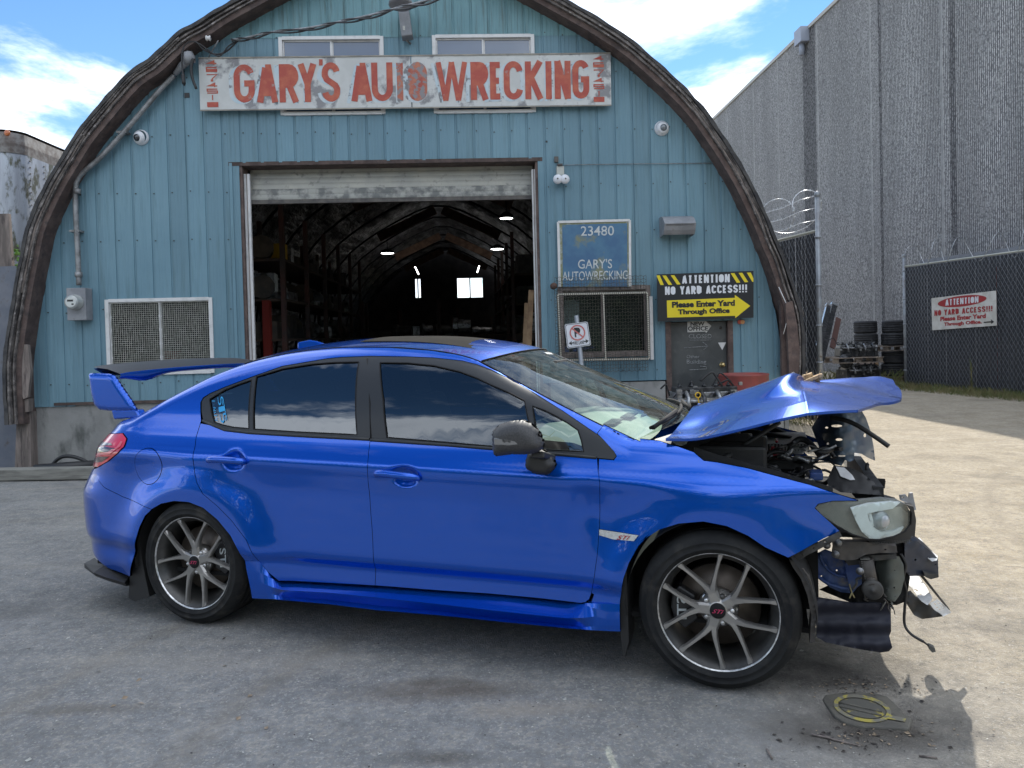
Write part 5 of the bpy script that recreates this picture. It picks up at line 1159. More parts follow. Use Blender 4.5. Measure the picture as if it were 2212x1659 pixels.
a_ = Vector((262, 1196)); fn2 = quad_fn(spt(*(a_-sgq*46+sgr*16), .003), spt(*(a_+sgq*46+sgr*16), .003), spt(*(a_-sgq*46-sgr*14), .003), spt(*(a_+sgq*46-sgr*14), .003)); q = MB(); put_text(q, 'FIRE LANE', fn2, .01); q.build('lettering', M['ink'], npk)

# ================================================================== LEFT SIDE: TRAILER, BOARDS, BEAM
M['alu'] = mat('weathered_aluminium_skin', (.42, .45, .50), (.30, .32, .36), scale=1.8, st=(3, 3, .4), c3=(.10, .10, .07), scale3=5, lo3=.50, hi3=.60, st3=(1.5, 1.5, .7), rough=.42, metal=.35, det=10)
M['alurail'] = mat('mossy_trailer_rail', (.12, .10, .09), (.24, .23, .22), scale=8, rough=.7)
tx, ty, tz_ = dp(33, 284, 10.5).x, 10.5, dp(29, 284, 10.5).z
tl = thing('box_trailer', 'old riveted aluminium box trailer, streaked with moss, behind the workshop at far left', 'trailer', (tx, ty, 0))
rad = .28; plan = [(tx-3.2, ty)]+[(tx-rad+rad*math.sin(a), ty+rad-rad*math.cos(a)) for a in np.linspace(0, math.pi/2, 8)]+[(tx-.25, ty+10)]
q = MB(); q.grid([[(x, y, .9), (x, y, tz_-.28)] for x, y in plan], smooth=True); q.build('trailer_skin', M['alu'], tl)
q = MB(); q.grid([[(x, y-.02, tz_-.28), (x+.01, y-.025, tz_-.15), (x, y-.02, tz_), (x-.1, y+.1, tz_+.05)] for x, y in plan], smooth=False); q.build('top_rail', M['alurail'], tl)
q = MB(); q.add([(x, y, tz_+.04) for x, y in plan]+[(tx-3.2, ty+10, tz_+.04)], [tuple(range(len(plan)+1))]); q.build('trailer_roof', M['alurail'], tl)
q = MB()
for i in range(40):
    z_ = 1+i*.09
    for x, y in ((tx-rad*1.05, ty-.004), (tx+.003, ty+rad*1.05), (tx-.006, ty+rad+.35), (tx-.012, ty+rad+.7)):
        if z_ < tz_-.3: q.box((x, y, z_), (.008, .008, .008))
tag(q.build('rivets', M['alurail'], tl), kind='stuff')
c_ = dp(15.8, 287.5, ty-.03); q = MB(); q.lathe([(.042, 0), (.04, .012), (.025, .02), (0, .022)], c_, (0, -1, 0), (1, 0, 0), 18); q.build('marker_lamp', mat('orange_lens', (.45, .12, .03), rough=.3, coat=.5), tl)
q = MB(); q.box((tx-1.6, ty+5, .45), (1.5, 5, .45)); q.build('trailer_chassis', M['dark'], tl)
a_ = dp(-14, 462, 9.6); b_ = dp(18, 462, 9.6)
q = MB(); q.prism([(a_.x, 9.6, 1.5), (b_.x+.06, 9.6, 1.5), (b_.x, 9.6, a_.z), (a_.x, 9.6, a_.z)], (0, .05, 0)); tag(q.build('fence_board', M['oldwood']), 'tall grey weathered board standing at the left edge above the rusty sheet', 'board')
a_ = dp(-60, 577, 9.15); b_ = dp(40, 577, 9.15)
sheet = MB(); us_ = np.linspace(a_.x-.6, b_.x-.02, 26)
sheet.grid([[(u, 9.15+.008*math.sin(u*21), z) for u in us_] for z in (0, a_.z)], smooth=True); tag(sheet.build('metal_sheet', mat('blue_grey_sheet', (.12, .135, .17), (.17, .18, .21), scale=3, c3=(.09, .075, .07), scale3=6, lo3=.58, hi3=.7, rough=.6, metal=.2)), 'dull blue grey metal sheet fence at the far left beside the workshop', 'sheet fence')
M['leaf'] = mat('bright_leaf', (.10, .22, .03), (.16, .30, .05), scale=30, rough=.5)
random.seed(3); vn = thing('vine', 'bright green vine leaves poking over the sheet fence at the far left', 'vine', tuple(dp(28, 577, 9.7)))
q = MB(); q.tube([dp(26, 590, 9.75), dp(30, 556, 9.7), dp(27, 530, 9.75)], .006, 5); q.build('stem', M['leaf'], vn)
for k in range(34):
    c_ = dp(random.uniform(10, 42), random.uniform(528, 580), random.uniform(9.65, 9.85)); a = random.uniform(0, 6.28); s_ = random.uniform(.035, .07); d = Vector((math.cos(a), .3*random.uniform(-1, 1), math.sin(a))).normalized(); e = d.cross(Vector((random.uniform(-.5, .5), -1, random.uniform(-.5, .5)))).normalized()
    q = MB(); q.add([c_, c_+d*s_*.4+e*s_*.45, c_+d*s_*1.2, c_+d*s_*.4-e*s_*.45, c_+d*s_*.6+Vector((0, -.008, .004))], [(0, 1, 4), (1, 2, 4), (2, 3, 4), (3, 0, 4)]); q.build('leaf', M['leaf'], vn)
bt = thing('timber_beam', 'long grey squared timber lying on the ground along the workshop front at left', 'timber', tuple(gp(60, 1040)))
q = MB(); a_ = gp(-150, 1042); b_ = gp(200, 1036); b_ = b_+(b_-a_).normalized()*1.6; q.bar(a_+Vector((0, .09, .062)), b_+Vector((0, .09, .062)), .16, .125); q.build('timber', mat('wet_grey_timber', (.15, .145, .13), (.24, .235, .21), scale=9, st=(.3, 3, 3), rough=.9, bump=.4, bscale=20, bst=(.2, 2, 2)), bt, bevel=.008)
q = MB(); q.tube([Vector(p_) for p_ in catmull([tuple(dp(x, y, 8.85)) for x, y in [(110, 1012), (118, 998), (134, 987), (155, 986), (178, 993), (200, 1006)]], 5)], .022, 8); q.tube([dp(75, 1009, 8.8), dp(130, 1010, 8.75), dp(205, 1003, 8.8)], [.03, .06, .05], 8); tag(q.build('black_hose', M['hose']), 'coil of black hose lying behind the timber at left', 'hose')

# ================================================================== VALVE COVER AND DUG PATCH
K7 = lambda x, y: (1474.7+x/3, 1106+y/3)
def on(x, y, dz=0.): p_ = gp(*K7(x, y)); return Vector((p_.x, p_.y, gz(p_.x, p_.y)+dz))
vc = thing('valve_cover_plate', 'iron cover plate with worn yellow paint set in the ground before the wrecked front', 'cover plate', tuple(on(1190, 1270)))
ol = [(903, 1190), (925, 1162), (1000, 1152), (1130, 1142), (1240, 1150), (1325, 1172), (1392, 1232), (1440, 1288), (1487, 1318), (1466, 1384), (1400, 1376), (1310, 1374), (1170, 1366), (1060, 1342), (985, 1300), (938, 1240)]
M['iron'] = mat('dusty_cast_iron', (.085, .08, .07), (.13, .12, .10), scale=12, rough=.85, bump=.3, bscale=60)
M['wornyellow'] = mat('worn_yellow_paint', (.38, .32, .07), (.17, .16, .13), scale=22, lo=.44, hi=.52, rough=.7, det=8)
q = MB(); zz0 = on(1190, 1270).z
def plate(x, y, dz): p_ = gp(*K7(x, y)); return Vector((p_.x, p_.y, zz0+dz))
q.prism([plate(x, y, .012) for x, y in ol], (0, 0, -.05)); q.build('plate', M['iron'], vc, bevel=.006)
def ell(cx, cy, rx, ry, a0, a1, n=28, rot=.2): return [(cx+rx*math.cos(a)*math.cos(rot)-ry*math.sin(a)*math.sin(rot), cy+rx*math.cos(a)*math.sin(rot)+ry*math.sin(a)*math.cos(rot)) for a in np.linspace(R(a0), R(a1), n)]
q = MB(); A_ = ell(1165, 1258, 190, 84, 0, 360); B_ = ell(1165, 1258, 160, 64, 0, 360); q.grid([[plate(*a, .016) for a in A_], [plate(*b, .016) for b in B_]], smooth=False); q.build('painted_ring', M['wornyellow'], vc)
q = MB(); q.add([plate(*p_, .017) for p_ in [(1330, 1300), (1448, 1325), (1440, 1346), (1320, 1325)]], [(0, 1, 2, 3)]); q.build('painted_bar', M['wornyellow'], vc)
q = MB(); q.add([plate(*p_, .0155) for p_ in ell(1165, 1258, 150, 58, 0, 350, 24)], [tuple(range(24))]); q.build('lid', mat('lid_iron', (.10, .096, .083), (.34, .28, .07), scale=14, lo=.55, hi=.60, rough=.85, det=9), vc)
for dy in (-16, 16):
    q = MB(); P_ = [(1010+280*t, 1230+62*t+dy+(0 if dy > 0 else 8)) for t in (0, .33, .66, 1)]; q.tube([plate(*p_, .018) for p_ in P_], .004, 5); q.build('raised_rib', M['iron'], vc)
# litter and grit lying about
random.seed(21); q = MB()
def chip(x, y, s_, fl=1):
    z_ = gz(x, y)+.004; a = random.uniform(0, 6.28); k = random.uniform(.3, .8); d = Vector((math.cos(a), math.sin(a), random.uniform(-.1, .3))); e = Vector((-math.sin(a), math.cos(a), random.uniform(-.1, .2)))
    c_ = Vector((x, y, z_)); q.add([c_-d*s_, c_+e*s_*k+Vector((0, 0, s_*.25)), c_+d*s_, c_-e*s_*k], [(0, 3, 2, 1), (0, 1, 2)] if fl else [(0, 1, 2, 3)])
for k in range(2600):
    Y_ = 2.3+random.random()**1.5*9; X_ = random.uniform(-.75, .75)*Y_; q.cm = random.choice((0, 1, 1, 2)); chip(X_, Y_, random.uniform(.0015, .006)*(1 if random.random() < .93 else 2.2))
pc_ = gp(*K7(1250, 1420))
for k in range(120): q.cm = random.choice((0, 2, 3)); chip(random.gauss(pc_.x, .2), random.gauss(pc_.y, .06), random.uniform(.003, .011))
pc_ = gp(*K7(1150, 1120))
for k in range(160): q.cm = random.choice((0, 2, 3)); chip(random.gauss(pc_.x, .16), random.gauss(pc_.y, .05), random.uniform(.003, .009))
for x, y in [(300, 1470), (305, 1519), (245, 1525), (270, 1507), (485, 1438), (515, 1550), (575, 1570), (540, 1500)]: q.cm = 3; p_ = gp(x, y); chip(p_.x, p_.y, .014)
tag(q.build('ground_litter', [M['junk1'], mat('pale_chip', (.5, .49, .45), rough=.9), mat('dark_chip', (.06, .05, .045), rough=.9), mat('dry_leaf', (.35, .27, .19), rough=.8)]), kind='stuff')
random.seed(5)
for P_, lab in ((([(835, 1418), (950, 1440), (1060, 1470), (1150, 1488)]), 'thin dark twig lying left of the cover plate'), ([(890, 1410), (980, 1452), (1060, 1462)], 'second thin twig crossing the first by the cover plate'), ([(1530, 1560), (1600, 1572), (1650, 1582)], 'short dry stick below the cover plate'), ([(545, 1540), (580, 1600)], 'pale splinter of wood on the dark stain near the front edge')):
    q = MB(); q.tube([on(x, y, .006) for x, y in P_], [.004, .0035, .003, .002][:len(P_)], 5); tag(q.build('twig', M['oldwood']), lab, 'twig')
# weeds along the fences
M['weed'] = mat('dry_green_weed', (.10, .13, .035), (.22, .19, .09), scale=3, rough=.8)
random.seed(9); q = MB()
def blade(c_, h_, w_):
    a = random.uniform(0, 6.28); d = Vector((math.cos(a), math.sin(a), 0)); l = Vector((random.gauss(0, .3), random.gauss(0, .3), 1)); q.add([c_-d*w_, c_+d*w_, c_+l*h_*.6+d*w_*.5, c_+l*h_+Vector((l.x, l.y, 0))*h_*.3], [(0, 1, 2), (0, 2, 3)])
for k in range(5200):
    t = random.uniform(-.6, 6.5); off = random.random()**2*.75; p_ = A2+fd*t+fn_*off; blade(Vector((p_.x, p_.y, 0)), random.uniform(.04, .20)*(1-off*.7), .006)
for k in range(700): p_ = c0+Vector((random.uniform(-1.2, 1.6), random.uniform(-1., .2), 0)); blade(p_, random.uniform(.08, .4), .008)
for k in range(900): p_ = A+Vector((-.157, 1, 0))*random.uniform(0, 5)+Vector((random.uniform(-.3, .3), 0, 0)); blade(Vector((p_.x, p_.y, 0)), random.uniform(.05, .2), .006)
tag(q.build('weeds', M['weed']), kind='stuff')
q = MB(); p_ = ffp(*J(1540, 1540), .12); p_.z = 0
t_ = thing('tall_weed', 'single tall green weed growing at the foot of the long black fence', 'weed', tuple(p_))
q.tube([p_, p_+Vector((.01, 0, .35)), p_+Vector((-.02, .01, .75))], [.007, .005, .002], 5); q.build('stalk', M['weed'], t_); q = MB()
for k in range(40): blade(p_+Vector((0, 0, random.uniform(.1, .7))), random.uniform(.05, .10), .012)
tag(q.build('leaves', M['weed'], t_), kind='stuff')

# ================================================================== BEHIND THE CAMERA (mirrored in paint and glass)
M['crown'] = mat('tree_leaves', (.035, .065, .02), (.06, .10, .03), scale=.8, rough=.7)
random.seed(33); q = MB()
for k in range(46):
    cx0 = -42+k*1.9+random.uniform(-1, 1); cy0 = random.uniform(-20, -16.5); r_ = random.uniform(1.6, 3.); h_ = random.uniform(3.6, 7.6)
    for j in range(420):
        d = Vector((random.gauss(0, 1), random.gauss(0, 1), random.gauss(0, 1))).normalized()*r_*random.uniform(.75, 1.05); c_ = Vector((cx0, cy0, h_))+Vector((d.x, d.y, d.z*1.0)); s_ = random.uniform(.12, .34)
        if c_.z < .1: continue
        a = Vector((random.gauss(0, 1), random.gauss(0, 1), random.gauss(0, 1))).normalized(); b = a.cross(Vector((random.gauss(0, 1), random.gauss(0, 1), random.gauss(0, 1)))).normalized(); q.add([c_-a*s_, c_+b*s_*.7, c_+a*s_, c_-b*s_*.7], [(0, 1, 2, 3)])
tag(q.build('tree_belt', M['crown']), kind='stuff')
q = MB(); q.box((0, -20.5, 2.2), (48, .5, 2.2)); tag(q.build('hedge_bank', M['crown']), kind='stuff')
up_ = thing('utility_wires', 'three overhead wires crossing the sky behind the viewer', 'cable', (0, -14, 0))
for k, (z_, sl) in enumerate(((8.2, .02), (8.9, .015), (10.0, .03))):
    q = MB(); q.tube([(x, -13-.3*k, z_+sl*x+.0006*x*x) for x in range(-60, 61, 6)], .03, 5); q.build('wire', M['hose'], up_)
# ================================================================== THE BLUE CAR
PSI = R(18.9)
CA = Vector((math.cos(PSI), -math.sin(PSI), 0)); CN = Vector((math.sin(PSI), math.cos(PSI), 0))   # forwards, inwards (away from the viewer)
_f = np.array(ray(1550, 1316))*FOC*.492/261/ (1.0)
CO = Vector((_f[0], _f[1], 0))*(1.0)                 # front wheel face
CO = CO - CN*.03
CW = 1.795
def cp(s, t, z): return CO + CA*s + CN*t + Vector((0, 0, z))
def cpt(x, y, t):                                    # picture -> (s, z) on the lengthwise plane at depth t
    d = Vector(ray(x, y)); o = Vector((0, 0, EYE)); q_ = CO+CN*t; k = (q_-o).dot(CN)/d.dot(CN); P = o+d*k
    return ((P-CO).dot(CA), P.z)
A_ = lambda x, y: (172.8+.3125*x, 714.3+.3125*y)
B_ = lambda x, y: (748.8+.3125*x, 714.3+.3125*y)
C_ = lambda x, y: (1382.5+.41667*x, 748.8+.41667*y)
D_ = lambda x, y: (172.8+.3125*x, 979.3+.3125*y)
E_ = lambda x, y: (748.8+.33853*x, 979.3+.33853*y)
def P_(f_, *pts): return [f_(*p_) for p_ in pts]
# top edge of the side (roof ditch, screen pillar, rear pillar, boot edge)
top_px = [(A_(165, 690), .17), (A_(210, 642), .17), (A_(430, 590), .22), (A_(545, 540), .26), (A_(700, 455), .29), (A_(850, 375), .32), (A_(1000, 302), .355), (A_(1180, 228), .375), (A_(1300, 192), .39), (A_(1500, 150), .40), (A_(1700, 125), .40),
          (B_(0, 115), .40), (B_(300, 115), .40), (B_(600, 135), .395), (B_(800, 165), .39), (B_(925, 200), .38), (B_(1160, 320), .33), (B_(1450, 475), .27), (B_(1780, 650), .20), (B_(1990, 750), .16), (B_(2212, 768), .14)]
ZT = []
for (px, t) in top_px: ZT.append(cpt(px[0], px[1], t))
ZT = sorted(ZT); ZT = [ZT[0]]+[ZT[i] for i in range(1, len(ZT)) if ZT[i][0] > ZT[i-1][0]+.01]
ZT.append((.35, ZT[-1][1]-.09)); ZT.append((.9, ZT[-1][1]-.16)); ZT.insert(0, (ZT[0][0]-.12, ZT[0][1]-.06))
def zt(s): return curve_at(ZT, s)
PZ = [(.0, .10), (.18, .065), (.28, .052), (.36, .060), (.41, .043), (.425, .042), (.50, .047), (.60, .053), (.70, .055), (.79, .047), (.845, .039), (.865, .042), (.905, .066), (.955, .090), (1.0, .104), (1.1, .136), (1.2, .182), (1.3, .242), (1.36, .288), (1.45, .36)]
def sstep(a, b, x): t = min(1, max(0, (x-a)/(b-a))); return t*t*(3-2*t)
BOWL = []
def rsz(z): return curve_at([(.2, -3.54), (.4, -3.59), (.62, -3.62), (.70, -3.585), (.78, -3.535), (.9, -3.475), (1.0, -3.42)], z)
def T(s, z):
    zc = .0 if s < -3 else 0
    t = curve_at(PZ, z+.02*(s+1.3)*sstep(.5, .7, z)*(1-sstep(.95, 1.15, z)))
    if z < 1.0:
        for c, am in ((0, .046), (-2.65, .046)):
            d = math.hypot(s-c, z-.326); ring_ = math.exp(-((d-.37)/.13)**2) if d > .37 else 1
            t -= am*ring_*sstep(1.0, .78, z)
    # fender hollow behind the front wheel and swelling above it
    t += .012*math.exp(-((s+.52)/.07)**2-((z-.72)/.10)**2)
    if s > .15: t += .20*min(1.5, (s-.15)/.62)**2.1
    s9 = s-(rsz(z)+3.62)
    if s9 < -3.12: t += .20*min(1.25, (-3.12-s9)/.50)**3.4
    e = (zt(s)-z); r = .07
    if e < r: x = min(1, 1-max(e, -.01)/r); t += .045*(1-math.sqrt(max(0, 1-min(x, .995)**2)))
    for (bs, bz, rs_, rz_, dp_) in BOWL:
        q_ = ((s-bs)/rs_)**2+((z-bz)/rz_)**2
        if q_ < 2.2: t += dp_*math.exp(-(q_*1.15)**2)
    return t
def side(px, py):
    t = .05
    for _ in range(30): s, z = cpt(px, py, t); t = min(.42, max(-.05, t*.6+T(s, z)*.4))
    return cpt(px, py, t)
def S_(f_, *pts): return [side(*f_(*p_)) for p_ in pts]
def inside(p, poly):
    x, y = p; c = False; n = len(poly); j = n-1
    for i in range(n):
        xi, yi = poly[i]; xj, yj = poly[j]
        if (yi > y) != (yj > y) and x < (xj-xi)*(y-yi)/(yj-yi)+xi: c = not c
        j = i
    return c
def tri2d(outer, holes=(), step=.03, bstep=.02, extra=()):
    rings = [resample(outer, bstep)]+[resample(h, bstep*.7) for h in holes]; vs = []; es = []
    for r_ in rings:
        b = len(vs); n = len(r_); vs += [Vector(p) for p in r_]; es += [(b+i, b+(i+1) % n) for i in range(n)]
    nb = len(vs); xs_ = [p[0] for p in outer]; ys_ = [p[1] for p in outer]
    segs = [(r_[i], r_[(i+1) % len(r_)]) for r_ in rings for i in range(len(r_))]
    sa = np.array([a for a, b in segs]); sb = np.array([b for a, b in segs]); dd = sb-sa; l2 = (dd**2).sum(1)+1e-12
    x = min(xs_); j = 0
    while x < max(xs_):
        y = min(ys_)+(step/2 if j % 2 else 0)
        while y < max(ys_):
            if inside((x, y), outer) and not any(inside((x, y), h) for h in holes):
                p = np.array((x, y)); u = np.clip(((p-sa)*dd).sum(1)/l2, 0, 1); q_ = sa+dd*u[:, None]; 
                if np.sqrt(((q_-p)**2).sum(1).min()) > step*.35: vs.append(Vector((x, y)))
            y += step
        x += step*.87; j += 1
    for p in extra:
        if inside(p, outer):
            u = np.clip(((np.array(p)-sa)*dd).sum(1)/l2, 0, 1); q_ = sa+dd*u[:, None]
            if np.sqrt(((q_-np.array(p))**2).sum(1).min()) > .0035: vs.append(Vector(p))
    r_ = delaunay_2d_cdt(vs, es, [], 0, 1e-6)
    V = [(v.x, v.y) for v in r_[0]]; F = []
    for f in r_[2]:
        c = (sum(V[i][0] for i in f)/3, sum(V[i][1] for i in f)/3)
        if inside(c, outer) and not any(inside(c, h) for h in holes):
            a, b, d = [V[i] for i in f]
            if (b[0]-a[0])*(d[1]-a[1])-(b[1]-a[1])*(d[0]-a[0]) < 0: f = (f[0], f[2], f[1])
            F.append(tuple(f))
    return V, F
def boundary(F):
    cnt = {}
    for f in F:
        for i in range(len(f)):
            e = (f[i], f[(i+1) % len(f)]); cnt[e] = cnt.get(e, 0)+1
    return [e for e in cnt if (e[1], e[0]) not in cnt]
CAR = thing('wrecked_car', 'bright blue four door saloon with big rear wing, wrecked front and buckled bonnet', 'car', tuple(cp(-1.3, .9, 0)))
def mesh_from(name, vs, fs, nrm, mt, parent, mirror=False):
    def make(pts, fs_, ns, nm):
        me = bpy.data.meshes.new(nm); o0 = wl(parent); me.from_pydata([tuple(p-o0) for p in pts], [], fs_); me.materials.append(mt)
        for p_ in me.polygons: p_.use_smooth = True
        if ns: me.normals_split_custom_set_from_vertices([tuple(n) for n in ns])
        o = bpy.data.objects.new(nm, me); COL.objects.link(o); o.parent = parent; o['wl'] = list(o0); return o
    o = make(vs, fs, nrm, name)
    if mirror:
        def mr(p): d = (p-CO).dot(CN); return p+CN*(CW-2*d)
        def mn(n): return n-CN*2*n.dot(CN)
        make([mr(p) for p in vs], [tuple(reversed(f)) for f in fs], [mn(n) for n in nrm] if nrm else None, name)
    return o
def panel(name, outer, mt, holes=(), step=.03, dt=0., flange=.016, mirror=True, parent=None, fn=None, bstep=.02):
    fn = fn or T; ex = []
    if 'door' in name and 'glass' not in name:
        for (bs, bz, rs_, rz_, _) in BOWL: ex += [(bs+i*.0103+.003, bz+j*.0097+.002) for i in range(-12, 13) for j in range(-9, 10)]
    if name in ('side_panel', 'front_fender'):
        for i in range(260):
            s_ = -3.45+i*.0165
            for dz_ in (.005, .012, .021, .033, .048, .066): ex.append((s_+.003*(int(dz_*1000) % 3), zt(s_)-dz_))
    V, F = tri2d(outer, holes, step, bstep, ex); h = .0025
    vs = [cp(s, fn(s, z)+dt, z) for s, z in V]; ns = []
    for s, z in V:
        gs = (fn(s+h, z)-fn(s-h, z))/(2*h); gz_ = (fn(s, z+h)-fn(s, z-h))/(2*h)
        ns.append((-CN+CA*gs+Vector((0, 0, 1))*gz_).normalized())
    fs = list(F)
    if flange:
        E = boundary(F); 
        for a, b in E:
            pa, pb = vs[a], vs[b]; n_ = (pb-pa).cross(CN).normalized(); k = len(vs)
            n_ = -n_ if False else n_
            vs += [pa, pb, pb+CN*flange, pa+CN*flange]; ns += [n_]*4; fs.append((k+1, k, k+3, k+2))
    return mesh_from(name, vs, fs, ns, mt, parent or CAR, mirror)
def carpaint():
    m_ = mat('blue_pearl_paint', (.001, .082, .50), rough=.24, metal=.66, coat=.95, croughness=.015, spec=.15)
    t = m_.node_tree; b = t.nodes['Principled BSDF']; g = t.nodes.new('ShaderNodeNewGeometry'); n = t.nodes.new('ShaderNodeTexNoise'); n.inputs['Scale'].default_value = 6; n.inputs['Detail'].default_value = 8; t.links.new(g.outputs['Position'], n.inputs['Vector'])
    r = t.nodes.new('ShaderNodeMapRange'); r.inputs[1].default_value = .4; r.inputs[2].default_value = .8; r.inputs[3].default_value = .008; r.inputs[4].default_value = .07; t.links.new(n.outputs[0], r.inputs[0]); t.links.new(r.outputs[0], b.inputs['Coat Roughness'])
    return m_
M['paint'] = carpaint()
M['trim'] = mat('black_window_trim', (.022, .024, .027), rough=.38, spec=.4)
M['plastic'] = mat('black_plastic', (.018, .018, .019), rough=.55)
M['carbon'] = mat('dark_carbon', (.03, .03, .032), (.045, .045, .048), scale=160, lo=.45, hi=.55, rough=.55, coat=.08, croughness=.3)
M['gap'] = mat('gap_black', (.004, .004, .005), rough=.9)
M['tint'] = glass('tinted_glass', (.10, .115, .115), gloss=(.92, .96, 1), ior=2.3)
M['tintf'] = glass('lightly_tinted_glass', (.42, .48, .47), gloss=(.92, .96, 1), ior=2.1)
M['screen'] = glass('dusty_windscreen', (.70, .82, .74), gloss=(.85, .92, .95), ior=1.5, dirt=.07)

# ---- outlines of the near side, read on the body surface
DLO = P_(A_, (838, 490), (838, 560), (850, 622), (915, 655), (1000, 684), (1170, 706), (1500, 724), (2005, 752))+P_(B_, (400, 772), (700, 790), (1010, 812), (1300, 838), (1520, 858), (1735, 880), (1842, 890), (1862, 868), (1845, 830), (1770, 745), (1640, 655), (1500, 560), (1300, 432), (1150, 345), (1000, 272), (900, 235), (800, 210), (600, 189), (400, 181), (150, 178))+P_(A_, (1800, 186), (1700, 196), (1400, 247), (1200, 317), (1000, 392), (900, 435), (855, 465))
dlo = [side(*p_) for p_ in DLO]
g_q = [side(*p_) for p_ in P_(A_, (893, 474), (1000, 408), (1100, 368), (1184, 340), (1164, 676), (1060, 668), (985, 652), (925, 632), (905, 560))]
g_r = [side(*p_) for p_ in P_(A_, (1217, 318), (1400, 263), (1600, 231), (1760, 219), (1925, 216), (1912, 719), (1500, 700), (1197, 680))]
g_f = [side(*p_) for p_ in P_(B_, (229, 221), (420, 223), (600, 241), (780, 283), (900, 328), (1000, 376), (1120, 428), (1228, 484), (1250, 600), (1275, 700), (1290, 818), (1010, 800), (600, 765), (275, 738), (250, 480))]
g_s = [side(*p_) for p_ in P_(B_, (1284, 520), (1370, 552), (1450, 592), (1530, 640), (1598, 688), (1622, 760), (1636, 836), (1450, 826), (1332, 818), (1308, 690))]
# door recesses
hb = side(*A_(1055, 898)); BOWL.append((hb[0], hb[1], .068, .046, .026))
hb2 = side(*E_(367, 150)); BOWL.append((hb2[0], hb2[1], .068, .046, .026))
rear_cut = P_(A_, (832, 642), (803, 735), (788, 830), (785, 920))+P_(D_, (792, 130), (808, 205), (850, 282), (955, 370), (1050, 468), (1150, 600), (1238, 745), (1290, 812), (1372, 880))
mid_cut = P_(A_, (2005, 753), (1995, 840), (1989, 930))+P_(D_, (1992, 200), (2008, 380), (2024, 600), (2033, 760), (2040, 912))
front_cut = P_(B_, (1732, 882), (1738, 990))+P_(E_, (1608, 100), (1615, 190), (1616, 320), (1612, 480), (1600, 640), (1580, 790), (1562, 890), (1548, 930), (1525, 948), (1490, 954))
door_bot_r = P_(D_, (1372, 880), (1700, 893), (2040, 912)); door_bot_f = P_(E_, (180, 842), (600, 874), (900, 893), (1200, 920), (1490, 954))
def off(pts, dx, dy=0): return [(p[0]+dx, p[1]+dy) for p in pts]
dlo_bot = P_(A_, (850, 624), (915, 657), (1000, 686), (1170, 708), (1500, 726), (2005, 754))
dlo_bot2 = P_(B_, (400, 774), (700, 792), (1010, 814), (1300, 840), (1520, 860), (1732, 882))
gp_ = .55                                            # half gap in picture units
rd_px = [(p[0]+gp_*1.2, p[1]) for p in rear_cut]+door_bot_r[1:-1]+[(p[0]-gp_, p[1]) for p in reversed(mid_cut)]+list(reversed(dlo_bot))[1:-1]
panel('rear_door', [side(*p_) for p_ in rd_px], M['paint'], step=.016)
fd_px = [(p[0]+gp_, p[1]) for p in mid_cut]+door_bot_f[1:-1]+[(p[0]-gp_, p[1]) for p in reversed(front_cut)]+list(reversed(dlo_bot2))[1:]
panel('front_door', [side(*p_) for p_ in fd_px], M['paint'], step=.016)
# side panel: sill corner, quarter, rear pillar, roof rail, screen pillar in one pressing
archR = P_(D_, (495, 385), (560, 347), (650, 329), (750, 336), (850, 375), (950, 458), (1040, 568), (1100, 680), (1142, 742))
fuel_c = side(*A_(475, 937)); fr_ = [ (fuel_c[0]+.098*math.cos(a), fuel_c[1]+.098*math.sin(a)) for a in np.linspace(0, 2*math.pi, 40, endpoint=False)]
topS = [(s, z-.0005) for s, z in ZT[1:-2] if s < side(*B_(1780, 646))[0]]
sp = [side(*p_) for p_ in archR]+[side(p[0]-gp_*1.2, p[1]) for p in reversed(rear_cut[:-2])]
sp += [side(*p_) for p_ in P_(A_, (836, 620), (832, 560), (832, 495), (850, 462), (900, 431), (1000, 388), (1200, 313), (1400, 243), (1700, 192), (1800, 182))]
sp += [side(*p_) for p_ in P_(B_, (150, 174), (400, 177), (600, 185), (800, 206), (900, 231), (1000, 268), (1150, 341), (1300, 428), (1500, 556), (1640, 651), (1728, 712), (1778, 650))]
sp += list(reversed(topS))[0:]
lightE = P_(A_, (150, 702), (200, 694), (300, 706), (330, 745), (312, 802), (262, 853), (202, 903), (130, 944), (112, 952))
seamB = P_(D_, (125, 180), (170, 235), (300, 300), (400, 342), (493, 384))
sp += [side(*p_) for p_ in lightE[1:]]+[side(*p_) for p_ in seamB]
panel('side_panel', sp, M['paint'], holes=[fr_], step=.016, bstep=.014)
fo = [(fuel_c[0]+(p[0]-fuel_c[0])*.965, fuel_c[1]+(p[1]-fuel_c[1])*.965) for p in fr_]
panel('fuel_flap', fo, M['paint'], dt=-.0015, mirror=False, step=.02)
# fender
f_px = [(p[0]+gp_, p[1]) for p in P_(B_, (1778, 652), (1733, 712))]+P_(B_, (1775, 752), (1850, 835), (1868, 868), (1848, 896), (1745, 888))
f_px += [(p[0]+gp_, p[1]) for p in front_cut[1:-3]]+P_(E_, (1580, 900), (1560, 955), (1742, 962), (1745, 930), (1765, 800), (1800, 700), (1860, 592), (1940, 505))+P_(C_, (0, 1012), (100, 948), (200, 917), (330, 906), (450, 930), (560, 980), (650, 1040), (712, 1068), (768, 1093), (900, 1022), (1033, 955), (905, 838), (922, 815), (1000, 799), (1128, 797), (1000, 757), (880, 717), (700, 670), (560, 632), (400, 601), (330, 592), (278, 548), (200, 520), (100, 490), (0, 478))+P_(B_, (2030, 768), (1990, 752))
panel('front_fender', [side(*p_) for p_ in f_px], M['paint'], step=.016, bstep=.012)
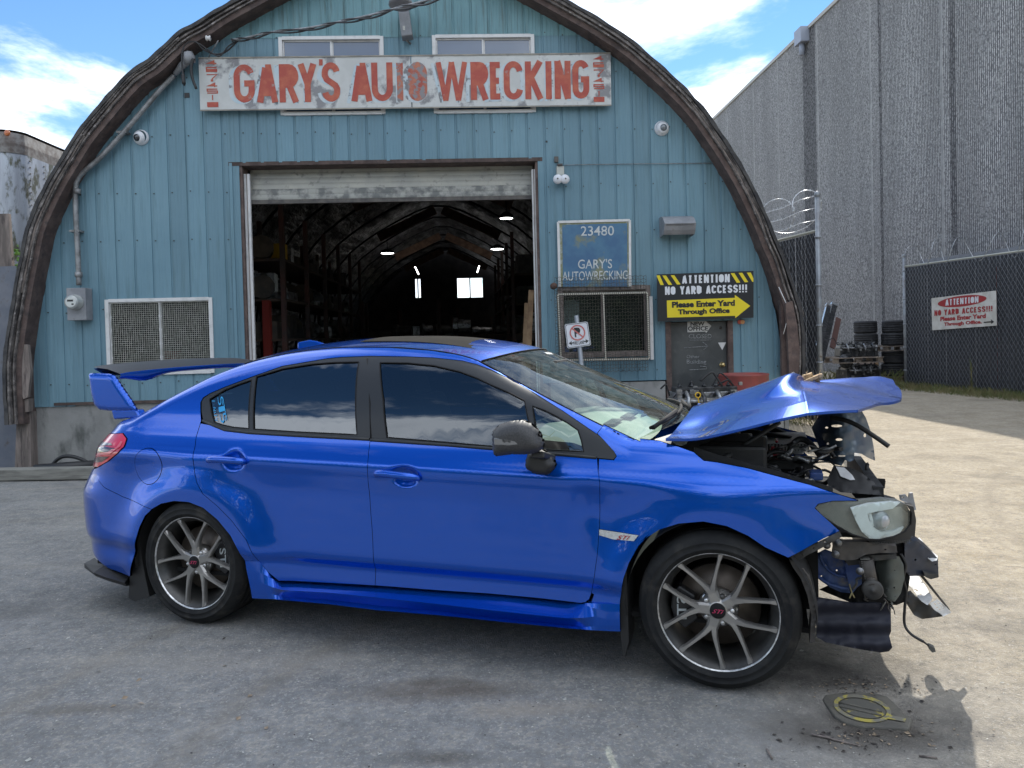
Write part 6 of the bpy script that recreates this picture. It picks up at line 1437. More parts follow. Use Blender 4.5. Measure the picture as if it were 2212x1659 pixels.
# rear bumper side and rear face
rb_in = [side(p[0], p[1]+1.2) for p in reversed(seamB)]
rs = -3.53
rb = [side(*p_) for p_ in P_(D_, (448, 432), (410, 510), (386, 590), (345, 850))]+[side(*D_(200, 795))]+[(rsz(z_), z_) for z_ in (.34, .42, .50, .58, .64, .70, .75)]+[side(*D_(115, 105))]+[side(*p_) for p_ in [(p[0], p[1]+1.2) for p in seamB]]
panel('rear_bumper', rb, M['paint'], step=.018)
q = MB(); P = []
for z in np.linspace(.30, .98, 14):
    bul = .10*math.sin(math.pi*min(1, max(0, (z-.2)/.85)))
    P.append([cp(rsz(z)-bul*(1-abs(w)**2.6), lerp(T(rsz(z), z), CW-T(rsz(z), z), (w+1)/2), z) for w in np.linspace(-1, 1, 21)])
q.grid(P); q.build('bumper_rear_face', M['paint'], CAR)
# lower black lip at the rear corner
q = MB(); pts = [side(*p_) for p_ in P_(D_, (36, 790), (90, 760), (200, 800), (335, 852))]; 
lip = [cpt(*D_(30, 790), .18)]+[cpt(*D_(x, y), .04) for x, y in ((120, 845), (200, 876), (335, 916))]; up2 = [cpt(*D_(80, 728), .18)]+[cpt(*D_(x, y), .07) for x, y in ((160, 780), (240, 815), (340, 850))]
for dt0, dt1 in ((0, 0),):
    rows = [[cp(l[0], .18 if i == 0 else .03, l[1]) for i, l in enumerate(lip)], [cp(l[0], (.18 if i == 0 else .015), l[1]+.025) for i, l in enumerate(lip)], [cp(l[0], .20 if i == 0 else .07, l[1]) for i, l in enumerate(up2)]]
    q.grid(rows, smooth=False)
q.grid([rows[0], [p_+CN*.25 for p_ in rows[0]]], smooth=False); q.build('rear_lip', M['plastic'], CAR)
# black trim ring, glass
panel('window_trim', dlo, M['trim'], holes=[g_q, g_r, g_f, g_s], dt=.003, step=.035)
for nm, g__, mt in (('quarter_glass', g_q, 'tint'), ('rear_door_glass', g_r, 'tint'), ('front_door_glass', g_f, 'tintf'), ('front_quarter_glass', g_s, 'tintf')):
    panel(nm, g__, M[mt], dt=.009, flange=0, step=.05)
    # thin rubber around the pane
    for mir in (0, 1):
        q = MB(); rr_ = resample(g__, .05); q.tube([cp(s, (T(s, z)+.003 if not mir else CW-T(s, z)-.003), z) for s, z in rr_], .0035, 4, closed=True); q.build('glass_seal', M['gap'], CAR)
bq = [side(*p_) for p_ in P_(A_, (1985, 190), (2003, 500), (2010, 748))]
q = MB(); q.tube([cp(s, T(s, z)-.0005, z) for s, z in bq], .0028, 4); q.build('pillar_gap', M['gap'], CAR)
# belt strip
for strip in (P_(A_, (850, 630), (1000, 692), (1170, 712), (1500, 732), (2003, 758)), P_(B_, (165, 762), (700, 797), (1010, 822), (1400, 856), (1728, 884))):
    for mir in (0, 1):
        q = MB(); q.tube([cp(s, (T(s, z)-.001 if not mir else CW-T(s, z)+.001), z) for s, z in resample([side(p[0], p[1]-2.2) for p in strip], .1, closed=False)], .008, 6); q.build('belt_moulding', M['trim'], CAR)

# ---- top surfaces: section from the near edge to the far edge
def edge(s): z = zt(s); return (T(s, z), z)
def topsurf(name, s0, s1, mt, crown, n=26, m_=24, bulge=0., lift=0., u0=0., u1=1., s0f=None, s1f=None, dz=0.):
    rows = []
    for i in range(n+1):
        row = []
        for j in range(m_+1):
            w = lerp(u0, u1, j/m_); a = 1-(2*w-1)**2
            sa = s0+(s0f(a) if s0f else 0); sb = s1+(s1f(a) if s1f else 0)
            ss = lerp(s0, s1, i/n); te, ze = edge(ss); 
            s_ = lerp(sa, sb, i/n) if True else ss
            row.append(cp(s_, lerp(te, CW-te, w), ze+(crown(ss) if callable(crown) else crown)*(1-abs(2*w-1)**2.3)+dz))
        rows.append(row)
    q = MB(); q.grid(rows); return q.build(name, mt, CAR)
s_ws_top = side(*B_(925, 202))[0]; s_cowl = cpt(*B_(1990, 752), .16)[0]; s_rg_top = cpt(*A_(1180, 222), .375)[0]; s_trunk = cpt(*A_(545, 540), .26)[0]; s_tail = cpt(*A_(165, 690), .17)[0]
crz = [(s_trunk, .03), (s_rg_top, .045), (-1.5, .05), (s_ws_top, .042), (s_cowl, .03)]
topsurf('roof_panel', s_rg_top, s_ws_top, M['paint'], lambda s: curve_at(crz, s), s0f=lambda a: -.06*a, s1f=lambda a: .11*a)
topsurf('windscreen', s_ws_top, s_cowl, M['screen'], lambda s: curve_at(crz, s), s0f=lambda a: .11*a, s1f=lambda a: .17*a, dz=-.003)
topsurf('rear_screen', s_trunk, s_rg_top, M['tint'], lambda s: curve_at(crz, s), s0f=lambda a: -.16*a, s1f=lambda a: -.06*a, dz=-.003)
topsurf('boot_lid', s_tail, s_trunk, M['paint'], .02, s0f=lambda a: -.13*a, s1f=lambda a: -.16*a)
# sunroof: dark dusty glass, screen edge strip
rows = []
for i in range(13):
    ss = lerp(-1.93, -1.08, i/12); te, ze = edge(ss); rows.append([cp(ss+.05*(1-(2*w-1)**2), lerp(te, CW-te, w), ze+curve_at(crz, ss)*(1-abs(2*w-1)**2.3)+.004) for w in np.linspace(.13, .87, 13)])
q = MB(); q.grid(rows); q.build('sunroof_glass', mat('dusty_sunroof', (.010, .010, .010), (.022, .020, .017), scale=5, rough=.85, rough2=.9, spec=.06), CAR)
te, ze = edge(s_ws_top); q = MB(); q.tube([cp(s_ws_top+.11*(1-(2*w-1)**2), lerp(te, CW-te, w), ze+curve_at(crz, s_ws_top)*(1-abs(2*w-1)**2.3)+.001) for w in np.linspace(.01, .99, 20)], .004, 5); q.build('screen_seal', M['gap'], CAR)
for mir in (0, 1):
    q = MB(); q.tube([cp(s, (T(s, zt(s)) if not mir else CW-T(s, zt(s))), zt(s)+.001) for s in np.linspace(s_rg_top, s_cowl, 40)], .0032, 5); q.build('roof_ditch', M['gap'], CAR)
# shark fin aerial
fa = [A_(x, y) for x, y in ((1510, 128), (1512, 80), (1590, 64), (1640, 72), (1700, 92), (1640, 108))]
q = MB(); pa = [cpt(*p_, .9) for p_ in fa]; base = [cp(s, .9, z) for s, z in pa]
rows = [[cp(s, .9+d*k, z-(.0 if abs(k) < 1 else .0)) for s, z in pa] for k, d in ((-1, .012), (1, .012))]
q.prism([p_-CN*.014 for p_ in base], CN*.028); q.build('aerial_fin', M['paint'], CAR, bevel=.008)

# ---- side skirt: facets read as lines in the picture
def sk(cols, reps=1):
    return [[cp(*(lambda a, t: (a[0], t, a[1]))(cpt(p[0], p[1], p[2]), p[2])) for p in c] for c in cols]
cols = []
def colm(f_, *p): cols.append([f_(x, y)+(t,) for x, y, t in p])
colm(D_, (1142, 744, .014), (1150, 800, .012), (1165, 870, .01), (1180, 940, .01), (1190, 1002, .012))
colm(D_, (1238, 747, .018), (1240, 820, .014), (1250, 890, .012), (1262, 950, .010), (1280, 1006, .012))
colm(D_, (1310, 835, .036), (1318, 862, .024), (1328, 925, .008), (1335, 975, .010), (1345, 1008, .006))
colm(D_, (1372, 882, .085), (1385, 888, .07), (1400, 945, -.022), (1410, 992, .02), (1420, 1016, -.012))
colm(D_, (1700, 895, .085), (1700, 905, .075), (1705, 962, -.035), (1710, 1010, .012), (1715, 1042, -.022))
colm(E_, (180, 844, .085), (180, 850, .075), (180, 918, -.035), (180, 968, .012), (185, 1000, -.022))
colm(E_, (600, 876, .085), (600, 882, .075), (600, 963, -.035), (605, 1010, .012), (610, 1035, -.022))
colm(E_, (1000, 902, .085), (1000, 908, .075), (1000, 1010, -.035), (1005, 1055, .012), (1010, 1077, -.022))
colm(E_, (1400, 945, .085), (1400, 952, .075), (1400, 1052, -.030), (1405, 1098, .02), (1410, 1116, -.018))
colm(E_, (1500, 956, .060), (1505, 962, .050), (1510, 1050, -.008), (1520, 1108, .010), (1530, 1126, .0))
colm(E_, (1562, 957, .024), (1568, 985, .016), (1585, 1040, .008), (1590, 1100, .006), (1595, 1130, .006))
colm(E_, (1660, 960, .012), (1660, 1010, .006), (1662, 1060, .004), (1664, 1100, .004), (1668, 1134, .006))
colm(E_, (1742, 963, .012), (1742, 1010, .006), (1743, 1060, .004), (1744, 1100, .004), (1745, 1137, .006))
fine = []
for c in range(len(cols)-1):
    for k in range(4): fine.append([tuple(lerp(cols[c][r_][q_], cols[c+1][r_][q_], k/4) for q_ in range(3)) for r_ in range(5)])
fine.append(cols[-1]); G = sk(fine)
for mir in (0, 1):
    q = MB()
    GG = [[(p_ if not mir else p_+CN*(CW-2*(p_-CO).dot(CN))) for p_ in c] for c in G]
    for r_ in range(4): q.grid([[c[r_] for c in GG], [c[r_+1] for c in GG]], smooth=True)
    q.grid([[c[4] for c in GG], [c[4]+CN*(.35 if not mir else -.35) for c in GG]], smooth=False); q.grid([[c[0] for c in GG], [c[0]+CN*(.05 if not mir else -.05) for c in GG]], smooth=False)
    q.build('side_skirt', M['paint'], CAR)
# dark inner body that closes the gaps, floor
M['inner'] = mat('inner_dark', (.010, .010, .011), rough=.9)
bd = [(-3.15, .35), (-3.15, .85), (-3.0, .93), (-.5, .93), (-.45, .5), (-.42, .25), (-2.22, .25), (-2.3, .55), (-2.5, .7), (-2.75, .7), (-3.0, .55), (-3.05, .35)]
for k, tt in ((0, .125), (1, CW-.125)):
    q = MB(); q.prism([cp(s, tt, z) for s, z in bd], CN*.01); q.build('inner_side', M['inner'], CAR)
q = MB(); q.prism([cp(-3.4, .12, .24), cp(.35, .12, .24), cp(.35, CW-.12, .24), cp(-3.4, CW-.12, .24)], (0, 0, .02)); q.build('floor_pan', M['inner'], CAR)
q = MB(); q.prism([cp(-.52, .14, .26), cp(-.50, .14, .26), cp(-.50, .14, .97), cp(-.52, .14, .97)], CN*(CW-.28)); q.build('firewall', M['inner'], CAR)
q = MB(); q.prism([cp(-3.2, .2, .90), cp(-2.6, .16, .95), cp(-2.6, CW-.16, .95), cp(-3.2, CW-.2, .90)], (0, 0, .02)); q.build('parcel_shelf', M['inner'], CAR)

# ---- wheels
M['tyre'] = mat('tyre_sidewall', (.011, .0115, .013), (.020, .0205, .021), scale=9, c3=(.045, .042, .038), scale3=14, lo3=.52, hi3=.75, rough=.8, spec=.25); M['rim'] = mat('gunmetal_rim', (.40, .385, .365), (.31, .30, .29), scale=6, rough=.33, metal=.75); M['lip'] = mat('scuffed_rim_lip', (.75, .75, .76), (.40, .40, .40), scale=30, rough=.3, metal=.85)
M['rimdark'] = mat('rim_barrel', (.055, .055, .055), (.09, .088, .085), scale=8, rough=.4, metal=.6); M['disc'] = mat('rusty_brake_disc', (.12, .10, .085), (.075, .062, .052), scale=10, rough=.45, metal=.6); M['caliper'] = mat('black_caliper', (.02, .02, .022), rough=.4)
M['pink'] = mat('cap_pink', (.45, .03, .10), rough=.5)
def wheel(s, t0, mir, a0, name_label=None, steer=0., front=False):
    sg_ = -1 if not mir else 1; ax_ = CN*sg_; fwd = CA.copy()
    if steer:
        ax_ = (Matrix.Rotation(steer, 3, 'Z') @ ax_); fwd = Matrix.Rotation(steer, 3, 'Z') @ fwd
    tt = t0 if not mir else CW-t0; c = cp(s, tt, .326); up = Vector((0, 0, 1))
    W_ = thing('wheel', None, None, tuple(c)); del W_['wl']; W_['wl'] = list(c)
    W_.parent = CAR; W_.location = c-wl(CAR)
    pr_ = [(.232, -.012), (.244, .012), (.258, .0195), (.2595, .0212), (.2625, .0212), (.264, .0195), (.284, .0185), (.2855, .0200), (.288, .0198), (.2895, .0165), (.306, .006), (.318, -.010), (.3255, -.032)]
    for g_ in (-.062, -.105, -.150, -.192): pr_ += [(.3265, g_+.006), (.319, g_+.004), (.319, g_-.004), (.3265, g_-.006)]
    pr_ += [(.3255, -.222), (.31, -.245), (.28, -.255), (.235, -.24)]
    q = MB(); q.lathe(pr_, c, ax_, fwd, 72); 
    q.build('tyre', M['tyre'], W_)
    q = MB(); q.lathe([(.248, -.004), (.2475, .006), (.243, .009), (.238, .006), (.236, -.004)], c, ax_, fwd, 72); q.build('rim_lip', M['lip'], W_)
    q = MB(); q.lathe([(.238, .003), (.228, -.012), (.214, -.03), (.205, -.07), (.20, -.20), (.22, -.24)], c, ax_, fwd, 64); q.build('rim_barrel', M['rimdark'], W_)
    q = MB(); q.lathe([(0, -.012), (.034, -.012), (.040, -.018), (.052, -.030), (.078, -.050), (.080, -.075), (0, -.075)], c, ax_, fwd, 40); q.build('hub', M['rim'], W_)
    def fr(r_, a, h): return c+(fwd*math.cos(a)+up*math.sin(a))*r_+ax_*h
    def seg(q, r0, a0_, w0, h0, r1, a1_, w1, h1, dep=.026):
        p0 = fr(r0, a0_, h0); p1 = fr(r1, a1_, h1); d = (p1-p0).normalized(); e = d.cross(ax_).normalized()
        vs = []
        for p_, w_ in ((p0, w0), (p1, w1)): vs += [p_-e*w_*.33, p_+e*w_*.33, p_+e*w_*.5-ax_*dep*.35, p_+e*w_*.55-ax_*dep, p_-e*w_*.55-ax_*dep, p_-e*w_*.5-ax_*dep*.35]
        fs = [(i, (i+1) % 6, 6+(i+1) % 6, 6+i) for i in range(6)]+[(5, 4, 3, 2, 1, 0), (6, 7, 8, 9, 10, 11)]
        q.add(vs, fs)
    for k in range(5):
        a = a0+k*2*math.pi/5; q = MB(); b_ = R(18)
        seg(q, .022, a, .054, -.014, .088, a, .046, -.016)
        for sb in (-1, 1):
            pts = [(.072, a+sb*.05, .030, -.015), (.115, a+sb*R(11.0), .021, -.011), (.165, a+sb*R(17.2), .0155, -.007), (.208, a+sb*R(20.6), .0155, -.004), (.240, a+sb*R(22.2), .030, -.002)]
            for p0, p1 in zip(pts[:-1], pts[1:]): seg(q, p0[0], p0[1], p0[2], p0[3], p1[0], p1[1], p1[2], p1[3], .024)
        q.build('spoke', M['rim'], W_, norm=True)
    for k in range(5):
        a = a0+math.pi/5+k*2*math.pi/5; q = MB(); q.lathe([(.0, -.020), (.007, -.020), (.010, -.024), (.0105, -.045), (.018, -.046), (.021, -.050)], fr(.057, a, 0), ax_, fwd, 12); q.build('wheel_nut', M['lip'] if k else M['rimdark'], W_)
    q = MB(); q.lathe([(0, -.004), (.028, -.005), (.032, -.009), (.032, -.02)], c, ax_, fwd, 32); q.build('centre_cap', M['gap'], W_)
    if not mir:
        e1 = fwd; q = MB(); fn_t = quad_fn(c-e1*.019-up*.0085+ax_*-.0025, c+e1*.019-up*.0085+ax_*-.0025, c-e1*.017+up*.0085+ax_*-.0025, c+e1*.021+up*.0085+ax_*-.0025); put_text(q, 'STi', fn_t, .01, .25); q.build('cap_lettering', M['pink'], W_)
    q = MB(); q.lathe([(.06, -.085), (.075, -.095), (.168, -.095), (.168, -.125), (.08, -.125)], c, ax_, fwd, 56); q.lathe([(0, -.06), (.06, -.062), (.072, -.09)], c, ax_, fwd, 30); q.build('brake_disc', M['disc'], W_)
    # caliper wraps the disc on the rearward (front wheel) side
    ca0 = math.pi+.1 if front else .15; q = MB(); pts = [(.10, ca0-.5), (.175, ca0-.55), (.192, ca0-.3), (.197, ca0), (.192, ca0+.3), (.175, ca0+.55), (.10, ca0+.5), (.105, ca0)]
    q.prism([fr(r_, a_, -.055) for r_, a_ in pts], ax_*-.10); q.build('brake_caliper', M['caliper'], W_, bevel=.008)
    if not mir:
        cc2 = fr(.15, ca0, -.053); rr = (fwd*math.cos(ca0)+up*math.sin(ca0)); tt_ = Vector((0, 0, 1)); q = MB(); fn_t = quad_fn(cc2-rr*.02-tt_*-.05, cc2-rr*.02-tt_*.05, cc2+rr*.02-tt_*-.05, cc2+rr*.02-tt_*.05); put_text(q, 'STI', fn_t, .01); q.build('caliper_lettering', M['letwhite'], W_)
    q = MB(); q.tube([c-ax_*.13, c-ax_*.35], .03, 8); q.build('axle_stub', M['inner'], W_)
    # wheel arch liner
    q = MB(); cl = cp(s, .02 if not mir else CW-.02, .326); q.lathe([(.375, 0), (.385, -.10), (.385, -.34)], cl, CN*sg_, CA, 30, a0=R(-8) if mir else R(-8), a1=R(188)); q.build('arch_liner', M['inner'], CAR)
    q = MB(); q.prism([cp(s+x, (.34 if not mir else CW-.36), z) for x, z in ((-.40, .26), (.40, .26), (.40, .74), (-.40, .74))], CN*.02); q.build('arch_liner', M['inner'], CAR)
    return W_
WF = wheel(0, .030, 0, R(36), front=True); WR = wheel(-2.65, .032, 0, R(90)); wheel(0, .03, 1, R(20), front=True); wheel(-2.65, .03, 1, R(50))
# mud flaps
def flat(name, px, t, mt, th=.006, parent=None, bev=0, tf=None):
    q = MB(); pts = []
    for p_ in px:
        t_ = tf(*p_) if tf else t; s, z = cpt(p_[0], p_[1], t_); pts.append(cp(s, t_, z))
    q.prism(pts, CN*th); return q.build(name, mt, parent or CAR, bevel=bev)
flat('mud_flap', P_(D_, (375, 585), (415, 575), (425, 700), (450, 850), (480, 990), (380, 1025), (335, 1000), (345, 850), (360, 700)), .05, M['plastic'], .16)
flat('mud_flap', P_(E_, (1745, 770), (1785, 745), (1790, 900), (1800, 1200), (1775, 1300), (1762, 1290), (1748, 1150), (1745, 960)), .035, M['plastic'], .15)

# ---- puffed shapes
def pillow(name, px, t0, dep, mt, rr=.03, back=True, parent=None, step=.012, tfun=None, out=True):
    pts = [cpt(p[0], p[1], tfun(*p) if tfun else t0) for p in px]; V, F = tri2d(pts, (), step, step*.8)
    ring_ = resample(pts, step*.5); sa = np.array(ring_); 
    def dist(p): return float(np.sqrt(((sa-np.array(p))**2).sum(1).min()))
    tw = (lambda s, z: t0)
    if tfun:
        # fit a plane t(s, z) to the outline
        Aq = np.array([[a[0], a[1], 1] for a in pts]); bq_ = np.array([tfun(*p) for p in px]); cf = np.linalg.lstsq(Aq, bq_, rcond=None)[0]; tw = lambda s, z: float(cf[0]*s+cf[1]*z+cf[2])
    hs = [dep*math.sqrt(max(0, 1-(1-min(1, dist(p)/rr))**2)) for p in V]
    q = MB(); q.add([cp(s, tw(s, z)-h, z) for (s, z), h in zip(V, hs)], F, True)
    if back: q.add([cp(s, tw(s, z)+h*.9+.0005, z) for (s, z), h in zip(V, hs)], [tuple(reversed(f)) for f in F], True)
    return q.build(name, mt, parent or CAR, weld=2e-3 if back else False)
# mirror
mr_ = MB()
pillow('mirror_housing', P_(B_, (1012, 702), (1030, 672), (1075, 642), (1140, 623), (1215, 617), (1275, 638), (1330, 690), (1366, 770), (1360, 815), (1320, 840), (1250, 852), (1150, 852), (1032, 866), (1018, 830), (1014, 760)), -.13, .062, M['carbon'], .055)
pillow('mirror_foot', P_(B_, (1262, 838), (1345, 812), (1395, 845), (1448, 912), (1444, 945), (1398, 994), (1308, 988), (1246, 948), (1240, 905)), -.03, .05, M['plastic'], .03)
q = MB(); a_ = cpt(*B_(1330, 850), -.1); b_ = cpt(*B_(1385, 890), 0); q.bar(cp(a_[0], -.12, a_[1]), cp(b_[0], .04, b_[1]), .06, .03); q.build('mirror_arm', M['plastic'], CAR, bevel=.008)
flat('mirror_indicator', P_(B_, (1016, 742), (1100, 746), (1165, 760), (1192, 790), (1120, 796), (1018, 792)), -.192, mat('smoky_indicator', (.16, .16, .16), rough=.1, coat=1), .02, bev=.004)
# handles
for f_, pts in ((A_, [(884, 893), (905, 880), (1000, 884), (1100, 893), (1142, 903)]), (E_, [(186, 131), (205, 118), (300, 128), (400, 140), (470, 152)])):
    q = MB(); P = []
    for i, (x, y) in enumerate(pts):
        t_ = T(*side(*f_(x, y)))*0+.02-.012*math.sin(math.pi*i/4)+(.022 if i in (0, 4) else 0); s, z = cpt(*f_(x, y+10), t_); P.append(tuple(cp(s, t_, z)))
    P = [Vector(p_) for p_ in catmull(P, 4)]; n_ = len(P)
    q.tube(P, [.018*(0.55+.45*min(1, 4*min(i, n_-1-i)/n_*1.6)) for i in range(n_)], 12); q.build('door_handle', M['paint'], CAR)
# fender badge strip
gl = [side(*p_) for p_ in P_(E_, (1614, 484), (1700, 496), (1862, 522), (1834, 557), (1700, 546), (1614, 520))]
panel('fender_vent_strip', gl, mat('silver_mesh_strip', (.50, .50, .50), (.62, .62, .62), scale=120, rough=.3, metal=.4), dt=-.006, mirror=False, step=.02, bstep=.01)
c4 = [side(*E_(x, y)) for x, y in ((1730, 548), (1800, 548), (1735, 520), (1808, 522))]; fn_ = quad_fn(*[cp(s, T(s, z)-.009, z) for s, z in c4]); q = MB(); put_text(q, 'STi', fn_, .02, .2); q.build('badge_lettering', M['darkred'], CAR)
# window sticker: turned letters drawn with double strokes
sq = [side(*A_(x, y)) for x, y in ((975, 640), (945, 455), (1018, 640), (975, 455))]   # reading upwards
fq = quad_fn(*[cp(s, T(s, z)+.0075, z) for s, z in ((side(*A_(945, 462))), (side(*A_(968, 640))), (side(*A_(985, 458))), (side(*A_(1015, 618))))])
M['cyan'] = mat('cyan_sticker', (.02, .30, .62), rough=.5)
def onsurf(quad, x, y):
    (a, b, c, d) = quad; s = (a[0]*(1-x)+b[0]*x)*(1-y)+(c[0]*(1-x)+d[0]*x)*y; z = (a[1]*(1-x)+b[1]*x)*(1-y)+(c[1]*(1-x)+d[1]*x)*y; return cp(s, T(s, z)+.005, z)
qd1 = [side(*A_(x, y)) for x, y in ((945, 462), (968, 640), (985, 458), (1015, 618))]; qd2 = [side(*A_(x, y)) for x, y in ((905, 482), (928, 632), (930, 480), (952, 628))]
q = MB(); vs, fs = strokes([[(.33, .95), (.08, .95), (.02, .8), (.02, .65), (.1, .52), (.2, .52), (.28, .4), (.28, .2), (.2, .08), (0, .08)], [(.33, .75), (.14, .75), (.14, .7)], [(.30, .95), (.66, .95)], [(.42, .95), (.42, .05)], [(.55, .95), (.55, .05)], [(.42, .05), (.55, .05)], [(1, .95), (.72, .95), (.72, .56), (.96, .5), (1, .3), (.92, .08), (.68, .08)], [(1, .75), (.84, .75)]], .075)
q.add([onsurf(qd1, x, y) for x, y in vs], fs, False); q.build('window_sticker', M['cyan'], CAR)
fq2 = quad_fn(*[cp(s, T(s, z)+.0075, z) for s, z in (side(*A_(905, 482)), side(*A_(928, 632)), side(*A_(930, 480)), side(*A_(952, 628)))])
q = MB(); vs, fs = strokes([[(.0, .9), (.1, .9)], [(.05, .9), (.03, .1)], [(.0, .6), (.12, .6)], [(.17, .5), (.28, .5)], [(.38, .9), (.33, .3), (.44, .3), (.4, .6)], [(.5, .8), (.48, .2)], [(.56, .8), (.6, .2)], [(.66, .7), (.78, .7)], [(.72, .95), (.70, .1)], [(.86, .9), (.83, .5)], [(.86, .8), (.97, .8), (.9, .1)], [(.88, .55), (.94, .4)]], .03)
q.add([onsurf(qd2, x, y) for x, y in vs], fs, False); q.build('small_sticker_text', M['cyan'], CAR)
# tail light
M['redlens'] = mat('red_tail_lens', (.66, .012, .035), (.50, .01, .025), scale=8, rough=.12, coat=1, spec=.8); M['reddark'] = mat('dark_red_band', (.05, .008, .012), rough=.15, coat=1); M['redlite'] = mat('pink_reflector', (.62, .10, .12), rough=.15, coat=1)
tl_ = [side(*p_) for p_ in P_(A_, (160, 704), (200, 697), (300, 709), (326, 745), (308, 800), (259, 850), (199, 900), (130, 940))]; tl_ += [(rsz(z_)+.002, z_) for z_ in (.775, .82, .87, .92, .955)]
panel('tail_light', tl_, M['redlens'], dt=-.006, flange=.03)
for pp_, mt in ((((118, 770), (165, 762), (225, 775), (232, 790), (170, 792), (118, 790)), 'reddark'), (((100, 800), (180, 797), (250, 810), (225, 832), (100, 826)), 'reddark'), (((96, 880), (150, 868), (215, 868), (160, 905), (98, 905)), 'reddark'), (((97, 842), (200, 838), (262, 800), (290, 760), (303, 765), (285, 800), (215, 852), (98, 855)), 'redlite')):
    panel('lens_band', [side(*A_(*p_)) for p_ in pp_], M[mt], dt=-.0085, flange=0, mirror=False, step=.02, bstep=.01)

# ---- rear wing
ep = P_(A_, (66, 298), (90, 293), (215, 298), (248, 315), (300, 395), (360, 480), (412, 572), (398, 552), (300, 556), (220, 554), (140, 545), (108, 515), (85, 440))
pillow('wing_end_plate', ep, .24, .020, M['paint'], .03)
o_ = pillow('wing_end_plate', ep, .24, .020, M['paint'], .03)
for v in o_.data.vertices:
    p_ = v.co+wl(CAR); v.co = p_+CN*(CW-2*(p_-CO).dot(CN))-wl(CAR)
o_.data.flip_normals()
e0 = cpt(*A_(110, 292), .26); e1 = cpt(*A_(245, 300), .26)
zw = e0[1]; s_te = e0[0]; s_le = e1[0]+.05
rowsT = []; rowsB = []
for j in range(29):
    w = j/28; t_ = lerp(.25, CW-.25, w); a = 1-(2*w-1)**2; lift = .020*a**.6; drop = .035*math.exp(-((w-.14)/.09)**2)+.035*math.exp(-((w-.86)/.09)**2); sl_ = s_le+.04*a
    top = [(s_te-.01, zw+.035+lift), (s_te+.03, zw+.030+lift), (lerp(s_te, sl_, .5), zw+.022+lift), (lerp(s_te, sl_, .85), zw+.002+lift)]
    bot = [(lerp(s_te, sl_, .97), zw-.006+lift), (sl_, zw-.018+lift-drop*.3), (lerp(s_te, sl_, .9), zw-.035+lift-drop), (lerp(s_te, sl_, .4), zw-.012+lift-drop*.7), (s_te-.005, zw+.025+lift)]
    rowsT.append([cp(s, t_, z) for s, z in top+[bot[0]]]); rowsB.append([cp(s, t_, z) for s, z in bot])
q = MB(); q.grid(rowsT); q.build('wing_top', M['carbon'], CAR); q = MB(); q.grid(rowsB); q.build('wing_blade', M['paint'], CAR)
for tt in (.25, CW-.25):
    q = MB(); ft = [cpt(*A_(x, y), .25) for x, y in ((232, 545), (405, 545), (425, 582), (500, 540), (430, 596), (250, 612))]; q.prism([cp(s, tt-.02, z) for s, z in (ft[0], ft[1], ft[2], ft[4], ft[5])], CN*.06); q.build('wing_foot', M['paint'], CAR, bevel=.01)

# ---- cabin
M['dash'] = mat('dashboard_grey', (.30, .32, .28), (.24, .26, .23), scale=4, rough=.7); M['seat'] = mat('dark_seat_fabric', (.02, .02, .022), rough=.9)
q = MB(); rows = []
for s, z in ((-.45, .93), (-.62, .985), (-.85, 1.0), (-.98, .985), (-1.04, .93), (-1.03, .72)): rows.append([cp(s+.10*(1-(2*w-1)**2), lerp(.15, CW-.15, w), z+(.03*math.exp(-((w-.27)/.12)**2) if s < -.8 else 0)) for w in np.linspace(0, 1, 25)])
q.grid(rows); q.build('dashboard', M['dash'], CAR)
for k in range(3): q = MB(); q.box(cp(-.60+.03*k, .5+.32*k, 1.0), (.03, .12, .004), (CA, CN, Vector((0, 0, 1)))); q.build('dash_vent', M['seat'], CAR)
q = MB(); sc_ = cp(-1.12, 1.32, .93); q.tube([sc_+CN*.18*math.cos(a)+(Vector((0, 0, 1))*.9-CA*.43)*.18*math.sin(a) for a in np.linspace(0, 2*math.pi, 28, endpoint=False)], .015, 8, closed=True); q.bar(sc_, cp(-.95, 1.32, .85), .05); q.bar(sc_-CN*.17, sc_+CN*.17, .03, .03); q.build('steering_wheel', M['seat'], CAR)
for s, t_ in ((-1.75, .45), (-1.75, 1.32), (-2.45, .55), (-2.45, 1.25)):
    st = thing('seat', None, None, tuple(cp(s, t_, .3))); st.parent = CAR; st.location = cp(s, t_, .3)-wl(CAR)
    q = MB(); q.box(cp(s+.25, t_, .5), (.26, .24, .10), (CA, CN, Vector((0, 0, 1)))); q.build('seat_cushion', M['seat'], st, bevel=.05)
    up_s = (Vector((0, 0, 1))-CA*.35).normalized(); fs_ = CN.cross(up_s)
    q = MB(); q.box(cp(s-.08, t_, .82), (.07, .24, .30), (fs_, CN, up_s)); q.build('seat_back', M['seat'], st, bevel=.05)
    q = MB(); q.box(cp(s-.21, t_, 1.17), (.04, .12, .08), (fs_, CN, up_s)); q.build('headrest', M['seat'], st, bevel=.03)
q = MB(); q.box(cp(-.88, .897, 1.30), (.02, .12, .03), (CA, CN, Vector((0, 0, 1)))); q.build('inner_mirror', M['seat'], CAR, bevel=.008)
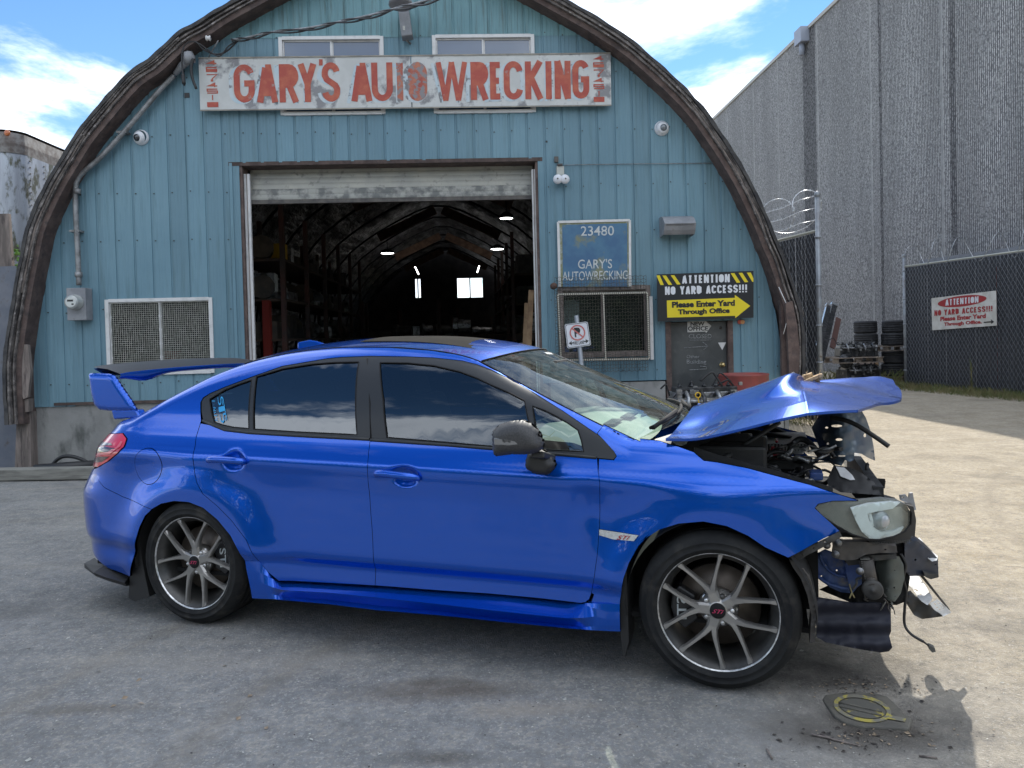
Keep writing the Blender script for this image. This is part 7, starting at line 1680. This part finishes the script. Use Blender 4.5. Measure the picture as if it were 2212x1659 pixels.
# small torn sticker at the top of the screen, wipers
q = MB(); 
def scr(w, k):                                       # point on the windscreen
    ss = lerp(s_ws_top, s_cowl, k); a = 1-(2*w-1)**2; te, ze = edge(ss); return cp(lerp(s_ws_top+.11*a, s_cowl+.17*a, k), lerp(te, CW-te, w), ze+curve_at(crz, ss)*(1-abs(2*w-1)**2.3)+.001)
random.seed(4)
for k in range(16): w = .50+k*.006; q.add([scr(w, .06+random.uniform(0, .015)), scr(w+.005, .05), scr(w+.005, .09+random.uniform(-.015, .015)), scr(w, .085)], [(0, 1, 2, 3)])
q.build('screen_sticker', M['letwhite'], CAR)
for w0, w1, k0, k1 in ((.10, .62, .985, .93), (.52, .90, .99, .90)):
    q = MB(); P = [scr(lerp(w0, w1, i/8), lerp(k0, k1, i/8))+Vector((0, 0, .018)) for i in range(9)]; q.tube(P, .008, 6); q.tube([scr(w0, 1.0)+Vector((0, 0, .02)), scr(lerp(w0, w1, .5), lerp(k0, k1, .5))+Vector((0, 0, .035))], .010, 6); q.build('wiper', M['gap'], CAR)
# ================================================================== BUCKLED BONNET AND WRECKED FRONT
rowsH = [
 ('n', [(133, 475, .11), (290, 473, .15), (500, 430, .17), (720, 375, .18), (870, 343, .20), (1000, 333, .23), (1130, 327, .29)]),
 ('c', [(150, 466, .20), (300, 452, .30), (528, 377, .32), (740, 317, .33), (862, 283, .36), (1010, 300, .40), (1190, 308, .50)]),
 ('a', [(185, 430, .42), (345, 400, .50), (540, 325, .52), (740, 258, .54), (850, 235, .56), (1020, 262, .60), (1262, 290, .72)]),
 ('b', [(235, 365, .64), (385, 325, .68), (560, 262, .70), (735, 185, .70), (846, 215, .72), (1030, 232, .76), (1345, 278, .90)]),
 ('m', [(275, 310, .86), (400, 270, .88), (560, 215, .90), (782, 139, .88), (834, 178, .90), (1035, 205, .95), (1357, 262, 1.05)])]
def catm(rows, k):
    out_ = []
    for r_ in rows: out_.append(catmull(r_, k))
    cols_ = [[r_[j] for r_ in out_] for j in range(len(out_[0]))]; cols_ = [catmull(c, k) for c in cols_]
    return [[c[i] for c in cols_] for i in range(len(cols_[0]))]
HS = []
for _, r_ in rowsH:
    HS.append([(lambda a, t: (a[0], t, a[1]))(cpt(*C_(x, y), t), t) for x, y, t in r_])
far1 = [(s, CW-t, z) for s, t, z in HS[3]]; far2 = [(s, CW-t, z) for s, t, z in HS[2]]; far3 = [(s, CW-t, z) for s, t, z in HS[1]]; far4 = [(s, CW-t, z) for s, t, z in HS[0]]
def fix(row, i, x, y, t): a = cpt(*C_(x, y), t); row[i] = (a[0], t, a[1])
fix(far1, 3, 835, 190, 1.15); fix(far1, 4, 900, 195, 1.15); fix(far1, 5, 1085, 188, 1.2); fix(far1, 6, 1352, 228, 1.22)
fix(far2, 5, 1135, 166, 1.36); fix(far2, 6, 1325, 196, 1.36); fix(far3, 5, 1195, 158, 1.5); fix(far3, 6, 1272, 168, 1.5)
far4[5] = (far4[5][0], far4[5][1], far3[5][2]-.05); far4[6] = (far4[6][0], far4[6][1], far3[6][2]-.06)
def mixr(a, b, k): return [tuple(lerp(p[i], q_[i], k) for i in range(3)) for p, q_ in zip(a, b)]
def mirr(r_): return r_
Hc = [HS[0], mixr(HS[0], HS[1], .88), HS[1], mixr(HS[1], HS[2], .14)]+HS[2:]+[far1, far2, far3, far4]
# a hard fold across the bonnet where it buckled
for r_ in Hc:
    a_ = r_[3]; k_ = r_[4]; c_ = r_[5]
    r_.insert(4, tuple(lerp(k_[i], a_[i], .16) for i in range(3))); r_.insert(6, tuple(lerp(k_[i], c_[i], .16) for i in range(3)))
HS0 = HS
Hf = catm(Hc, 6)
random.seed(8)
def hpt(p):
    s, t, z = p; f = sstep(-.25, .35, s)*sstep(.24, .7, t); r_1 = mnoise.noise((s*3.2, t*2.6, 1.)); r_2 = mnoise.noise((s*7, t*5, 4.)); z += f*(.010*(abs(r_1)-.2)+.004*(abs(r_2)-.2))
    return cp(s, t, z)
hood = thing('bonnet', None, None, tuple(cp(-.4, .9, 1.0))); hood.parent = CAR; hood.location = cp(-.4, .9, 1.)-wl(CAR); hood['label'] = 'raised and buckled bonnet'
q = MB(); q.grid([[hpt(p) for p in r_] for r_ in Hf]); q.build('bonnet_skin', M['paint'], hood, weld=True)
M['primer'] = mat('bonnet_underside', (.03, .05, .10), (.02, .025, .035), scale=5, rough=.5)
q = MB(); q.grid([[hpt((p[0], p[1], p[2]-.012)) for p in r_][::-1] for r_ in Hf]); q.build('bonnet_inner', M['primer'], hood)
# rolled edge joining skin and inner
q = MB(); e_ = [hpt(p) for p in Hf[0]]; q.grid([e_, [hpt((p[0], p[1]+.003, p[2]-.012)) for p in Hf[0]]]); e2 = [r_[-1] for r_ in Hf]; q.grid([[hpt(p) for p in e2], [hpt((p[0], p[1], p[2]-.012)) for p in e2]])
e3 = [r_[0] for r_ in Hf]; q.grid([[hpt(p) for p in e3], [hpt((p[0], p[1], p[2]-.012)) for p in e3]]); e4 = Hf[-1]; q.grid([[hpt(p) for p in e4], [hpt((p[0], p[1], p[2]-.012)) for p in e4]]); q.build('bonnet_edge', M['paint'], hood)
# generic sheet read in the picture with its own depth function
def sheet(name, px, tf, mt, holes=(), th=.004, parent=None, wav=0., step=.02, sm=True):
    pts = [cpt(p[0], p[1], tf(*p)) for p in px]
    # triangulate in picture space, then lift
    V, F = tri2d([(p[0]/400, p[1]/400) for p in px], [[(p[0]/400, p[1]/400) for p in h] for h in holes], step, step*.7)
    vs = []
    for x, y in V:
        t = tf(x*400, y*400)+wav*mnoise.noise((x*28, y*28, 2.)); s, z = cpt(x*400, y*400, t); vs.append(cp(s, t, z))
    q = MB(); F2 = [tuple(reversed(f)) for f in F]; q.add(vs, F2, sm); q.add([v+CN*th for v in vs], F, sm)
    for a, b in boundary(F): k = len(vs); q.add([vs[a], vs[b], vs[b]+CN*th, vs[a]+CN*th], [(0, 1, 2, 3)], False)
    return q.build(name, mt, parent or CAR)
c_lin = lambda x0, t0, x1, t1: (lambda x, y: t0+(t1-t0)*((x-1382.5)/.41667-x0)/(x1-x0))
def Cc(*pts): return [C_(*p_) for p_ in pts]
def slot(x, y, w, h, a=0): return [C_(x+w*math.cos(q_)*math.cos(a)-h*math.sin(q_)*math.sin(a), y+w*math.cos(q_)*math.sin(a)+h*math.sin(q_)*math.cos(a)) for q_ in np.linspace(0, 2*math.pi, 12, endpoint=False)]
M['sheetsteel'] = mat('bare_inner_panel', (.10, .14, .19), (.05, .08, .14), scale=6, rough=.35, metal=.3, coat=.4); M['crumpleblue'] = mat('dusty_blue_inner_metal', (.025, .06, .22), (.05, .09, .22), scale=9, c3=(.12, .12, .13), scale3=14, lo3=.55, hi3=.7, rough=.5)
def curl(x, y):
    cx = (x-1382.5)/.41667; return 1.0+.35*((cx-1050)/170)**2*(1 if cx < 1050 else .8)
sheet('torn_inner_panel', Cc((935, 345), (1020, 340), (1148, 330), (1172, 370), (1196, 440), (1212, 520), (1219, 592), (1180, 575), (1150, 556), (1112, 550), (1108, 590), (1085, 596), (1062, 588), (1045, 618), (1010, 610), (985, 598), (925, 588), (935, 540), (920, 500), (900, 450), (890, 420)), curl, M['sheetsteel'],
      holes=[slot(1020, 411, 28, 7), slot(1032, 482, 18, 7), slot(1166, 460, 7, 10), slot(1046, 567, 20, 5), slot(1000, 573, 12, 7, .5), slot(974, 503, 6, 6), slot(968, 420, 8, 5), slot(938, 552, 5, 5)], wav=.02)
q = MB(); P = [cp(*(lambda a, t: (a[0], t, a[1]))(cpt(*C_(x, y), t), t)) for x, y, t in ((990, 368, .75), (1050, 378, .72), (1110, 400, .7), (1170, 435, .68), (1230, 475, .66), (1290, 517, .64))]; q.tube([Vector(p_) for p_ in catmull([tuple(p_) for p_ in P], 4)], .011, 8); q.build('torn_seal_strip', M['plastic'], CAR)
def cpx(x, y, t): a = cpt(*C_(x, y), t); return cp(a[0], t, a[1])
q = MB(); q.tube([cpx(398, 606, .30), cpx(560, 497, .4), cpx(722, 392, .5)], .011, 8); q.tube([cpx(398, 606, .30), cpx(500, 538, .36)], .016, 8); q.build('bonnet_strut', M['plastic'], CAR)
# insulation and wood wedged in the scoop
wd = thing('wood_scrap', 'splintered pale wood scraps wedged in the bonnet scoop', 'wood scrap', tuple(cpx(880, 170, 1.0)))
M['splint'] = mat('splintered_wood', (.50, .36, .20), (.33, .22, .12), scale=14, st=(4, 1, 1), rough=.9, bump=.6, bscale=60)
for pts, t_ in ((((830, 170), (850, 150), (893, 136), (897, 150), (880, 170), (845, 180)), 1.0), (((840, 182), (880, 165), (935, 143), (947, 143), (940, 158), (880, 178), (848, 188)), .95), (((905, 165), (925, 160), (935, 185), (915, 195)), 1.02)):
    q = MB(); q.prism([cpx(x, y, t_) for x, y in pts], CN*.07); q.build('wood_piece', M['splint'], wd)
q = MB()
for k in range(60): a = cpx(random.uniform(850, 930), random.uniform(140, 190), random.uniform(.93, 1.1)); q.tube([a, a+Vector((random.gauss(0, .012), random.gauss(0, .012), random.gauss(0, .012)))], .0015, 3)
tag(q.build('fibres', M['splint'], wd), kind='stuff')
q = MB(); q.prism([cpx(x, y, .98) for x, y in ((782, 140), (798, 132), (822, 152), (812, 166), (796, 158))], CN*.03); q.build('scoop_lip', M['engalu'], CAR)

# ---- engine bay
M['shard'] = mat('sunlit_pale_plastic', (.70, .70, .70), (.52, .52, .52), scale=12, rough=.35)  # pale plastic; its whiteness also stands in for sunlight on torn edges
M['bayblack'] = mat('bay_black', (.014, .014, .015), (.024, .024, .026), scale=7, rough=.5)
q = MB(); q.prism([cp(s, t, .60) for s, t in ((-.5, .2), (.62, .28), (.70, .9), (.62, CW-.28), (-.5, CW-.2))], (0, 0, .02)); q.build('bay_floor', M['inner'], CAR)
sheet('inner_wing', Cc((280, 520), (400, 560), (700, 640), (1000, 730), (1000, 800), (700, 720), (400, 660), (280, 600)), lambda x, y: .22, M['bayblack'])
q = MB(); q.box(cp(-.02, .50, .84), (.22, .17, .12), (CA, CN, Vector((0, 0, 1)))); q.build('battery_box', M['bayblack'], CAR, bevel=.015)
def blk(name, x0, y0, x1, y1, t, d, mt, bev=.008):
    q = MB(); q.prism([cpx(x0, y1, t), cpx(x1, y1, t), cpx(x1, y0, t), cpx(x0, y0, t)], CN*d); return q.build(name, M[mt], CAR, bevel=bev)
blk('air_box', 352, 492, 566, 600, .42, .25, 'bayblack'); blk('fuse_box', 440, 478, 560, 500, .55, .2, 'plastic')
M['redpart'] = mat('red_bay_part', (.40, .02, .03), rough=.35, coat=.5); M['brite'] = mat('bright_metal', (.62, .62, .62), (.3, .3, .3), scale=20, rough=.3, metal=.6)
blk('intercooler', 640, 505, 880, 545, .78, .45, 'brite', .006)
for k in range(14): q = MB(); q.bar(cpx(650+k*17, 505, .776), cpx(652+k*17, 543, .776), .004, .006); q.build('cooler_fin', M['bayblack'], CAR)
for x0, y0, x1, y1, t, mt in ((528, 462, 580, 480, .8, 'brite'), (600, 475, 660, 490, .75, 'brite'), (700, 488, 716, 500, .76, 'redpart'), (678, 520, 700, 548, .74, 'redpart'), (640, 560, 745, 600, .7, 'redpart'), (760, 548, 850, 560, .72, 'brite'), (440, 455, 520, 468, .9, 'brite'), (880, 655, 950, 695, .45, 'crumpleblue'), (560, 590, 900, 640, .62, 'bayblack'), (600, 545, 700, 600, .8, 'engdark')):
    blk('bay_part', x0, y0, x1, y1, t, .10, mt, .006)
random.seed(17)
for k in range(30):
    x0 = random.uniform(560, 960); y0 = random.uniform(520, 680); t_ = random.uniform(.4, .75); pts = [(x0, y0, t_)]
    for j in range(3): x0 += random.uniform(10, 70); y0 += random.uniform(-25, 28); pts.append((x0, y0, t_+random.uniform(-.05, .05)))
    q = MB(); q.tube([Vector(p_) for p_ in catmull([tuple(cpx(*p_)) for p_ in pts], 4)], random.choice((.004, .006, .010)), 6); q.build('bay_hose', M[random.choice(('hose', 'hose', 'hose', 'engalu', 'bayblack'))], CAR)
q = MB(); q.tube([Vector(p_) for p_ in catmull([tuple(cpx(*p_)) for p_ in ((770, 565, .55), (790, 510, .56), (830, 480, .58), (880, 500, .56), (930, 560, .5))], 5)], .014, 8); q.build('bay_hose', M['hose'], CAR)
q = MB(); q.bar(cpx(520, 432, 1.1), cpx(780, 480, 1.0), .03, .03); q.bar(cpx(620, 400, 1.3), cpx(830, 485, 1.2), .03, .03); q.build('strut_brace', M['plastic'], CAR)
# black duct box with sunlight painted on as a pale ragged patch
sheet('intake_duct', Cc((1005, 615), (1080, 625), (1150, 655), (1215, 705), (1255, 770), (1180, 765), (1040, 755), (975, 720), (970, 690)), lambda x, y: .50+((y-748.8)/.41667-615)*-.0012, M['plastic'], wav=.012)
sheet('sunlit_duct_patch', Cc((1015, 622), (1060, 628), (1100, 665), (1115, 690), (1090, 692), (1040, 672), (1030, 650)), lambda x, y: .49+((y-748.8)/.41667-615)*-.0012, M['shard'], wav=.004)
q = MB(); q.tube([cpx(1178, 612, .75), cpx(1176, 640, .75), cpx(1188, 685, .75)], .009, 7); q.tube([cpx(1174, 612, .75), cpx(1186, 606, .75)], .008, 6); q.build('latch_hook', M['plastic'], CAR)
q = MB()
for k in range(9): q.bar(cpx(1190+k*3, 684+k*4, .8), cpx(1262+random.uniform(-8, 12), 690+k*5, .78), .006, .008)
tag(q.build('broken_grille_ribs', M['plastic'], CAR), kind=None)
sheet('radiator_support', Cc((1100, 765), (1150, 745), (1200, 770), (1260, 775), (1330, 795), (1260, 800), (1130, 800)), lambda x, y: .42, M['plastic'], wav=.01, th=.05)
q = MB(); q.lathe([(.012, 0), (.016, .03), (.012, .05), (0, .05)], cpx(1150, 765, .42), (0, 0, 1), CA, 12); q.build('filler_cap', M['plastic'], CAR)
# radiator core facing forwards
q = MB(); q.prism([cp(.62, .35, .35), cp(.62, CW-.35, .35), cp(.62, CW-.35, .80), cp(.62, .35, .80)], CA*.04); q.build('radiator', M['engdark'], CAR)

# ---- headlight
hl_px = Cc((902, 835), (926, 813), (1000, 798), (1130, 797), (1250, 786), (1330, 796), (1380, 820), (1407, 868), (1404, 918), (1372, 960), (1312, 986), (1240, 1002), (1180, 999), (1100, 974), (1020, 930), (950, 884))
def ht(x, y):
    cx = (x-1382.5)/.41667; u = (cx-900)/508; return .075+.10*u+.17*u**3
HL = thing('headlight', None, None, tuple(cpx(1150, 900, .15))); HL.parent = CAR; HL.location = cpx(1150, 900, .15)-wl(CAR)
sheet('light_housing', hl_px, lambda x, y: ht(x, y)+.055, mat('smoked_housing', (.16, .17, .17), (.22, .22, .21), scale=5, rough=.3), parent=HL, th=.03)
chrome = mat('headlight_reflector', (.48, .46, .42), (.36, .35, .33), scale=7, rough=.35, coat=.5); M['frost'] = mat('frosted_light_guide', (.85, .86, .88), rough=.3, coat=.5)
sheet('reflector_bowl', Cc((1170, 860), (1260, 838), (1350, 830), (1395, 870), (1392, 915), (1355, 950), (1270, 968), (1220, 960), (1190, 920)), lambda x, y: ht(x, y)+.045, chrome, parent=HL)
sheet('light_guide', Cc((1092, 838), (1180, 815), (1300, 804), (1350, 808), (1310, 840), (1220, 856), (1180, 866), (1190, 905), (1215, 940), (1250, 962), (1310, 960), (1368, 935), (1345, 972), (1240, 996), (1190, 995), (1150, 960), (1118, 900)), lambda x, y: ht(x, y)+.022, M['frost'], parent=HL, th=.02)
q = MB(); q.lathe([(0, .035), (.02, .033), (.036, .02), (.042, 0), (.045, -.02)], cpx(1238, 898, ht(*C_(1238, 898))+.045), -CN+CA*.5, CA, 24); q.build('projector_lens', mat('projector', (.30, .32, .34), rough=.05, coat=1, spec=1), HL)
blk2 = sheet('light_divider', Cc((1183, 868), (1200, 866), (1215, 928), (1200, 930)), lambda x, y: ht(x, y)+.03, M['frost'], parent=HL, th=.02)
sheet('lens_cover', hl_px, lambda x, y: ht(x, y), glass('headlight_lens', (.86, .90, .90), gloss=(.95, .98, 1), ior=1.4, dirt=.035), parent=HL, th=.001, step=.012)
q = MB(); q.tube([cpx(cx_, cy_, ht(*C_(cx_, cy_))-.001) for cx_, cy_ in ((902, 835), (926, 813), (1000, 798), (1130, 797))], .004, 5); q.tube([cpx(cx_, cy_, ht(*C_(cx_, cy_))-.001) for cx_, cy_ in ((1407, 868), (1404, 918), (1372, 960), (1312, 986), (1240, 1002), (1180, 999), (1100, 974), (1020, 930), (950, 884), (902, 835))], .004, 5); q.build('lens_seal', M['gap'], HL)
# ---- broken structure under and before the headlight
L_ = c_lin
M['dustblack'] = mat('dusty_black_metal', (.022, .023, .025), (.05, .048, .045), scale=8, rough=.6); M['brownblack'] = mat('dusty_bracket', (.05, .045, .042), (.085, .075, .068), scale=9, rough=.65); M['navy'] = mat('navy_crash_beam', (.010, .017, .035), (.02, .026, .042), scale=5, rough=.45)
sheet('headlight_bracket', Cc((1180, 1002), (1310, 988), (1375, 962), (1408, 920), (1410, 860), (1380, 820), (1418, 830), (1432, 900), (1425, 985), (1380, 1010), (1300, 1030), (1200, 1022)), L_(1180, .22, 1430, .34), M['plastic'], th=.05)
for k in range(16): q = MB(); x = 1205+k*13; q.bar(cpx(x, 1012-k*.8, .215+k*.006), cpx(x+6, 1026-k*.8, .215+k*.006), .003, .006); q.build('bracket_rib', M['dustblack'], CAR)
sheet('fender_edge_liner', Cc((768, 1096), (900, 1026), (1035, 958), (1048, 985), (960, 1035), (880, 1075), (800, 1120)), lambda x, y: .075, M['dustblack'], wav=.01, holes=[slot(900, 1045, 5, 4), slot(960, 1015, 7, 5), slot(840, 1080, 5, 4)])
sheet('arch_liner_remains', Cc((772, 1100), (812, 1122), (850, 1160), (885, 1215), (903, 1280), (913, 1400), (906, 1530), (880, 1538), (888, 1400), (868, 1290), (835, 1205), (790, 1140)), lambda x, y: .06, M['brownblack'], wav=.012, th=.10)
sheet('inner_arch_panel', Cc((862, 1108), (900, 1082), (960, 1050), (1010, 1070), (1060, 1110), (1078, 1180), (1090, 1278), (1040, 1272), (985, 1248), (930, 1205), (890, 1160)), lambda x, y: .36, M['crumpleblue'], wav=.02, holes=[slot(960, 1135, 6, 5), slot(1020, 1160, 5, 5), slot(940, 1190, 5, 4)])
q = MB(); q.tube([Vector(p_) for p_ in catmull([tuple(cpx(x, y, .35)) for x, y in ((880, 1110), (915, 1180), (970, 1225), (1040, 1250), (1082, 1255))], 5)], .008, 6); q.build('panel_bead', M['crumpleblue'], CAR)
q = MB(); q.tube([Vector(p_) for p_ in catmull([tuple(cpx(x, y, .35)) for x, y in ((930, 1080), (960, 1140), (1010, 1180), (1070, 1195))], 5)], .006, 6); q.build('panel_bead', M['crumpleblue'], CAR)
sheet('blue_bracket', Cc((1060, 1120), (1150, 1110), (1150, 1230), (1130, 1245), (1100, 1280), (1085, 1250)), lambda x, y: .33, M['crumpleblue'], wav=.012)
sheet('upper_arm_bracket', Cc((998, 1012), (1020, 1003), (1060, 1012), (1160, 1012), (1240, 1022), (1330, 1035), (1335, 1068), (1240, 1070), (1170, 1078), (1120, 1105), (1062, 1108), (1012, 1098), (998, 1075), (1002, 1045)), lambda x, y: .22, M['brownblack'], wav=.012, th=.04, holes=[slot(1030, 1018, 6, 6), slot(1018, 1075, 6, 6), slot(1272, 1052, 7, 4)])
sheet('lower_arm_bracket', Cc((1062, 1108), (1180, 1082), (1330, 1076), (1330, 1100), (1220, 1110), (1180, 1125), (1080, 1135)), lambda x, y: .25, M['dustblack'], wav=.012, th=.03)
for x, y in ((1027, 1018), (1014, 1076), (1140, 1165), (968, 1030)): q = MB(); q.lathe([(0, .012), (.008, .012), (.009, .004), (.015, .003), (.016, 0)], cpx(x, y, .205), -CN, CA, 12); q.build('bolt', M['engalu'], CAR)
# horn with ribs and disc
M['hornm'] = mat('dusty_horn_metal', (.17, .17, .16), (.10, .10, .095), scale=14, rough=.6, metal=.3)
for k in range(11): q = MB(); y = 1102+k*10; q.prism([cpx(1143+k*2.2, y, .21), cpx(1192+k*2.0, y-3, .21), cpx(1193+k*2.0, y+3, .21), cpx(1144+k*2.2, y+4, .21)], CN*.05); q.build('horn_fin', M['hornm'], CAR)
q = MB(); q.tube([cpx(1170, 1100, .235), cpx(1192, 1215, .235)], .030, 8); q.tube([cpx(1192, 1205, .225), cpx(1205, 1245, .20)], .022, 8); q.build('horn_body', M['brownblack'], CAR)
q = MB(); q.lathe([(0, .018), (.008, .018), (.010, .012), (.02, .014), (.024, .010), (.034, .012), (.040, .004), (.040, -.01), (.02, -.02)], cpx(1206, 1260, .20), -CN, CA, 30); q.build('horn_disc', M['dustblack'], CAR)
sheet('washer_tank', Cc((1228, 1090), (1290, 1078), (1345, 1090), (1366, 1130), (1372, 1200), (1352, 1280), (1322, 1322), (1290, 1318), (1250, 1275), (1240, 1200), (1222, 1140)), lambda x, y: .34-.07*math.exp(-(((x-1382.5)/.41667-1300)/60)**2), mat('dusty_green_tank', (.075, .085, .075), (.05, .055, .05), scale=6, rough=.6), wav=.01, holes=[slot(1318, 1250, 5, 6), slot(1280, 1262, 4, 4), slot(1320, 1160, 4, 3)])
sheet('dark_backing', Cc((1040, 1000), (1380, 1010), (1400, 1200), (1380, 1320), (1330, 1340), (1100, 1330), (930, 1260), (1060, 1200)), lambda x, y: .46, M['inner'], wav=.02)
sheet('crash_tube', Cc((1372, 1015), (1400, 1000), (1440, 1010), (1500, 1055), (1545, 1100), (1548, 1195), (1505, 1204), (1470, 1188), (1400, 1190), (1372, 1160)), L_(1372, .42, 1548, .56), M['navy'], wav=.01, th=.12, holes=[slot(1428, 1105, 6, 6), slot(1495, 1098, 4, 6), slot(1533, 1130, 4, 5)])
sheet('sunlit_torn_beam_skin', Cc((1382, 1012), (1432, 998), (1450, 990), (1468, 1012), (1502, 1052), (1544, 1086), (1540, 1108), (1515, 1114), (1490, 1096), (1470, 1060), (1440, 1036), (1405, 1026)), lambda x, y: .37+((x-1382.5)/.41667-1372)*.0008+(1115-(y-748.8)/.41667)*.0027, M['shard'], wav=.02)  # torn beam top, the sunlight on it put into the pale colour
sheet('crash_tube_lower_lip', Cc((1470, 1170), (1500, 1178), (1548, 1180), (1549, 1196), (1508, 1206), (1480, 1195)), L_(1372, .39, 1548, .52), M['dustblack'], th=.08)
sheet('broken_grille_plate', Cc((1382, 1190), (1400, 1172), (1422, 1166), (1446, 1190), (1478, 1238), (1516, 1300), (1510, 1318), (1490, 1340), (1462, 1322), (1440, 1300), (1420, 1262), (1390, 1232)), lambda x, y: .42+(1340-(y-748.8)/.41667)*.0022, M['shard'], wav=.015, holes=[slot(1432, 1262, 14, 5, .4), slot(1416, 1282, 6, 5), slot(1455, 1285, 6, 4, .6)])
for k in range(26): q = MB(); t_ = k/25; x = lerp(1438, 1590, t_); y = lerp(1168, 1352, t_); q.prism([cpx(x, y, .55), cpx(x+22-6*t_, y+10, .57), cpx(x+20-6*t_, y+15, .57), cpx(x, y+5, .55)], CN*.04); q.build('grille_tooth', M['plastic'], CAR)
sheet('grille_mesh_corner', Cc((1500, 1330), (1545, 1312), (1590, 1352), (1614, 1378), (1570, 1400), (1530, 1372)), L_(1500, .5, 1614, .56), M['shard'], holes=[slot(1530, 1335, 8, 3, .6), slot(1548, 1330, 8, 3, .6), slot(1540, 1352, 8, 3, .6), slot(1560, 1346, 8, 3, .6), slot(1556, 1364, 8, 3, .6), slot(1572, 1358, 6, 3, .6)])
sheet('broken_lower_grille', Cc((1384, 1290), (1410, 1280), (1440, 1310), (1500, 1345), (1570, 1398), (1530, 1404), (1462, 1412), (1420, 1392), (1388, 1342)), L_(1380, .45, 1570, .52), M['plastic'], wav=.02, th=.04)
sheet('lower_tray', Cc((912, 1300), (1100, 1330), (1240, 1330), (1300, 1345), (1302, 1475), (1292, 1500), (1308, 1560), (1290, 1580), (1245, 1586), (1100, 1562), (960, 1532), (915, 1505)), lambda x, y: .30+.013*math.sin((y-748.8)/.41667*.06), mat('crinkled_navy_liner', (.012, .014, .028), (.022, .024, .040), scale=6, rough=.6), wav=.007, th=.01)
sheet('upper_lamp_bracket', Cc((1345, 772), (1378, 768), (1392, 786), (1396, 760), (1414, 758), (1420, 790), (1432, 845), (1420, 850), (1402, 815), (1372, 806), (1350, 796)), L_(1345, .40, 1430, .42), mat('grey_lamp_bracket', (.30, .31, .33), (.18, .18, .19), scale=9, rough=.5), wav=.008, th=.015, holes=[slot(1362, 782, 5, 4)])
q = MB(); q.tube([Vector(p_) for p_ in catmull([tuple(cpx(*p_)) for p_ in ((1352, 1075, .33), (1378, 1130, .33), (1366, 1200, .34), (1380, 1270, .36), (1372, 1360, .36), (1372, 1440, .36), (1405, 1490, .34), (1470, 1530, .32))], 5)], .006, 6); q.build('dangling_wire', M['plastic'], CAR)
q = MB(); q.prism([cpx(x, y, .30) for x, y in ((1500, 1550), (1528, 1562), (1534, 1582), (1515, 1586), (1498, 1568))], CN*.03); q.build('wire_connector', M['hornm'], CAR); q = MB(); q.tube([cpx(1470, 1530, .32), cpx(1500, 1552, .31)], .004, 5); q.build('wire_end', M['plastic'], CAR)
random.seed(44)
for k in range(14):
    x = random.uniform(1090, 1360); y = random.uniform(1180, 1320); pts = [(x, y, random.uniform(.25, .33))]
    for j in range(3): x += random.uniform(-25, 25); y += random.uniform(5, 30); pts.append((x, y, random.uniform(.25, .33)))
    q = MB(); q.tube([Vector(p_) for p_ in catmull([tuple(cpx(*p_)) for p_ in pts], 4)], random.choice((.002, .003, .005)), 5); q.build('loose_wire', M[random.choice(('plastic', 'brownblack', 'hornm'))], CAR)
q = MB(); q.tube([cpx(1085, 1230, .3), cpx(1098, 1275, .29), cpx(1112, 1302, .28)], .003, 5); q.tube([cpx(1098, 1275, .29), cpx(1086, 1305, .28)], .003, 5); q.build('loose_wire', mat('tan_wire', (.35, .30, .15), rough=.5), CAR)
# cowl
q = MB(); rows = []
for s, z in ((s_cowl+.02, zt(s_cowl)-.02), (s_cowl+.16, zt(s_cowl)-.05), (s_cowl+.20, zt(s_cowl)-.12)): rows.append([cp(s+.22*(1-(2*w-1)**2), lerp(.17, CW-.17, w), z+.03*(1-(2*w-1)**2)) for w in np.linspace(0, 1, 20)])
q.grid(rows); q.build('cowl_panel', M['plastic'], CAR)
sheet('torn_cowl_corner', Cc((165, 490), (235, 476), (252, 482), (240, 505), (215, 515), (190, 510)), lambda x, y: .20, mat('grey_torn_cowl', (.32, .33, .31), rough=.6), wav=.01)
